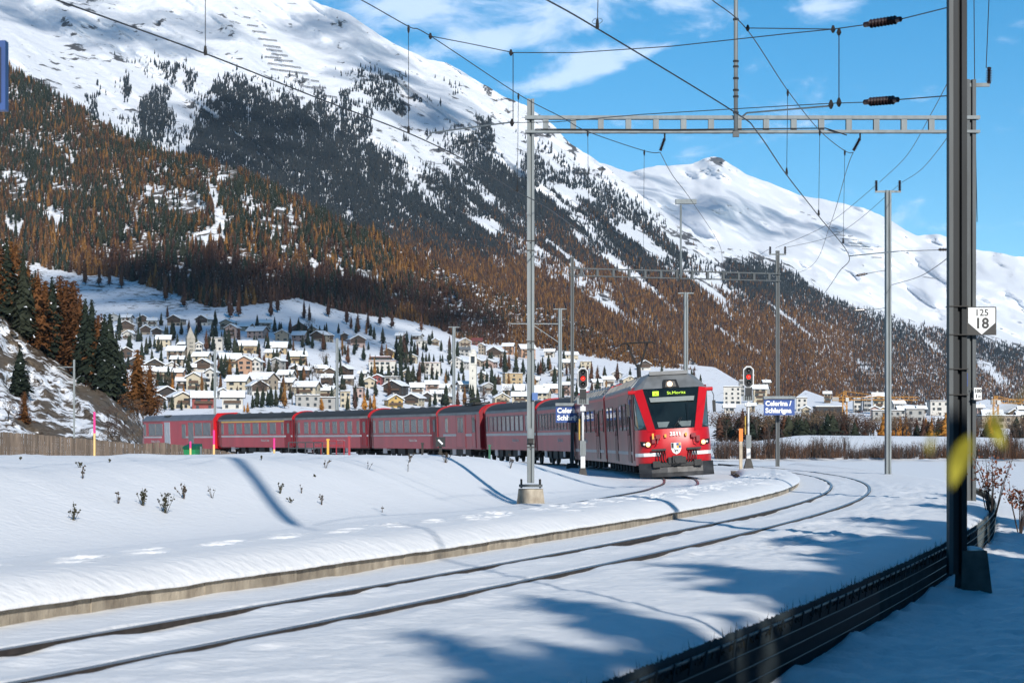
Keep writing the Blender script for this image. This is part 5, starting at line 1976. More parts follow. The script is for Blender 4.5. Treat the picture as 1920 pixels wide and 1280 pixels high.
# blue platform sign cut by the left edge
SB = 18.5
a, b = P(-90, 78, SB), P(13, 208, SB)
o = empty('hanging_sign', ((a.x + b.x) / 2, SB, gz((a.x + b.x) / 2, SB)), label='blurred blue framed sign cut off by the left edge', cat='sign')
zb0 = o.location.z
MB().box((0, 0, (a.z + b.z) / 2 - zb0), (b.x - a.x, .12, a.z - b.z)).build('frame', M('frame_blue', (.02, .07, .25), .5), o)
MB().box((0, -.01, (a.z + b.z) / 2 - zb0), (b.x - a.x - .07, .13, a.z - b.z - .12)).build('panel', M('panel_dark', (.006, .01, .03), .5), o)
MB().tube([(-.15, .1, 0), (-.15, .1, a.z - zb0)], .04, 8).build('post', STEELD, o)

# ================================================================== village
WALLC = {k: M('plaster_' + k, tuple(.86 * q for q in c), .85, var=.08, scale=.6) for k, c in dict(white=(.60, .57, .52), cream=(.52, .45, .33), ochre=(.44, .33, .19), yellow=(.55, .36, .12), grey=(.36, .35, .33), pink=(.46, .33, .29), orange=(.47, .28, .18), red=(.28, .07, .06), tan=(.36, .30, .23)).items()}
for k, c in dict(brown=(.075, .048, .034), dark=(.045, .036, .032)).items():
    WALLC[k] = M('timber_' + k, c, .8, var=.25, scale=1, stretch=(1, 1, 5))
EAVE = M('eaves_timber', (.055, .038, .028), .85, var=.2)
WGLASS = M('village_glass', (.035, .04, .048), .2, var=.2)
BALC = M('balcony_timber', (.10, .058, .035), .8, var=.25)
SLATE = M('slate_roof', (.16, .17, .18), .7, var=.2, scale=.5)
REDROOF = M('red_roof', (.20, .055, .05), .7, var=.2, scale=.5)
STONE = M('church_stone', (.36, .33, .28), .9, var=.2, scale=.5)
win_me = mesh_of(MB().box((0, -.03, 0), (1.15, .10, 1.25)), 'window', [WGLASS])
winw_me = mesh_of(MB().box((0, -.03, 0), (2.1, .10, 1.35)), 'window', [WGLASS])
ORD = ['first', 'second', 'third', 'fourth', 'fifth', 'sixth', 'seventh', 'eighth', 'ninth', 'tenth', 'eleventh', 'twelfth', 'thirteenth', 'fourteenth', 'fifteenth', 'sixteenth', 'seventeenth', 'eighteenth', 'nineteenth', 'twentieth']
for t_ in ('twenty', 'thirty', 'forty', 'fifty', 'sixty', 'seventy', 'eighty', 'ninety'):
    ORD += [t_ + '-' + w for w in ORD[:9]] + [{'twenty': 'thirtieth', 'thirty': 'fortieth', 'forty': 'fiftieth', 'fifty': 'sixtieth', 'sixty': 'seventieth', 'seventy': 'eightieth', 'eighty': 'ninetieth', 'ninety': 'hundredth'}[t_]]


def base_at(x, y):
    d = float(d_village(np.array([float(x)]), np.array([float(y)]))[0])
    return P(x, y, d), d


def house(x, y, wpx, style, col, rz, floors=2, upper=None, roofm=None, dk=1.0):
    """g: gable to the viewer, e: eaves to the viewer, f: flat roof"""
    p, d = base_at(x, y)
    W_ = wpx * .84 * d / FPX
    o = empty('house', p - Vector((0, 0, .4)), rz)
    rr = random.Random(int(x * 31 + y * 7))
    H = floors * 2.45 + .2
    o.location.z -= rr.uniform(.2, 1.9) if style != 'f' else .3
    if style == 'g':
        D = W_ * rr.uniform(1.0, 1.3)
        span, run = W_, D
    else:
        D = min(W_ * .9, 14)
        span, run = D, W_
    wm = WALLC[col]
    up = WALLC[upper] if upper else None
    mb = MB()
    x0, y0 = W_ / 2, D / 2
    mb.box((0, 0, H / 2 - 1.2), (W_, D, H + 2.4))
    pitch = rr.uniform(.46, .60)
    rise = span / 2 * pitch
    if style == 'g':
        mb.poly((-x0, -y0, H), (x0, -y0, H), (0, -y0, H + rise), mi=1 if up else 0)
        mb.poly((-x0, y0, H), (0, y0, H + rise), (x0, y0, H), mi=1 if up else 0)
    elif style == 'e':
        mb.poly((-x0, -y0, H), (-x0, 0, H + rise), (-x0, y0, H))
        mb.poly((x0, -y0, H), (x0, y0, H), (x0, 0, H + rise))
    mb.build('wall', [wm, up] if up else [wm], o)
    if up and style == 'g':
        MB().box((0, -y0 - .06, H - 1.3), (W_ * .98, .14, 2.5)).build('timber_cladding', up, o)
    ov, th = .9, .35
    if style == 'f':
        MB().box((0, 0, H + .1), (W_ + .5, D + .5, .35)).build('roof_edge', EAVE if roofm is None else roofm, o)
        MB().box((0, 0, H + .38), (W_ + .3, D + .3, .3)).build('roof', SNOWROOF, o)
    else:
        a, b = run / 2 + ov, span / 2 + ov
        e0 = H - ov * pitch

        def slab(z0, z1, k, name, mat):
            m = MB()
            r_ = H + rise
            for s in (-1, 1):
                vs = []
                for z in (z0, z1):
                    for u, v in ((-a * k, 0), (a * k, 0), (a * k, s * b * k), (-a * k, s * b * k)):
                        zz = (r_ if v == 0 else r_ - b * k * pitch) + z
                        vs.append((v, u, zz) if style == 'g' else (u, v, zz))
                m.add(vs, [(0, 1, 2, 3), (4, 5, 6, 7), (0, 1, 5, 4), (1, 2, 6, 5), (2, 3, 7, 6), (3, 0, 4, 7)])
            return m.build(name, mat, o)
        slab(.02, .24, 1.0, 'eaves', EAVE)
        rf = slab(.243, .60, .985, 'roof', SNOWROOF if roofm is None else roofm)
        if rr.random() < .8:
            c = MB().box((0, 0, 0), (.7, .7, 1.5)).box((0, 0, .85), (.8, .8, .2))
            ch = c.build('chimney', WALLC['grey'] if rr.random() < .5 else WALLC['white'], rf)
            ch.location = (rr.uniform(-.2, .2) * W_, rr.uniform(-.15, .15) * D, H + rise * .8 + .6)
    # windows of the front and of the right side
    nc = max(2, int(W_ / 3.0))
    for f in range(floors):
        zc = 1.35 + f * 2.45
        for c in range(nc):
            if rr.random() < .12:
                continue
            share('window', winw_me if rr.random() < .22 else win_me, o, (-x0 + W_ * (c + .5) / nc + rr.uniform(-.2, .2), -y0, zc))
        ns = max(1, int(D / 3.6))
        for c in range(ns):
            share('window', win_me, o, (x0, -y0 + D * (c + .5) / ns, zc), (0, 0, R(90)))
            share('window', win_me, o, (-x0, -y0 + D * (c + .5) / ns, zc), (0, 0, R(-90)))
    if style == 'g' and rise > 2.0:
        share('window', win_me, o, (0, -y0, H + rise * .35), (0, 0, 0), (.9, 1, .8))
    if rr.random() < .55 and style != 'f':
        bb = MB()
        for f in range(1, floors):
            w = W_ * rr.uniform(.5, .95)
            bb.box((0, -y0 - .65, f * 2.45 + .25), (w, 1.2, .14)).box((0, -y0 - 1.22, f * 2.45 + .75), (w, .1, .95))
        bb.build('balcony', BALC, o) if floors == 2 else bb.split('balcony', BALC, o)
    o['hc'], o['hs'], o['hx'], o['hy'], o['hu'] = col, style, float(x), float(y), upper or ''
    return o


k = .21875
HS = []


def z5(zx, zy, zw, st, col, fl=2, up=None, rz=None, rm=None):
    HS.append((200 + zx * k, 560 + zy * k, zw * k, st, col, fl, up, rz, rm))


def z6(zx, zy, zw, st, col, fl=2, up=None, rz=None, rm=None):
    HS.append((600 + zx * k, 580 + zy * k, zw * k, st, col, fl, up, rz, rm))


for a in ((70, 188, 92, 'g', 'white'), (175, 208, 100, 'e', 'white'), (300, 214, 100, 'g', 'white', 2, 'brown'), (392, 232, 92, 'e', 'white'), (600, 224, 140, 'g', 'tan', 2, 'brown'), (840, 222, 130, 'g', 'white', 2, 'dark'), (1045, 262, 130, 'g', 'tan'), (1195, 274, 120, 'e', 'tan'), (1360, 258, 110, 'e', 'grey'),
          (160, 284, 170, 'g', 'tan', 2, 'brown'), (205, 348, 110, 'g', 'white'), (330, 304, 96, 'g', 'tan', 2, 'brown'), (440, 322, 100, 'g', 'white', 2, 'dark'), (490, 408, 140, 'e', 'cream'), (1080, 334, 120, 'g', 'pink', 3), (1295, 334, 170, 'e', 'pink'), (1505, 358, 130, 'g', 'tan'), (1655, 364, 130, 'e', 'pink'), (1650, 284, 140, 'g', 'brown'), (1790, 304, 110, 'g', 'tan'), (1835, 360, 130, 'g', 'tan', 2, 'brown'),
          (950, 440, 116, 'f', 'white', 3), (795, 452, 64, 'g', 'white'), (655, 430, 70, 'e', 'grey'), (1205, 462, 180, 'e', 'ochre'), (1460, 462, 200, 'e', 'ochre'), (1425, 508, 130, 'e', 'ochre'), (1635, 552, 165, 'e', 'ochre'), (160, 505, 120, 'g', 'brown'), (230, 596, 170, 'g', 'dark'), (400, 612, 180, 'g', 'yellow', 2, 'dark', .25), (560, 622, 100, 'g', 'white'), (600, 514, 170, 'e', 'tan'), (610, 574, 120, 'e', 'tan'), (815, 545, 150, 'e', 'cream'),
          (840, 622, 160, 'g', 'white', 2, 'brown'), (1055, 585, 210, 'e', 'cream'), (1210, 642, 150, 'g', 'orange', 3), (1290, 650, 90, 'g', 'white', 3), (1475, 632, 100, 'g', 'grey', 3), (330, 692, 170, 'e', 'white'), (480, 684, 160, 'e', 'cream'), (620, 680, 100, 'e', 'orange'), (765, 775, 160, 'g', 'cream', 3), (900, 752, 110, 'g', 'white', 3), (650, 765, 110, 'e', 'white'), (1130, 776, 200, 'e', 'cream'), (1330, 768, 250, 'e', 'tan'), (1290, 824, 160, 'g', 'white', 2, 'brown', .4), (1540, 722, 140, 'e', 'white'), (1560, 785, 130, 'e', 'tan'),
          (1720, 838, 220, 'e', 'cream', 2, None, -.2), (1880, 836, 70, 'g', 'yellow'), (480, 866, 190, 'g', 'dark', 2, None, .5), (430, 936, 120, 'g', 'white', 2, 'dark', .4), (620, 936, 170, 'g', 'cream', 2, None, .5), (830, 936, 230, 'e', 'red', 2, None, .15), (1080, 940, 210, 'e', 'white', 2, None, .1), (985, 856, 70, 'g', 'white', 2, None, .4), (1720, 922, 240, 'f', 'grey', 2), (1690, 664, 110, 'e', 'brown'), (1830, 640, 110, 'e', 'tan'), (1620, 650, 90, 'g', 'brown'), (720, 640, 90, 'e', 'tan'), (100, 640, 100, 'g', 'brown')):
    z5(*a)
for a in ((60, 272, 110, 'g', 'tan', 2, 'brown'), (205, 268, 70, 'g', 'brown'), (310, 312, 150, 'g', 'pink', 2, 'brown'), (600, 404, 96, 'g', 'yellow', 2, 'brown'), (790, 452, 104, 'g', 'cream'), (540, 545, 270, 'f', 'white', 3, None, 0, REDROOF), (520, 470, 200, 'f', 'dark', 2, None, 0, REDROOF), (945, 552, 210, 'f', 'white', 3, None, 0, REDROOF), (690, 258, 80, 'e', 'grey'), (835, 262, 90, 'e', 'white'), (980, 304, 84, 'g', 'tan'), (870, 324, 110, 'f', 'white'), (1230, 316, 120, 'g', 'tan'), (1345, 308, 100, 'e', 'red', 2, None, 0, REDROOF), (1240, 394, 96, 'e', 'grey', 2, None, 0, SLATE), (1390, 384, 60, 'g', 'tan', 3), (1515, 404, 150, 'g', 'tan', 2, 'brown'),
          (1615, 384, 108, 'e', 'orange', 3), (1770, 414, 150, 'e', 'orange', 3), (1200, 504, 140, 'g', 'white'), (1345, 480, 120, 'g', 'tan'), (1460, 494, 110, 'g', 'pink'), (1650, 642, 180, 'f', 'ochre', 3), (1525, 642, 60, 'f', 'ochre', 2), (1430, 714, 120, 'g', 'grey'), (1660, 748, 210, 'e', 'tan'), (1720, 806, 170, 'e', 'cream'), (1550, 826, 150, 'g', 'cream'), (80, 586, 100, 'g', 'tan', 2, 'brown'), (225, 574, 100, 'g', 'brown'), (60, 650, 110, 'e', 'brown'), (240, 640, 110, 'e', 'tan'), (420, 672, 130, 'g', 'cream'), (620, 648, 140, 'f', 'grey', 2), (650, 726, 190, 'g', 'dark', 2, 'dark'), (830, 712, 130, 'e', 'white'), (960, 700, 130, 'e', 'pink'), (1065, 716, 120, 'e', 'white'), (810, 818, 150, 'g', 'cream', 2, 'dark'), (915, 790, 90, 'g', 'dark'), (630, 836, 150, 'g', 'yellow', 2, None, .3), (330, 752, 100, 'f', 'pink', 2), (215, 840, 100, 'f', 'cream', 3), (60, 750, 150, 'e', 'cream'), (60, 850, 210, 'f', 'grey', 2), (1000, 790, 110, 'e', 'white'), (1230, 706, 110, 'e', 'white'), (500, 640, 80, 'g', 'red'), (560, 600, 90, 'e', 'white'), (1840, 640, 90, 'e', 'white'), (1870, 720, 110, 'e', 'tan'), (370, 590, 70, 'e', 'white'), (1090, 800, 90, 'g', 'tan'), (1400, 600, 80, 'g', 'tan'), (740, 590, 70, 'g', 'tan')):
    z6(*a)
k2 = .2187
for zx, zy, zw, st, col, fl, up in ((690, 132, 100, 'e', 'white', 2, None), (870, 152, 130, 'e', 'cream', 2, None), (840, 224, 130, 'e', 'tan', 2, None), (1000, 226, 110, 'f', 'cream', 2, None), (1500, 242, 110, 'g', 'white', 2, 'brown'), (1360, 372, 140, 'g', 'cream', 2, None), (750, 300, 110, 'g', 'tan', 2, None), (700, 440, 140, 'e', 'orange', 2, None), (840, 460, 100, 'e', 'pink', 3, None), (1180, 380, 120, 'e', 'white', 2, None), (620, 490, 160, 'e', 'cream', 2, None), (1090, 400, 90, 'e', 'white', 2, None), (950, 480, 110, 'e', 'white', 2, None), (1270, 330, 90, 'g', 'white', 2, None)):
    HS.append((880 + zx * k2, 640 + zy * k2, zw * k2, st, col, fl, up, None, None))
k3 = .15625
for zx, zy, zw, st, col, fl in ((340, 490, 250, 'f', 'white', 4), (670, 492, 190, 'e', 'cream', 4), (450, 400, 70, 'f', 'grey', 4), (1170, 580, 150, 'f', 'white', 3), (1215, 640, 100, 'g', 'cream', 2), (1480, 640, 370, 'f', 'dark', 2), (1480, 482, 90, 'e', 'cream', 3), (1840, 575, 110, 'f', 'white', 3), (300, 600, 140, 'e', 'white', 2), (560, 590, 120, 'e', 'tan', 2), (960, 640, 160, 'e', 'white', 2), (745, 300, 90, 'e', 'grey', 2)):
    HS.append((1320 + zx * k3, 680 + zy * k3, zw * k3, st, col, fl, None, rng.uniform(-.15, .15), None))
k4 = .16667
for zx, zy, zw, st, col, fl in ((40, 560, 90, 'f', 'white', 3), (150, 545, 90, 'f', 'grey', 3), (285, 575, 150, 'e', 'cream', 4), (580, 606, 200, 'e', 'white', 2), (500, 540, 140, 'e', 'white', 2), (950, 590, 250, 'f', 'white', 3), (880, 560, 130, 'e', 'brown', 2), (370, 650, 380, 'f', 'grey', 2), (690, 720, 240, 'f', 'grey', 3), (240, 600, 110, 'g', 'pink', 2), (330, 600, 80, 'g', 'yellow', 2), (1000, 660, 160, 'e', 'orange', 1), (760, 600, 100, 'e', 'white', 2), (1560, 680, 240, 'e', 'grey', 2), (1600, 730, 520, 'f', 'tan', 2), (1790, 640, 130, 'g', 'brown', 2), (1890, 700, 120, 'e', 'cream', 2), (1420, 600, 80, 'e', 'pink', 2), (1890, 620, 80, 'e', 'white', 2)):
    HS.append((1600 + zx * k4, 680 + zy * k4, zw * k4, st, col, fl, None, rng.uniform(-.15, .15), None))
houses = []
for (x, y, w, st, col, fl, up, rz, rm) in HS:
    if rz is None:
        rz = rng.uniform(-.45, .35) if st != 'f' else rng.uniform(-.2, .2)
    houses.append(house(x, y, w, st, col, rz, fl, up, rm))
# labels: by quarter of the village and order from the left
BANDS = [('top', 610), ('upper', 645), ('second', 668), ('middle', 690), ('lower', 714), ('front', 742), ('nearest', 900)]
SHAPE = dict(g='gabled house', e='long-roofed house', f='flat-roofed block')
CN = dict(white='white', cream='cream', ochre='ochre', yellow='yellow', grey='grey', pink='pink', orange='orange', red='red', tan='beige', brown='brown timber', dark='dark timber')
reg = {}
for h_ in houses:
    part = 'village hillside' if h_['hx'] < 1300 else 'valley settlement right of the train'
    for bn, lim in BANDS:
        if h_['hy'] < lim:
            break
    reg.setdefault((part, bn), []).append(h_)
for (part, bn), L_ in reg.items():
    L_.sort(key=lambda q: q['hx'])
    for i, h_ in enumerate(L_):
        tag(h_, '%s %s%s, %s from left in %s row of %s' % (CN[h_['hc']], SHAPE[h_['hs']], ' timber gable' if h_['hu'] else '', ORD[i], bn, part.replace('valley settlement right of the train', 'valley houses').replace('village hillside', 'village')), 'house', 'houses of the village')
        for q in ('hc', 'hs', 'hx', 'hy', 'hu'):
            del h_[q]

# ---- church towers
p, d = base_at(357, 668)
p = P(357, 668, d - 14)
s = d / FPX
o = empty('church_tower', p, .3, label='old stone church tower with pointed stone spire on the village slope', cat='church tower')
w = 15.5 * s
MB().box((0, 0, 4.4), (w, w, 10.5)).build('shaft', STONE, o)
m = MB()
t_ = 9.65
m.add([(i * w * .54, j * w * .54, t_) for i, j in ((-1, -1), (1, -1), (1, 1), (-1, 1))] + [(0, 0, t_ + 7.0)], [(0, 1, 4), (1, 2, 4), (2, 3, 4), (3, 0, 4), (3, 2, 1, 0)])
m.build('spire', STONE, o)
for zc in (3.4, 5.4, 7.3):
    for dx in (-.5, .5):
        share('window', win_me, o, (dx, -w / 2, zc), (0, 0, 0), (.45, 1, .75))
p, d = base_at(887, 738)
p = P(887, 738, d - 14)
s = d / FPX
o = empty('church_tower', p - Vector((0, 0, 1)), -.1, label='slender white church tower with arched belfry above the train', cat='church tower')
w = 13.0 * s
WT = M('tower_plaster', (.68, .65, .58), .85, var=.06)
hh = 88 * s
m = MB()
m.box((0, 0, hh * .32), (w, w, hh * .64))
m.build('shaft', M('tower_render', (.60, .57, .50), .9, var=.12, scale=.4), o)
MB().box((0, 0, hh * .655), (w * 1.16, w * 1.16, .45)).build('cornice', WT, o)
bf = MB()
for i in (-1, 1):
    for j in (-1, 1):
        bf.box((i * w * .4, j * w * .4, hh * .75), (w * .2, w * .2, hh * .19))
bf.box((0, 0, hh * .85), (w, w, hh * .05)).box((0, 0, hh * .675), (w, w, .3))
bf.build('belfry', WT, o)
MB().box((0, 0, hh * .75), (w * .5, w * .5, hh * .17)).build('bell_chamber', WGLASS, o)
MB().box((0, 0, hh * .885), (w * 1.16, w * 1.16, .4)).build('cornice', WT, o)
MB().lathe((0, 0, hh * .89), [(w * .42, 0), (w * .42, 1.2), (w * .5, 1.3), (w * .3, 2.0), (.1, 2.6)], 8).build('lantern', WT, o)
for zc in (.2, .36, .52):
    share('window', win_me, o, (0, -w / 2, hh * zc), (0, 0, 0), (.4, 1, .8))

# ---- village trees
SPR = [proto(tree_mesh('spruce', 130 + i, 12, 9, .05, .24, 1), 'spruce', L_SPRUCE) for i in range(4)]
LAR = [proto(tree_mesh('larch', 140 + i, 12, 8, .01, .23, 1), 'larch', L_LARCH) for i in range(3)]
LARD = [proto(tree_mesh('larch', 150 + i, 12, 8, .03, .23, 1), 'larch', L_LARCHD) for i in range(3)]
GOLD = [proto(tree_mesh('larch', 160 + i, 12, 8, .0, .26, 1), 'larch', L_GOLD) for i in range(2)]


def round_tree(seed, leaf, n=420, trunk=.34, squash=1.0):
    """broadleaf tree: trunk, limbs and small leaf clumps with gaps"""
    r = random.Random(seed)
    mb = MB()
    mb.tube([(0, 0, -.03), (.01, 0, trunk), (0, .01, .62)], [.022, .016, .005], 5, 1, False)
    cl = []
    for i in range(11):
        a, e_ = r.random() * 6.28, r.uniform(-.2, 1)
        c = Vector((math.cos(a) * .22 * r.uniform(.5, 1.2) * squash, math.sin(a) * .22 * r.uniform(.5, 1.2) * squash, .60 + .26 * e_))
        cl.append((c, r.uniform(.10, .17)))
        mb.tube([(0, 0, trunk * r.uniform(.8, 1.3)), c], [.009, .002], 3, 1, False)
    for i in range(n):
        c, q = r.choice(cl)
        v = Vector((r.gauss(0, 1), r.gauss(0, 1), r.gauss(0, 1))).normalized() * q * r.uniform(.5, 1.05)
        ce = c + v
        s = r.uniform(.012, .03)
        mb.add([ce + Vector((r.uniform(-s, s), r.uniform(-s, s), r.uniform(-s, s))) for _ in range(3)], [(0, 1, 2)], 0)
    return mb


BROAD = [proto(round_tree(170 + i, 0), 'broadleaf', [L_GREY, L_LARCHD, L_GOLD, L_GREY][i]) for i in range(4)]


def plant(name, me, x, y, hpx, d, label, cat, group, sx=1.0, z=None):
    p = P(x, y, d)
    if z is not None:
        p.z = z
    h = hpx * d / FPX
    o = share(name, me, None, p, (0, 0, rng.random() * 6.28), (h * sx, h * sx, h))
    return tag(o, label, cat, group)


VT = []
for zx, zy, zh, kd in ((468, 226, 96, 's'), (575, 335, 90, 's'), (605, 410, 90, 's'), (560, 290, 90, 's'), (770, 310, 70, 's'), (855, 440, 130, 'd'), (705, 330, 100, 'd'), (640, 300, 90, 's'), (935, 340, 100, 's'), (930, 228, 90, 's'), (1095, 490, 120, 's'), (1045, 450, 150, 's'), (1125, 480, 80, 's'), (1290, 256, 100, 's'), (1440, 280, 96, 's'), (1480, 276, 60, 's'), (1012, 390, 90, 's'), (700, 640, 120, 's'), (670, 620, 90, 's'), (1135, 350, 70, 'd'), (985, 660, 120, 's'), (1055, 680, 120, 'l'), (1118, 680, 100, 's'), (1390, 670, 130, 's'), (1350, 600, 90, 'd'), (1545, 620, 110, 'd'), (1450, 570, 90, 's'), (1240, 520, 90, 'b'), (1310, 560, 100, 'd'), (520, 160, 70, 'd'), (370, 420, 80, 's'), (410, 420, 70, 's'), (340, 470, 90, 's'), (300, 540, 120, 's'), (270, 360, 90, 's'), (110, 350, 90, 's'), (1650, 240, 40, 's'), (1710, 300, 70, 'd'), (1680, 410, 70, 's'), (1865, 430, 80, 's'), (1760, 700, 120, 'b'), (1660, 740, 90, 's'), (1430, 690, 110, 'b'),
                       (560, 945, 90, 's'), (500, 945, 70, 's'), (640, 945, 60, 's'), (1290, 920, 120, 's'), (1250, 930, 80, 's'), (1330, 925, 100, 's'), (1405, 920, 130, 's'), (1450, 915, 130, 's'), (1525, 930, 150, 'l'), (1590, 900, 140, 'b'), (660, 850, 90, 'g'), (565, 810, 90, 'g'), (605, 815, 70, 's'), (470, 850, 60, 's'), (1210, 970, 70, 'g'), (1180, 965, 50, 'g'), (435, 950, 90, 'd'), (975, 780, 90, 'l'), (440, 760, 110, 's'), (530, 770, 130, 's'), (500, 760, 110, 's'), (560, 740, 100, 's'), (1110, 850, 60, 's'), (1840, 950, 70, 'g'), (1640, 900, 90, 'd')):
    VT.append((200 + zx * k, 560 + zy * k, zh * k, kd))
for zx, zy, zh, kd in ((40, 330, 70, 's'), (195, 330, 60, 's'), (310, 340, 80, 's'), (415, 340, 60, 's'), (530, 430, 100, 'd'), (690, 460, 190, 's'), (720, 440, 150, 'd'), (660, 440, 120, 's'), (745, 400, 70, 's'), (780, 390, 80, 's'), (835, 410, 90, 'd'), (880, 440, 60, 's'), (935, 445, 60, 's'), (975, 440, 50, 's'), (1030, 445, 50, 's'), (1050, 445, 50, 's'), (745, 300, 80, 's'), (785, 310, 80, 's'), (1040, 350, 70, 's'), (1110, 440, 90, 's'), (1110, 370, 110, 'd'), (325, 190, 130, 'd'), (440, 610, 110, 's'), (530, 620, 120, 's'), (590, 610, 100, 's'), (650, 620, 110, 's'), (700, 620, 90, 's'), (760, 640, 120, 's'), (800, 640, 110, 's'), (850, 640, 120, 'd'), (900, 640, 80, 's'), (960, 640, 110, 's'), (1000, 640, 90, 's'), (1080, 640, 70, 's'), (1130, 560, 80, 's'), (1230, 660, 110, 's'), (1380, 660, 110, 's'), (1430, 660, 100, 's'), (1470, 650, 110, 's'), (1500, 640, 80, 's'), (1180, 480, 70, 's'), (1400, 540, 60, 's'), (1550, 500, 90, 'd'), (1620, 520, 100, 'd'), (1680, 560, 130, 's'), (1740, 560, 110, 's'), (1605, 640, 40, 'b'), (1080, 830, 140, 's'), (1050, 820, 80, 's'), (1240, 830, 130, 'l'), (1310, 830, 130, 's'), (1350, 830, 110, 's'), (1410, 830, 100, 'b'), (1180, 830, 120, 'd'), (985, 820, 100, 's'), (940, 830, 60, 's'), (380, 860, 110, 'g'), (465, 870, 100, 'g'), (430, 860, 90, 'l'), (235, 860, 80, 's'), (300, 850, 120, 'd'), (405, 770, 80, 's'), (350, 700, 120, 's'), (190, 690, 100, 's'), (20, 860, 70, 'g'), (55, 690, 90, 'b'), (1500, 750, 130, 's'), (1570, 830, 70, 'b'), (1830, 540, 120, 's'), (1890, 560, 110, 'd'), (1960, 520, 90, 's'), (2060, 520, 100, 's'), (2150, 560, 100, 'd'), (2230, 600, 110, 's'), (2290, 620, 100, 'd'), (2010, 640, 110, 's'), (2120, 680, 100, 's'), (2380, 610, 90, 'd'), (2440, 600, 80, 's'), (2200, 760, 90, 's'), (2330, 740, 90, 'd'), (2080, 760, 80, 's')):
    VT.append((600 + zx * k, 580 + zy * k, zh * k, kd))
KD = dict(s=('spruce_tree', SPR, 'dark green spruce', 1.0), l=('larch_tree', LAR, 'orange larch', 1.0), d=('larch_tree', LARD, 'brown larch', 1.05), g=('larch_tree', GOLD, 'golden yellow larch', 1.15), b=('broadleaf_tree', BROAD, 'bare twiggy tree', 1.0))
rv = random.Random(77)
for _ in range(230):
    x, y = rv.uniform(215, 1330), rv.uniform(612, 760)
    if y < float(y_edge(x)) + 18:
        continue
    VT.append((x, y, rv.uniform(14, 25), rv.choice('ssssdlb')))
for _ in range(110):
    x, y = rv.uniform(215, 1100), rv.uniform(622, 725)
    if y < float(y_edge(x)) + 30:
        continue
    VT.append((x, y, rv.uniform(12, 22), rv.choice('ssssssd')))
vt = sorted(VT)
cnt = {}
for x, y, h, kd in vt:
    nm, ms, lb, sx = KD[kd]
    d = float(d_village(np.array([x]), np.array([y]))[0]) - 9
    bn = ('topmost' if y < 640 else 'upper' if y < 665 else 'middle' if y < 690 else 'lower' if y < 715 else 'lowest') + (' left' if x < 480 else ' central' if x < 760 else ' right')
    c = cnt[(kd, bn)] = cnt.get((kd, bn), 0) + 1
    me = rng.choice(ms[:1] + ms[3:]) if kd == 'b' else rng.choice(ms)
    plant(nm, me, x, y + 2, h * rng.uniform(1.3, 1.75), d, '%s among the %s village houses, %s of its kind from left' % (lb, bn, ORD[c - 1]), 'tree', 'trees among the village houses', sx * 1.1)

# ================================================================== near grove on the rocky slope
SPN = [proto(tree_mesh('spruce', 230 + i, 26, 12, .03, .21, 2), 'spruce', L_SPRUCE) for i in range(3)]
LAN = [proto(tree_mesh('larch', 240 + i, 26, 11, .0, .24, 3), 'larch', leafmat('larch_near_%d' % i, (.085, .036, .014), (.13, .054, .018), (.19, .082, .022))) for i in range(3)]


def slope_pt(x, y):
    return Vector([float(v) for v in E_.pos(np.array([float(x)]), np.array([float(y)]))[0]])


grove = [(-30, 600, 190, 's'), (-5, 590, 150, 'l'), (12, 600, 150, 's'), (28, 612, 150, 'l'), (20, 570, 120, 'l'), (44, 632, 160, 's'), (60, 645, 140, 's'), (52, 600, 110, 'l'), (72, 655, 150, 'l'), (86, 650, 130, 'l'), (84, 620, 90, 'l'), (98, 668, 150, 's'), (112, 672, 150, 'l'), (104, 640, 110, 's'), (124, 680, 150, 'l'), (138, 690, 170, 'l'), (134, 660, 130, 'l'), (150, 700, 165, 'l'), (160, 705, 150, 's'), (146, 670, 100, 's'), (172, 716, 160, 's'), (184, 726, 150, 'l'), (196, 735, 150, 's'), (206, 742, 165, 's'), (218, 752, 135, 's'), (190, 705, 120, 'l'), (170, 690, 120, 's'), (228, 760, 110, 's'), (230, 758, 85, 'l'), (212, 735, 120, 's'), (120, 655, 120, 's'), (36, 590, 110, 's'), (66, 615, 115, 's')]
cc = {}
for x, y, h, kd in sorted(grove):
    p = slope_pt(x, y)
    nm, ms, lb = ('spruce_tree', SPN, 'tall dark spruce') if kd == 's' else ('larch_tree', LAN, 'tall orange larch')
    cc[kd] = cc.get(kd, 0) + 1
    hh = h * p.y / FPX * rng.uniform(.92, 1.1)
    o = share(nm, rng.choice(ms), None, p - Vector((0, 0, .4)), (0, 0, rng.random() * 6), (hh * 1.05, hh * 1.05, hh))
    tag(o, '%s, %s from left in the grove on the left rocky slope' % (lb, ORD[cc[kd] - 1]), 'tree', 'grove on the left slope')
for x, y, h, kd, d, lab in ((258, 772, 125, 'l', 300, 'slim larch standing at the right foot of the left grove'), (281, 778, 100, 'l', 305, 'small larch right behind the tail of the train'), (38, 742, 98, 's', None, 'lone bushy dark spruce on the snowy left slope'), (46, 792, 64, 'l', None, 'small orange larch below the lone spruce'), (16, 790, 50, 'd', None, 'dark bare bush low on the left slope edge'), (88, 782, 24, 'd', None, 'tiny shrub in the middle of the rocky slope')):
    p = slope_pt(x, y) if d is None else P(x, y, d)
    hh = h * p.y / FPX
    me = {'s': SPN[0], 'l': LAN[1], 'd': BROAD[0]}[kd]
    w = 1.55 if h == 98 else 1.2
    tag(share({'s': 'spruce_tree', 'l': 'larch_tree', 'd': 'bush'}[kd], me, None, p - Vector((0, 0, .3)), (0, 0, rng.random() * 6), (hh * w, hh * w, hh)), lab, 'tree' if kd != 'd' else 'bush')
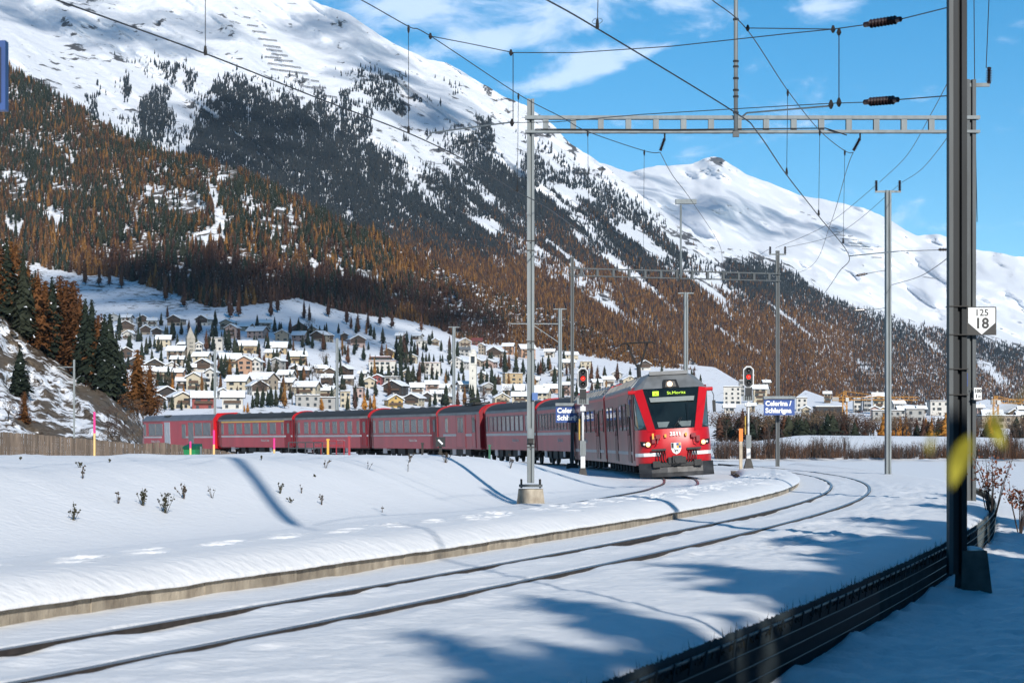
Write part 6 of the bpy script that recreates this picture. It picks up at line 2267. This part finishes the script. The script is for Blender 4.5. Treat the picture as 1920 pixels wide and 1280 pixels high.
# brush at the foot of the slope beside the tail of the train
for i in range(16):
    x = 195 + i * 5.2 + rng.uniform(-4, 4)
    p = P(x, 838 + rng.uniform(-10, 6) - 26 * (i % 3), 262 + 10 * (i % 3))
    hh = rng.uniform(1.8, 3.4)
    tag(share('bush', BROAD[rng.choice((0, 0, 1))], None, p - Vector((0, 0, .5)), (0, 0, rng.random() * 6), (hh * 1.5, hh * 1.5, hh)), 'brown scrub bush at the slope foot beside the tail car, %s from left' % ORD[i], 'bush', 'scrub beside the tail car')

# single larches along the meadow edge
for i, (x, y, h) in enumerate(sorted(((205, 532, 40), (228, 536, 44), (310, 560, 50), (345, 572, 52), (432, 592, 62), (448, 590, 55), (508, 590, 48), (520, 582, 44), (570, 596, 40), (580, 600, 36), (616, 590, 44), (650, 604, 42), (690, 614, 36), (672, 618, 26), (712, 606, 40), (735, 612, 40), (790, 618, 36), (160, 530, 46), (186, 532, 44)))):
    p, d = base_at(x, y + 4)
    hh = h * d / FPX
    tag(share('larch_tree', rng.choice(LARD), None, p, (0, 0, rng.random() * 6), (hh, hh, hh)), 'single brown larch on the meadow edge above the village, %s from left' % ORD[i], 'tree', 'single larches on the meadow edge')

# ================================================================== valley on the right: hedge, tree belt
TWIG = M('twig_brown', (.062, .046, .040), .9, var=.3, scale=2)
TWIGR = M('twig_red', (.15, .07, .035), .9, var=.3, scale=2)


def bush_mesh(seed, n, mats, spread=.7):
    r = random.Random(seed)
    mb = MB()
    for i in range(n):
        a, l_ = r.random() * 6.283, r.uniform(.45, 1.0)
        lean = abs(r.gauss(0, .45)) * spread
        b = Vector((r.gauss(0, .18), r.gauss(0, .18), 0))
        t = b + Vector((math.cos(a) * lean, math.sin(a) * lean, l_))
        w = .014
        s = Vector((-math.sin(a), math.cos(a), 0)) * w
        mi = 1 if r.random() < .25 else 0
        mb.poly(b - s, b + s, t, mi=mi)
        for q in range(3):
            f = r.uniform(.35, .95)
            c = b.lerp(t, f)
            e = c + Vector((r.gauss(0, .12), r.gauss(0, .12), r.uniform(.02, .2)))
            mb.poly(c - s * .6, c + s * .6, e, mi=mi)
    return mesh_of(mb, 'bush', mats)


BUSH = [bush_mesh(300 + i, 90, [TWIG, TWIGR] if i < 3 else [TWIGR, TWIG]) for i in range(4)]
i = 0
x = 1348.0
while x < 1935:
    d = 322 + rng.uniform(-14, 14)
    y = np.interp(x, [1340, 1500, 1700, 1930], [850, 852, 850, 848]) + rng.uniform(-1, 2)
    h = rng.choice((14, 20, 26, 30, 34, 38, 42)) * (1.5 if rng.random() < .16 else 1)
    p = P(x, y, d)
    p.z = -2.85
    hh = h * d / FPX
    i += 1
    tag(share('bush', rng.choice(BUSH), None, p, (0, 0, rng.random() * 6), (hh * 1.05, hh * 1.05, hh)), 'leafless brown bush, %s from left in the hedge on the right plain' % ORD[i - 1], 'bush', 'hedge on the right plain')
    x += rng.uniform(5.2, 9.5)
i = 0
cc = {}
belt = []
for x in np.arange(1345, 1930, 5.6):
    for row in (0, 1):
        belt.append((x + rng.uniform(-5, 5) + row * 4, row))
for x, row in sorted(belt):
    d = 505 + row * 45 + rng.uniform(-12, 12)
    dens = np.interp(x, [1340, 1560, 1620, 1780, 1930], [1, 1, .85, .6, .35])
    if rng.random() > dens:
        continue
    pg_ = .62 if x < 1560 else .22
    kd = 's' if rng.random() < pg_ * .75 else rng.choice('gbbbd' if x > 1640 else 'bbdbb')
    nm, ms, lb, sx = KD[kd]
    h = rng.uniform(46, 64) if x < 1600 else rng.uniform(36, 56)
    h *= .85 if kd == 's' else 1
    p = P(x, 826, d)
    hh = h * d / FPX
    cc[kd] = cc.get(kd, 0) + 1
    me = rng.choice(ms[:2]) if kd == 'b' else rng.choice(ms)
    wd = rng.uniform(1.9, 2.5) if kd == 's' else rng.uniform(1.4, 1.8)
    tag(share(nm, me, None, p, (0, 0, rng.random() * 6), (hh * wd, hh * wd, hh)), '%s, %s of its kind from left in the valley tree belt' % (lb, ORD[cc[kd] - 1]), 'tree', 'tree belt in the valley')

# ---- cranes
CRANE = M('crane_yellow', (.55, .26, .05), .6, var=.1)


def crane(x, ybase, ytop, jx0, jx1, d, label):
    b = P(x, ybase, d)
    s = d / FPX
    o = empty('tower_crane', b, label=label, cat='crane', group='building cranes')
    H = (ybase - ytop) * s

    def lattice(a, c, w, name):
        m = MB()
        a, c = Vector(a), Vector(c)
        n = max(4, int((c - a).length / (w * 1.6)))
        dr = (c - a).normalized()
        s1 = dr.cross(Vector((0, 1, .01))).normalized() * w / 2
        s2 = Vector((0, w / 2, 0))
        for q in (s1 + s2, s1 - s2, -s1 + s2, -s1 - s2):
            m.tube([a + q, c + q], w * .09, 4)
        for i in range(n):
            p0, p1 = a.lerp(c, i / n), a.lerp(c, (i + 1) / n)
            sg = 1 if i % 2 else -1
            m.tube([p0 + s1 * sg - s2, p1 - s1 * sg - s2], w * .06, 3)
            m.tube([p0 + s1 * sg + s2, p1 - s1 * sg + s2], w * .06, 3)
        return m.build(name, CRANE, o)
    lattice((0, 0, 0), (0, 0, H), 1.9, 'tower')
    j0, j1 = (jx0 - x) * s, (jx1 - x) * s
    lattice((j0, 0, H * .88), (j1, 0, H * .88), 1.5, 'jib')
    MB().tube([(j0 * .8, 0, H * .89), (0, 0, H * 1.16), (j1 * .7, 0, H * .89)], .12, 4).build('tie_bar', CRANE, o)
    lattice((0, 0, H), (0, 0, H * 1.16), 1.2, 'cat_head')
    MB().box((j0 + 1.5, 0, H * .86), (3, 1.6, 2.2)).build('counterweight', WALLC['grey'], o)
    MB().box((.9, -1, H * .84), (1.4, 1.6, 1.8)).build('operator_cab', WALLC['white'], o)


crane(1584, 790, 741, 1560, 1720, 1020, 'orange lattice tower crane behind the settlement right of the station sign')
crane(1867, 785, 748, 1858, 1935, 900, 'yellow lattice tower crane at the right edge near the small plate')

# ================================================================== avalanche barriers
BARR = M('barrier_steel', (.10, .10, .11), .7, var=.2)


def barrier(sheet, a, b, h, label, k):
    n = max(3, int(abs(b[0] - a[0]) / 3))
    xs, ys = np.linspace(a[0], b[0], n), np.linspace(a[1], b[1], n)
    pp = sheet.pos(xs, ys)
    o = empty('avalanche_barrier', pp[0], label=label, cat='avalanche barrier', group='avalanche barriers')
    pp = pp - pp[0]
    for f in (.45, .75, 1.0):
        MB().tube([(q[0], q[1], q[2] + h * f) for q in pp], h * .085, 4).build('cross_beam', BARR, o)
    m = MB()
    for q in pp:
        m.tube([(q[0], q[1], q[2] - .5), (q[0], q[1], q[2] + h)], h * .06, 3)
    m.split('support', BARR, o)


z1 = .336
BL = [(1360, 102, 1395, 108), (1380, 147, 1440, 155), (1408, 181, 1485, 190), (1440, 223, 1545, 235), (1470, 261, 1565, 273), (1485, 283, 1575, 295), (1515, 309, 1605, 320), (1478, 325, 1570, 333), (1530, 344, 1635, 350), (1495, 361, 1680, 387), (1510, 393, 1720, 420), (1605, 425, 1660, 433), (1590, 437, 1612, 440), (1635, 458, 1700, 465), (1680, 447, 1725, 452), (1735, 457, 1780, 463), (1675, 487, 1790, 505), (1745, 492, 1820, 500), (1620, 548, 1700, 556), (1800, 540, 1880, 552)]
for i, (x0, y0, x1, y1) in enumerate(BL):
    barrier(B, (x0 * z1, y0 * z1), (x1 * z1, y1 * z1), 4.2, 'avalanche barrier on the snow mountain, %s from the top' % ORD[i], i)
z3 = .2708
for i, (x0, y0, x1, y1) in enumerate([(370, 290, 400, 297), (420, 310, 442, 315), (450, 335, 482, 345), (570, 395, 630, 410), (600, 427, 642, 431), (610, 450, 735, 460), (650, 475, 790, 488), (700, 505, 830, 515), (720, 525, 850, 535), (800, 545, 875, 552), (865, 605, 935, 608), (1220, 740, 1330, 755)]):
    barrier(Cs, (1400 + x0 * z3, 320 + y0 * z3), (1400 + x1 * z3, 320 + y1 * z3), 6.0, 'avalanche barrier on the far snow range, %s from the top' % ORD[i], i)

# ================================================================== left bank: fence, stakes, bin, railings, weeds
WOOD = M('weathered_plank', (.15, .112, .083), .9, var=.3, scale=2, stretch=(6, 6, .5), col2=(.075, .058, .046), rand=.3)
FD = 150.0
ftop = line((-60, 803), (0, 809), (60, 813), (130, 820), (200, 826), (260, 832), (300, 829), (340, 834), (380, 840), (410, 843), (440, 850))
fence = empty('wooden_fence', P(200, 860, FD), label='weathered brown plank fence behind the snowy bank at the left', cat='fence')
pk = mesh_of(MB().box((0, 0, -.1), (.118, .03, 2.0)), 'plank', [WOOD])
x = -40.0
while x < 441:
    p = P(x, float(ftop(x)) + rng.uniform(-.8, .8), FD + rng.uniform(-.02, .02))
    share('plank', pk, fence, p - fence.location - Vector((0, 0, .9)), (0, R(rng.uniform(-1.2, 1.2)), 0))
    x += .128 * FPX / FD
rl = MB()
for q in (.4, 1.2):
    rl.tube([P(xx, float(ftop(xx)), FD + .06) - fence.location - Vector((0, 0, q)) for xx in range(-40, 441, 20)], .04, 4)
rl.split('fence_rail', WOOD, fence)

PINK = M('stake_pink', (.75, .03, .22), .6, var=.05)
YST = M('stake_yellow', (.75, .50, .20), .6, var=.08)
for x, yt, ym, yb, d, lab in ((177, 772, 812, 853, 58, 'tall pink and yellow snow stake before the plank fence'), (401, 806, 833, 853, 60, 'pink and yellow snow stake in front of the tail car'), (514, 821, 842, 860, 62, 'short pink and yellow snow stake below the first class coach'), (357, 827, 840, 850, 66, 'small pink stake just left of the green bin')):
    p = P(x, yb, d)
    s = d / FPX
    o = empty('snow_stake', p, label=lab, cat='snow stake', group='snow stakes on the bank')
    w = .030
    MB().tube([(0, 0, -.3), (0, 0, (yb - ym) * s)], w, 8).build('lower_shaft', YST, o)
    MB().tube([(0, 0, (yb - ym) * s), (0, 0, (yb - yt) * s)], w, 8).build('upper_shaft', PINK, o)

GRN = M('bin_green', (.015, .22, .07), .45, var=.12)
GRND = M('bin_lid_green', (.01, .10, .05), .45, var=.12)
p = P(361, 856, 72)
o = empty('grit_bin', p, -.35, label='green grit bin with dark lid half sunk in the bank', cat='bin')
m = MB()
m.add([(x, y, z) for z, k in ((-.1, .18), (.26, .22)) for x, y in ((-k, -k), (k, -k), (k, k), (-k, k))], [(3, 2, 1, 0), (4, 5, 6, 7)] + [(q, (q + 1) % 4, 4 + (q + 1) % 4, 4 + q) for q in range(4)])
m.build('tub', GRN, o)
m = MB()
m.add([(-.24, -.26, .26), (.24, -.26, .26), (.24, .24, .26), (-.24, .24, .26), (-.24, -.18, .34), (.24, -.18, .34), (.24, .2, .42), (-.24, .2, .42)], [(0, 1, 2, 3), (4, 5, 6, 7), (0, 1, 5, 4), (1, 2, 6, 5), (2, 3, 7, 6), (3, 0, 4, 7)])
m.build('lid', GRND, o)
m = MB().box((.3, 0, .08), (.04, .05, .5)).build('side_post', STEEL, o)

RRED = M('railing_red', (.30, .02, .03), .5)
RGR = M('railing_dark', (.06, .065, .07), .5, .3)


def railing(x0, x1, y0, y1, n, d, mat, label, yl=None):
    o = empty('railing', P(x0, y1, d), label=label, cat='railing')
    loc = o.location
    for q in range(n):
        xx = x0 + (x1 - x0) * q / (n - 1)
        yy = y0 + (yl - y0) * q / (n - 1) if yl else y0
        MB().tube([P(xx, y1 + 12, d) - loc, P(xx, yy, d) - loc], .022, 6).build('post', mat, o)
    for f in (0, .48):
        MB().tube([P(x0, y0 + (y1 - y0) * f, d) - loc, P(x1, (yl or y0) + (y1 - y0) * f, d) - loc], .018, 6).build('rail_bar', mat, o)


railing(541, 604, 829, 852, 5, 70, RGR, 'dark grey metal railing before the red coaches')
railing(588, 645, 826, 845, 5, 74, RRED, 'low dark red metal railing right of the grey one')
for x, yt, yb, mat, lab in ((615, 825, 852, YELP, 'short yellow post beside the red railing'), (655, 820, 846, RRED, 'single red post right of the red railing'), (792, 832, 852, IRON, 'short dark marker post below the baggage car'), (918, 836, 856, GRND, 'short green post below the dull red coach')):
    p = P(x, yb, 72)
    o = empty('marker_post', p, label=lab, cat='post', group='short posts on the bank')
    h = (yb - yt) * 72 / FPX
    MB().box((0, 0, h / 2 - .15), (.07, .06, h + .3)).build('shaft', mat, o)
    MB().box((0, 0, h + .02), (.10, .08, .05)).build('cap', mat, o)
# low signal lantern beside the baggage car
p = P(826, 848, 80)
o = empty('shunting_signal', p, label='small black shunting signal box below the baggage car', cat='signal')
MB().box((0, 0, .05), (.1, .1, .5)).build('shaft', IRON, o)
MB().box((0, 0, .38), (.34, .2, .34)).build('lantern', BLACKP, o)
MB().box((0, -.11, .38), (.22, .02, .06), M=Matrix.Rotation(R(45), 3, 'Y')).build('white_bar', SIGNW, o)

# weeds sticking out of the snow bank
WEED = M('dry_weed', (.075, .055, .035), .9, var=.3, scale=5)
WEEDG = M('green_weed', (.055, .052, .028), .9, var=.3, scale=5)


def ray_ground(x, y):
    """first point of the snow sheet seen at a photo pixel"""
    d = np.arange(16, 200, .15)
    X, Z = (x - HX) / FPX * d, EYE + (HY - y) / FPX * d
    zg = ground_z(X, d, (X - xc2(d)) / np.hypot(1, hd2(d)), False)
    hit = np.nonzero(Z < zg)[0]
    return P(x, y, float(d[hit[0]]) if len(hit) else 60.0)


def weed(x, y, hpx, n, label, leafy=False, mat=None):
    p = ray_ground(x, y)
    s = p.y / FPX
    r = random.Random(int(x * 7 + y))
    m = MB()
    H = hpx * s
    for q in range(n):
        a = r.random() * 6.28
        ln = H * r.uniform(.5, 1.1)
        le = abs(r.gauss(0, .45))
        t = Vector((math.cos(a) * le * ln, math.sin(a) * le * ln, ln))
        mid = t * .55 + Vector((r.gauss(0, .03), 0, .03)) * H
        m.tube([(0, 0, -.03), mid, t], [.006, .004, .003], 3)
        for u in range(3 if n > 3 else 1):
            c = mid.lerp(t, r.uniform(.2, 1.0)) + Vector((r.gauss(0, .05), r.gauss(0, .05), r.gauss(0, .03))) * H
            m.lathe(c, [(.004, -.012), (.016, 0), (.004, .014)], 5)
    if leafy:
        for q in range(70):
            c = Vector((r.gauss(-.05, .09), r.gauss(0, .06), r.uniform(0, .75))) * H
            e = .05 * H
            m.poly(*[c + Vector((r.uniform(-e, e), r.uniform(-e, e), r.uniform(-e, e))) for _ in range(3)])
    o = m.build('weed', mat or (WEEDG if leafy else WEED))
    o.location = p
    tag(o, label, 'weed', 'weeds in the snow bank')


WD = [(138, 975, 34, 10, 'small green leafy weed in the snow, left part of the bank', True), (268, 950, 34, 12, 'dark dry weed clump left of the middle of the bank', True), (310, 964, 40, 16, 'bushy dry weed with seed heads in the middle of the bank', True), (155, 898, 24, 4, 'thin dry weed near the top left of the bank', False), (150, 877, 12, 8, 'small weed tuft below the fence', True), (222, 945, 24, 4, 'bent dry stem left on the bank', False), (398, 935, 34, 3, 'tall thin dry stem before the pole shadow', False), (345, 935, 26, 10, 'pale dry grass tuft behind the bushy weed', False), (525, 925, 20, 6, 'small dry weed right of the pole shadow', True), (545, 943, 12, 5, 'tiny dry weed low right of the pole shadow', True), (565, 925, 20, 3, 'thin slanted stem on the bank', False), (603, 948, 24, 4, 'dry stems near the middle of the bank', False), (768, 866, 18, 8, 'dry weed clump below the coach left of the baggage car', False), (836, 868, 22, 12, 'larger dry weed clump below the baggage car', False), (690, 880, 16, 3, 'thin dry stem below the middle coaches', False), (610, 878, 14, 4, 'bent dry stem below the grey railing', False), (765, 885, 24, 2, 'slanted single stem on the upper bank', False), (957, 878, 28, 8, 'pale dry weed beside the left portal post', False), (717, 961, 16, 2, 'short dry stems low on the bank', False), (590, 895, 6, 5, 'small dark tuft on the upper bank', True), (490, 862, 8, 5, 'dark tuft by the short stake', True), (1822, 930, 8, 3, 'short stem by the near mast', False), (205, 866, 6, 5, 'tuft of grass before the fence', True), (38, 862, 6, 5, 'tuft at the far left of the bank top', True)]
for a in WD:
    weed(*a[:5], leafy=a[5])

# ================================================================== right edge: shrub, rail fence, leaves near the lens
LEAFR = M('russet_leaf', (.30, .09, .035), .8, var=.4, scale=3)
for j, (x, y, h, lab) in enumerate(((1858, 962, 110, 'russet leaved shrub behind the near mast at the right edge'), (1912, 975, 70, 'smaller dark russet shrub cut by the right edge'))):
    d = 44.0
    p = P(x, y, d)
    s = d / FPX
    r = random.Random(50 + j)
    o = empty('shrub', p, label=lab, cat='shrub')
    st, lf = MB(), MB()
    for q in range(11):
        a = r.random() * 6.28
        H = h * s * r.uniform(.6, 1.1)
        t = Vector((math.cos(a) * H * .4, math.sin(a) * H * .4, H))
        mid = t * .5 + Vector((r.gauss(0, .05), r.gauss(0, .05), .05))
        st.tube([(0, 0, -.4), mid, t], [.014, .009, .003], 4)
        for u in range(20):
            c = mid.lerp(t, r.uniform(-.2, 1.05)) + Vector((r.gauss(0, .07), r.gauss(0, .07), r.gauss(0, .05)))
            e = r.uniform(.03, .055)
            v = [c + Vector((r.uniform(-e, e), r.uniform(-e, e), r.uniform(-e, e))) for _ in range(4)]
            lf.add(v, [(0, 1, 2), (0, 2, 3)])
    st.build('stems', TWIG, o)
    lf.build('leaves', LEAFR, o)
fd = 66.0
o = empty('rail_fence', P(1890, 970, fd), label='low wooden rail fence at the right edge behind the shrub', cat='fence')
for x in (1888, 1905, 1922, 1940):
    MB().box(P(x, 972, fd) - o.location, (.09, .09, .55)).build('post', WOOD, o)
for y in (964, 971):
    MB().bar(P(1880, y - 1, fd) - o.location, P(1946, y + 4, fd) - o.location, .05, .07).build('rail_bar', WOOD, o)

LEAFY = M('yellow_green_leaf', (.34, .31, .03), .5, var=.25, scale=20)
ld = 2.15
o = empty('leafy_twig', P(1960, 640, ld), label='blurred yellow green leaves on a twig close to the lens', cat='twig')
loc = o.location
MB().tube([P(2120, 600, ld) - loc, P(1960, 690, ld) - loc, P(1900, 760, ld) - loc, P(1840, 800, ld) - loc], [.002, .0016, .0012, .0008], 5).build('stem', M('twig_green', (.2, .16, .05), .7), o)


def leaf(x, y, w, h, ang, d):
    m = MB()
    n = 8
    s = d / FPX
    L_, R_ = [], []
    for i in range(n + 1):
        t = i / n
        q = math.sin(math.pi * t ** .8) * w / 2 * s
        z = -(t - .5) * h * s
        L_.append((-q, .004 * math.sin(3 * t), z))
        R_.append((q, .004 * math.sin(3 * t), z))
    m.v = L_ + R_
    m.f = [(i, i + 1, n + 2 + i, n + 1 + i) for i in range(n)]
    m.m = [0] * n
    q = m.build('leaf', LEAFY, o)
    q.location = P(x, y, d) - loc
    q.rotation_euler = (R(12), R(ang), R(20))


leaf(1802, 866, 40, 110, 14, ld)
leaf(1872, 806, 32, 84, -30, ld * 1.02)
leaf(1748, 832, 16, 40, 6, ld * .93)

# ================================================================== beside and behind the camera: what shades the foreground
lm = empty('blocker_mast', (2.75, 10.7, -.9), label='added antenna mast outside the frame on the right', cat='antenna mast')  # mast added out of view, thick only where it casts the bank shadow
MB().tube([(0, 0, 0), (0, 0, 12.5)], .022, 8).build('shaft', STEEL, lm)
MB().tube([(0, 0, 12.5), (0, 0, 12.9), (0, 0, 17.4), (0, 0, 17.6)], [.03, .13, .13, .03], 10).build('blocker', STEELD, lm)
TALL = [proto(tree_mesh('spruce', 330 + i, 30, 14, .0, .20, 2, .85), 'spruce', L_SPRUCE) for i in range(2)]
tips = [(-1.0, 16.6, 13.0, 'spruce standing well behind the camera'), (-.2, 20.0, 13.5, 'second spruce behind the camera'), (1.4, 25.0, 13.0, 'spruce just behind the camera on the right'), (3.3, 31.5, 13.5, 'spruce level with the camera on the right'), (5.4, 38.5, 13.0, 'spruce beside the path right of the camera'), (8.0, 46.5, 12.5, 'spruce farther along the path on the right'), (10.0, 55.0, 12.5, 'farthest spruce out of frame on the right')]
for i, (tx, ty, h, lab) in enumerate(tips):
    q = h / math.tan(el)
    o = share('spruce_tree', TALL[i % 2], None, (tx + math.sin(az) * q, ty - math.cos(az) * q, -.4), (0, 0, i * 1.3), (h * (1.0, 1.3, 1.6, 1.75, 2.2, 2.2, 1.8)[i], h * (1.0, 1.3, 1.6, 1.75, 2.2, 2.2, 1.8)[i], h))
    tag(o, lab, 'tree', 'trees beside the camera')
# solid undergrowth and lower crowns to their right
mids = [(10.8, 29.0, 13.5), (15.4, 32.0, 12.0), (17.4, 35.0, 12.0), (19.9, 39.0, 12.0), (12.4, 23.0, 11.5), (7.7, 16.0, 11.5), (11.7, 30.5, 13.5), (13.3, 32.5, 13.5), (8.0, 23.0, 12.8), (9.5, 26.0, 13.0), (4.5, 14.0, 11.5), (7.1, 17.5, 12.0), (10.4, 23.0, 11.5), (14.3, 30.0, 11.5), (18.6, 36.0, 11.0), (23.2, 43.0, 10.5), (28.5, 49.0, 11.0), (33.0, 52.0, 11.0), (9.0, 14.0, 9.0), (12.5, 18.0, 9.0), (16.5, 24.0, 9.0), (21, 30.0, 9.0), (6.0, 9.0, 9.0), (2.75, 13.2, 12.5), (3.6, 16.4, 13.0), (4.6, 17.4, 13.0), (5.6, 18.4, 13.0), (6.6, 17.0, 12.0)]
for i, (w_, s_, h) in enumerate(mids):
    q = h / math.tan(el)
    bx_, by_ = math.cos(az) * w_ - math.sin(az) * (s_ - q), math.sin(az) * w_ + math.cos(az) * (s_ - q)
    o = share('spruce_tree', TALL[(i + 1) % 2], None, (bx_, by_, -.8), (0, 0, i * .9), (h * ((2.15 if h > 11 else 2.6) if w_ > 8.5 else 1.7 if w_ > 5.8 else .85), h * ((2.15 if h > 11 else 2.6) if w_ > 8.5 else 1.7 if w_ > 5.8 else .85), h))
    tag(o, 'broad spruce filling the row right of the camera, %s one' % ORD[i], 'tree', 'trees beside the camera')

# ================================================================== fair-weather clouds overhead, whose shadows lie on the slopes
CLM = bpy.data.materials.new('cloud_puff')
CLM.use_nodes = True
kn, kl = CLM.node_tree.nodes, CLM.node_tree.links
kn.clear()
ko, km, kt, kd_ = kn.new('ShaderNodeOutputMaterial'), kn.new('ShaderNodeMixShader'), kn.new('ShaderNodeBsdfTransparent'), kn.new('ShaderNodeBsdfDiffuse')
kd_.inputs['Color'].default_value = (.9, .9, .9, 1)
km.inputs[0].default_value = .15
kl.new(kt.outputs[0], km.inputs[1])
kl.new(kd_.outputs[0], km.inputs[2])
kl.new(km.outputs[0], ko.inputs['Surface'])
bmi = bmesh.new()
bmesh.ops.create_icosphere(bmi, subdivisions=1, radius=1)
ICO_V = [v.co.copy() for v in bmi.verts]
ICO_F = [tuple(v.index for v in f.verts) for f in bmi.faces]
bmi.free()


def cloud(label, posf, spots, zc, r, seed):
    rr = random.Random(seed)
    m = MB()
    for cx, cy, rx, ry, n in spots:
        for _ in range(n):
            a_, q = rr.random() * 6.283, math.sqrt(rr.random())
            p = Vector([float(v) for v in posf(np.array([cx + math.cos(a_) * rx * q]), np.array([cy + math.sin(a_) * ry * q]))[0]])
            c_ = p + SUN_DIR * ((zc + rr.uniform(-60, 60) - p.z) / SUN_DIR.z)
            sz = r * rr.uniform(.6, 1.3)
            m.add([c_ + Vector((v.x * sz * rr.uniform(.85, 1.25), v.y * sz * rr.uniform(.85, 1.25), v.z * sz * .6 * rr.uniform(.85, 1.2))) for v in ICO_V], ICO_F)
    o = m.build('cloud', CLM, None, True)
    tag(o, label, 'cloud', kind='stuff')


def vpos(x, y):
    d = d_village(x, y)
    return np.stack([(x - HX) / FPX * d, d, EYE + (HY - y) / FPX * d], -1)


cloud('soft cloud high overhead shading the upper village and meadow', vpos, [(230, 560, 140, 40, 50), (430, 605, 170, 40, 70), (640, 625, 140, 28, 44), (160, 530, 80, 20, 14)], 1750, 30, 1)
cloud('soft cloud overhead shading the dark larch grove', A.pos, [(330, 530, 110, 30, 22), (470, 545, 130, 30, 28), (640, 560, 110, 26, 24), (820, 590, 90, 24, 14)], 1850, 32, 2)
cloud('soft cloud over the high snowfield', B.pos, [(80, 20, 120, 50, 26), (300, 60, 150, 40, 26), (690, 120, 70, 40, 18), (800, 200, 80, 50, 20), (620, 60, 60, 30, 10), (450, 250, 120, 60, 20)], 2100, 75, 3)
cloud('soft cloud over the far snow range', Cs.pos, [(1330, 385, 90, 22, 22), (1440, 415, 70, 18, 16), (1230, 350, 50, 20, 10), (1560, 440, 60, 16, 10)], 2400, 120, 4)

# ================================================================== mountain air
HZ = bpy.data.materials.new('haze_air')
HZ.use_nodes = True
hn, hl_ = HZ.node_tree.nodes, HZ.node_tree.links
hn.clear()
ho, hv = hn.new('ShaderNodeOutputMaterial'), hn.new('ShaderNodeVolumePrincipled')
hv.inputs['Color'].default_value = (.55, .76, 1.0, 1)
hv.inputs['Density'].default_value = 1.9e-5
hv.inputs['Anisotropy'].default_value = 0.0
hl_.new(hv.outputs[0], ho.inputs['Volume'])
hz = MB().box((700, 6900, 760), (7200, 14000, 1532)).build('haze', HZ)
tag(hz, 'thin blue mountain air over the valley', 'haze', kind='stuff')
bpy.context.view_layer.update()
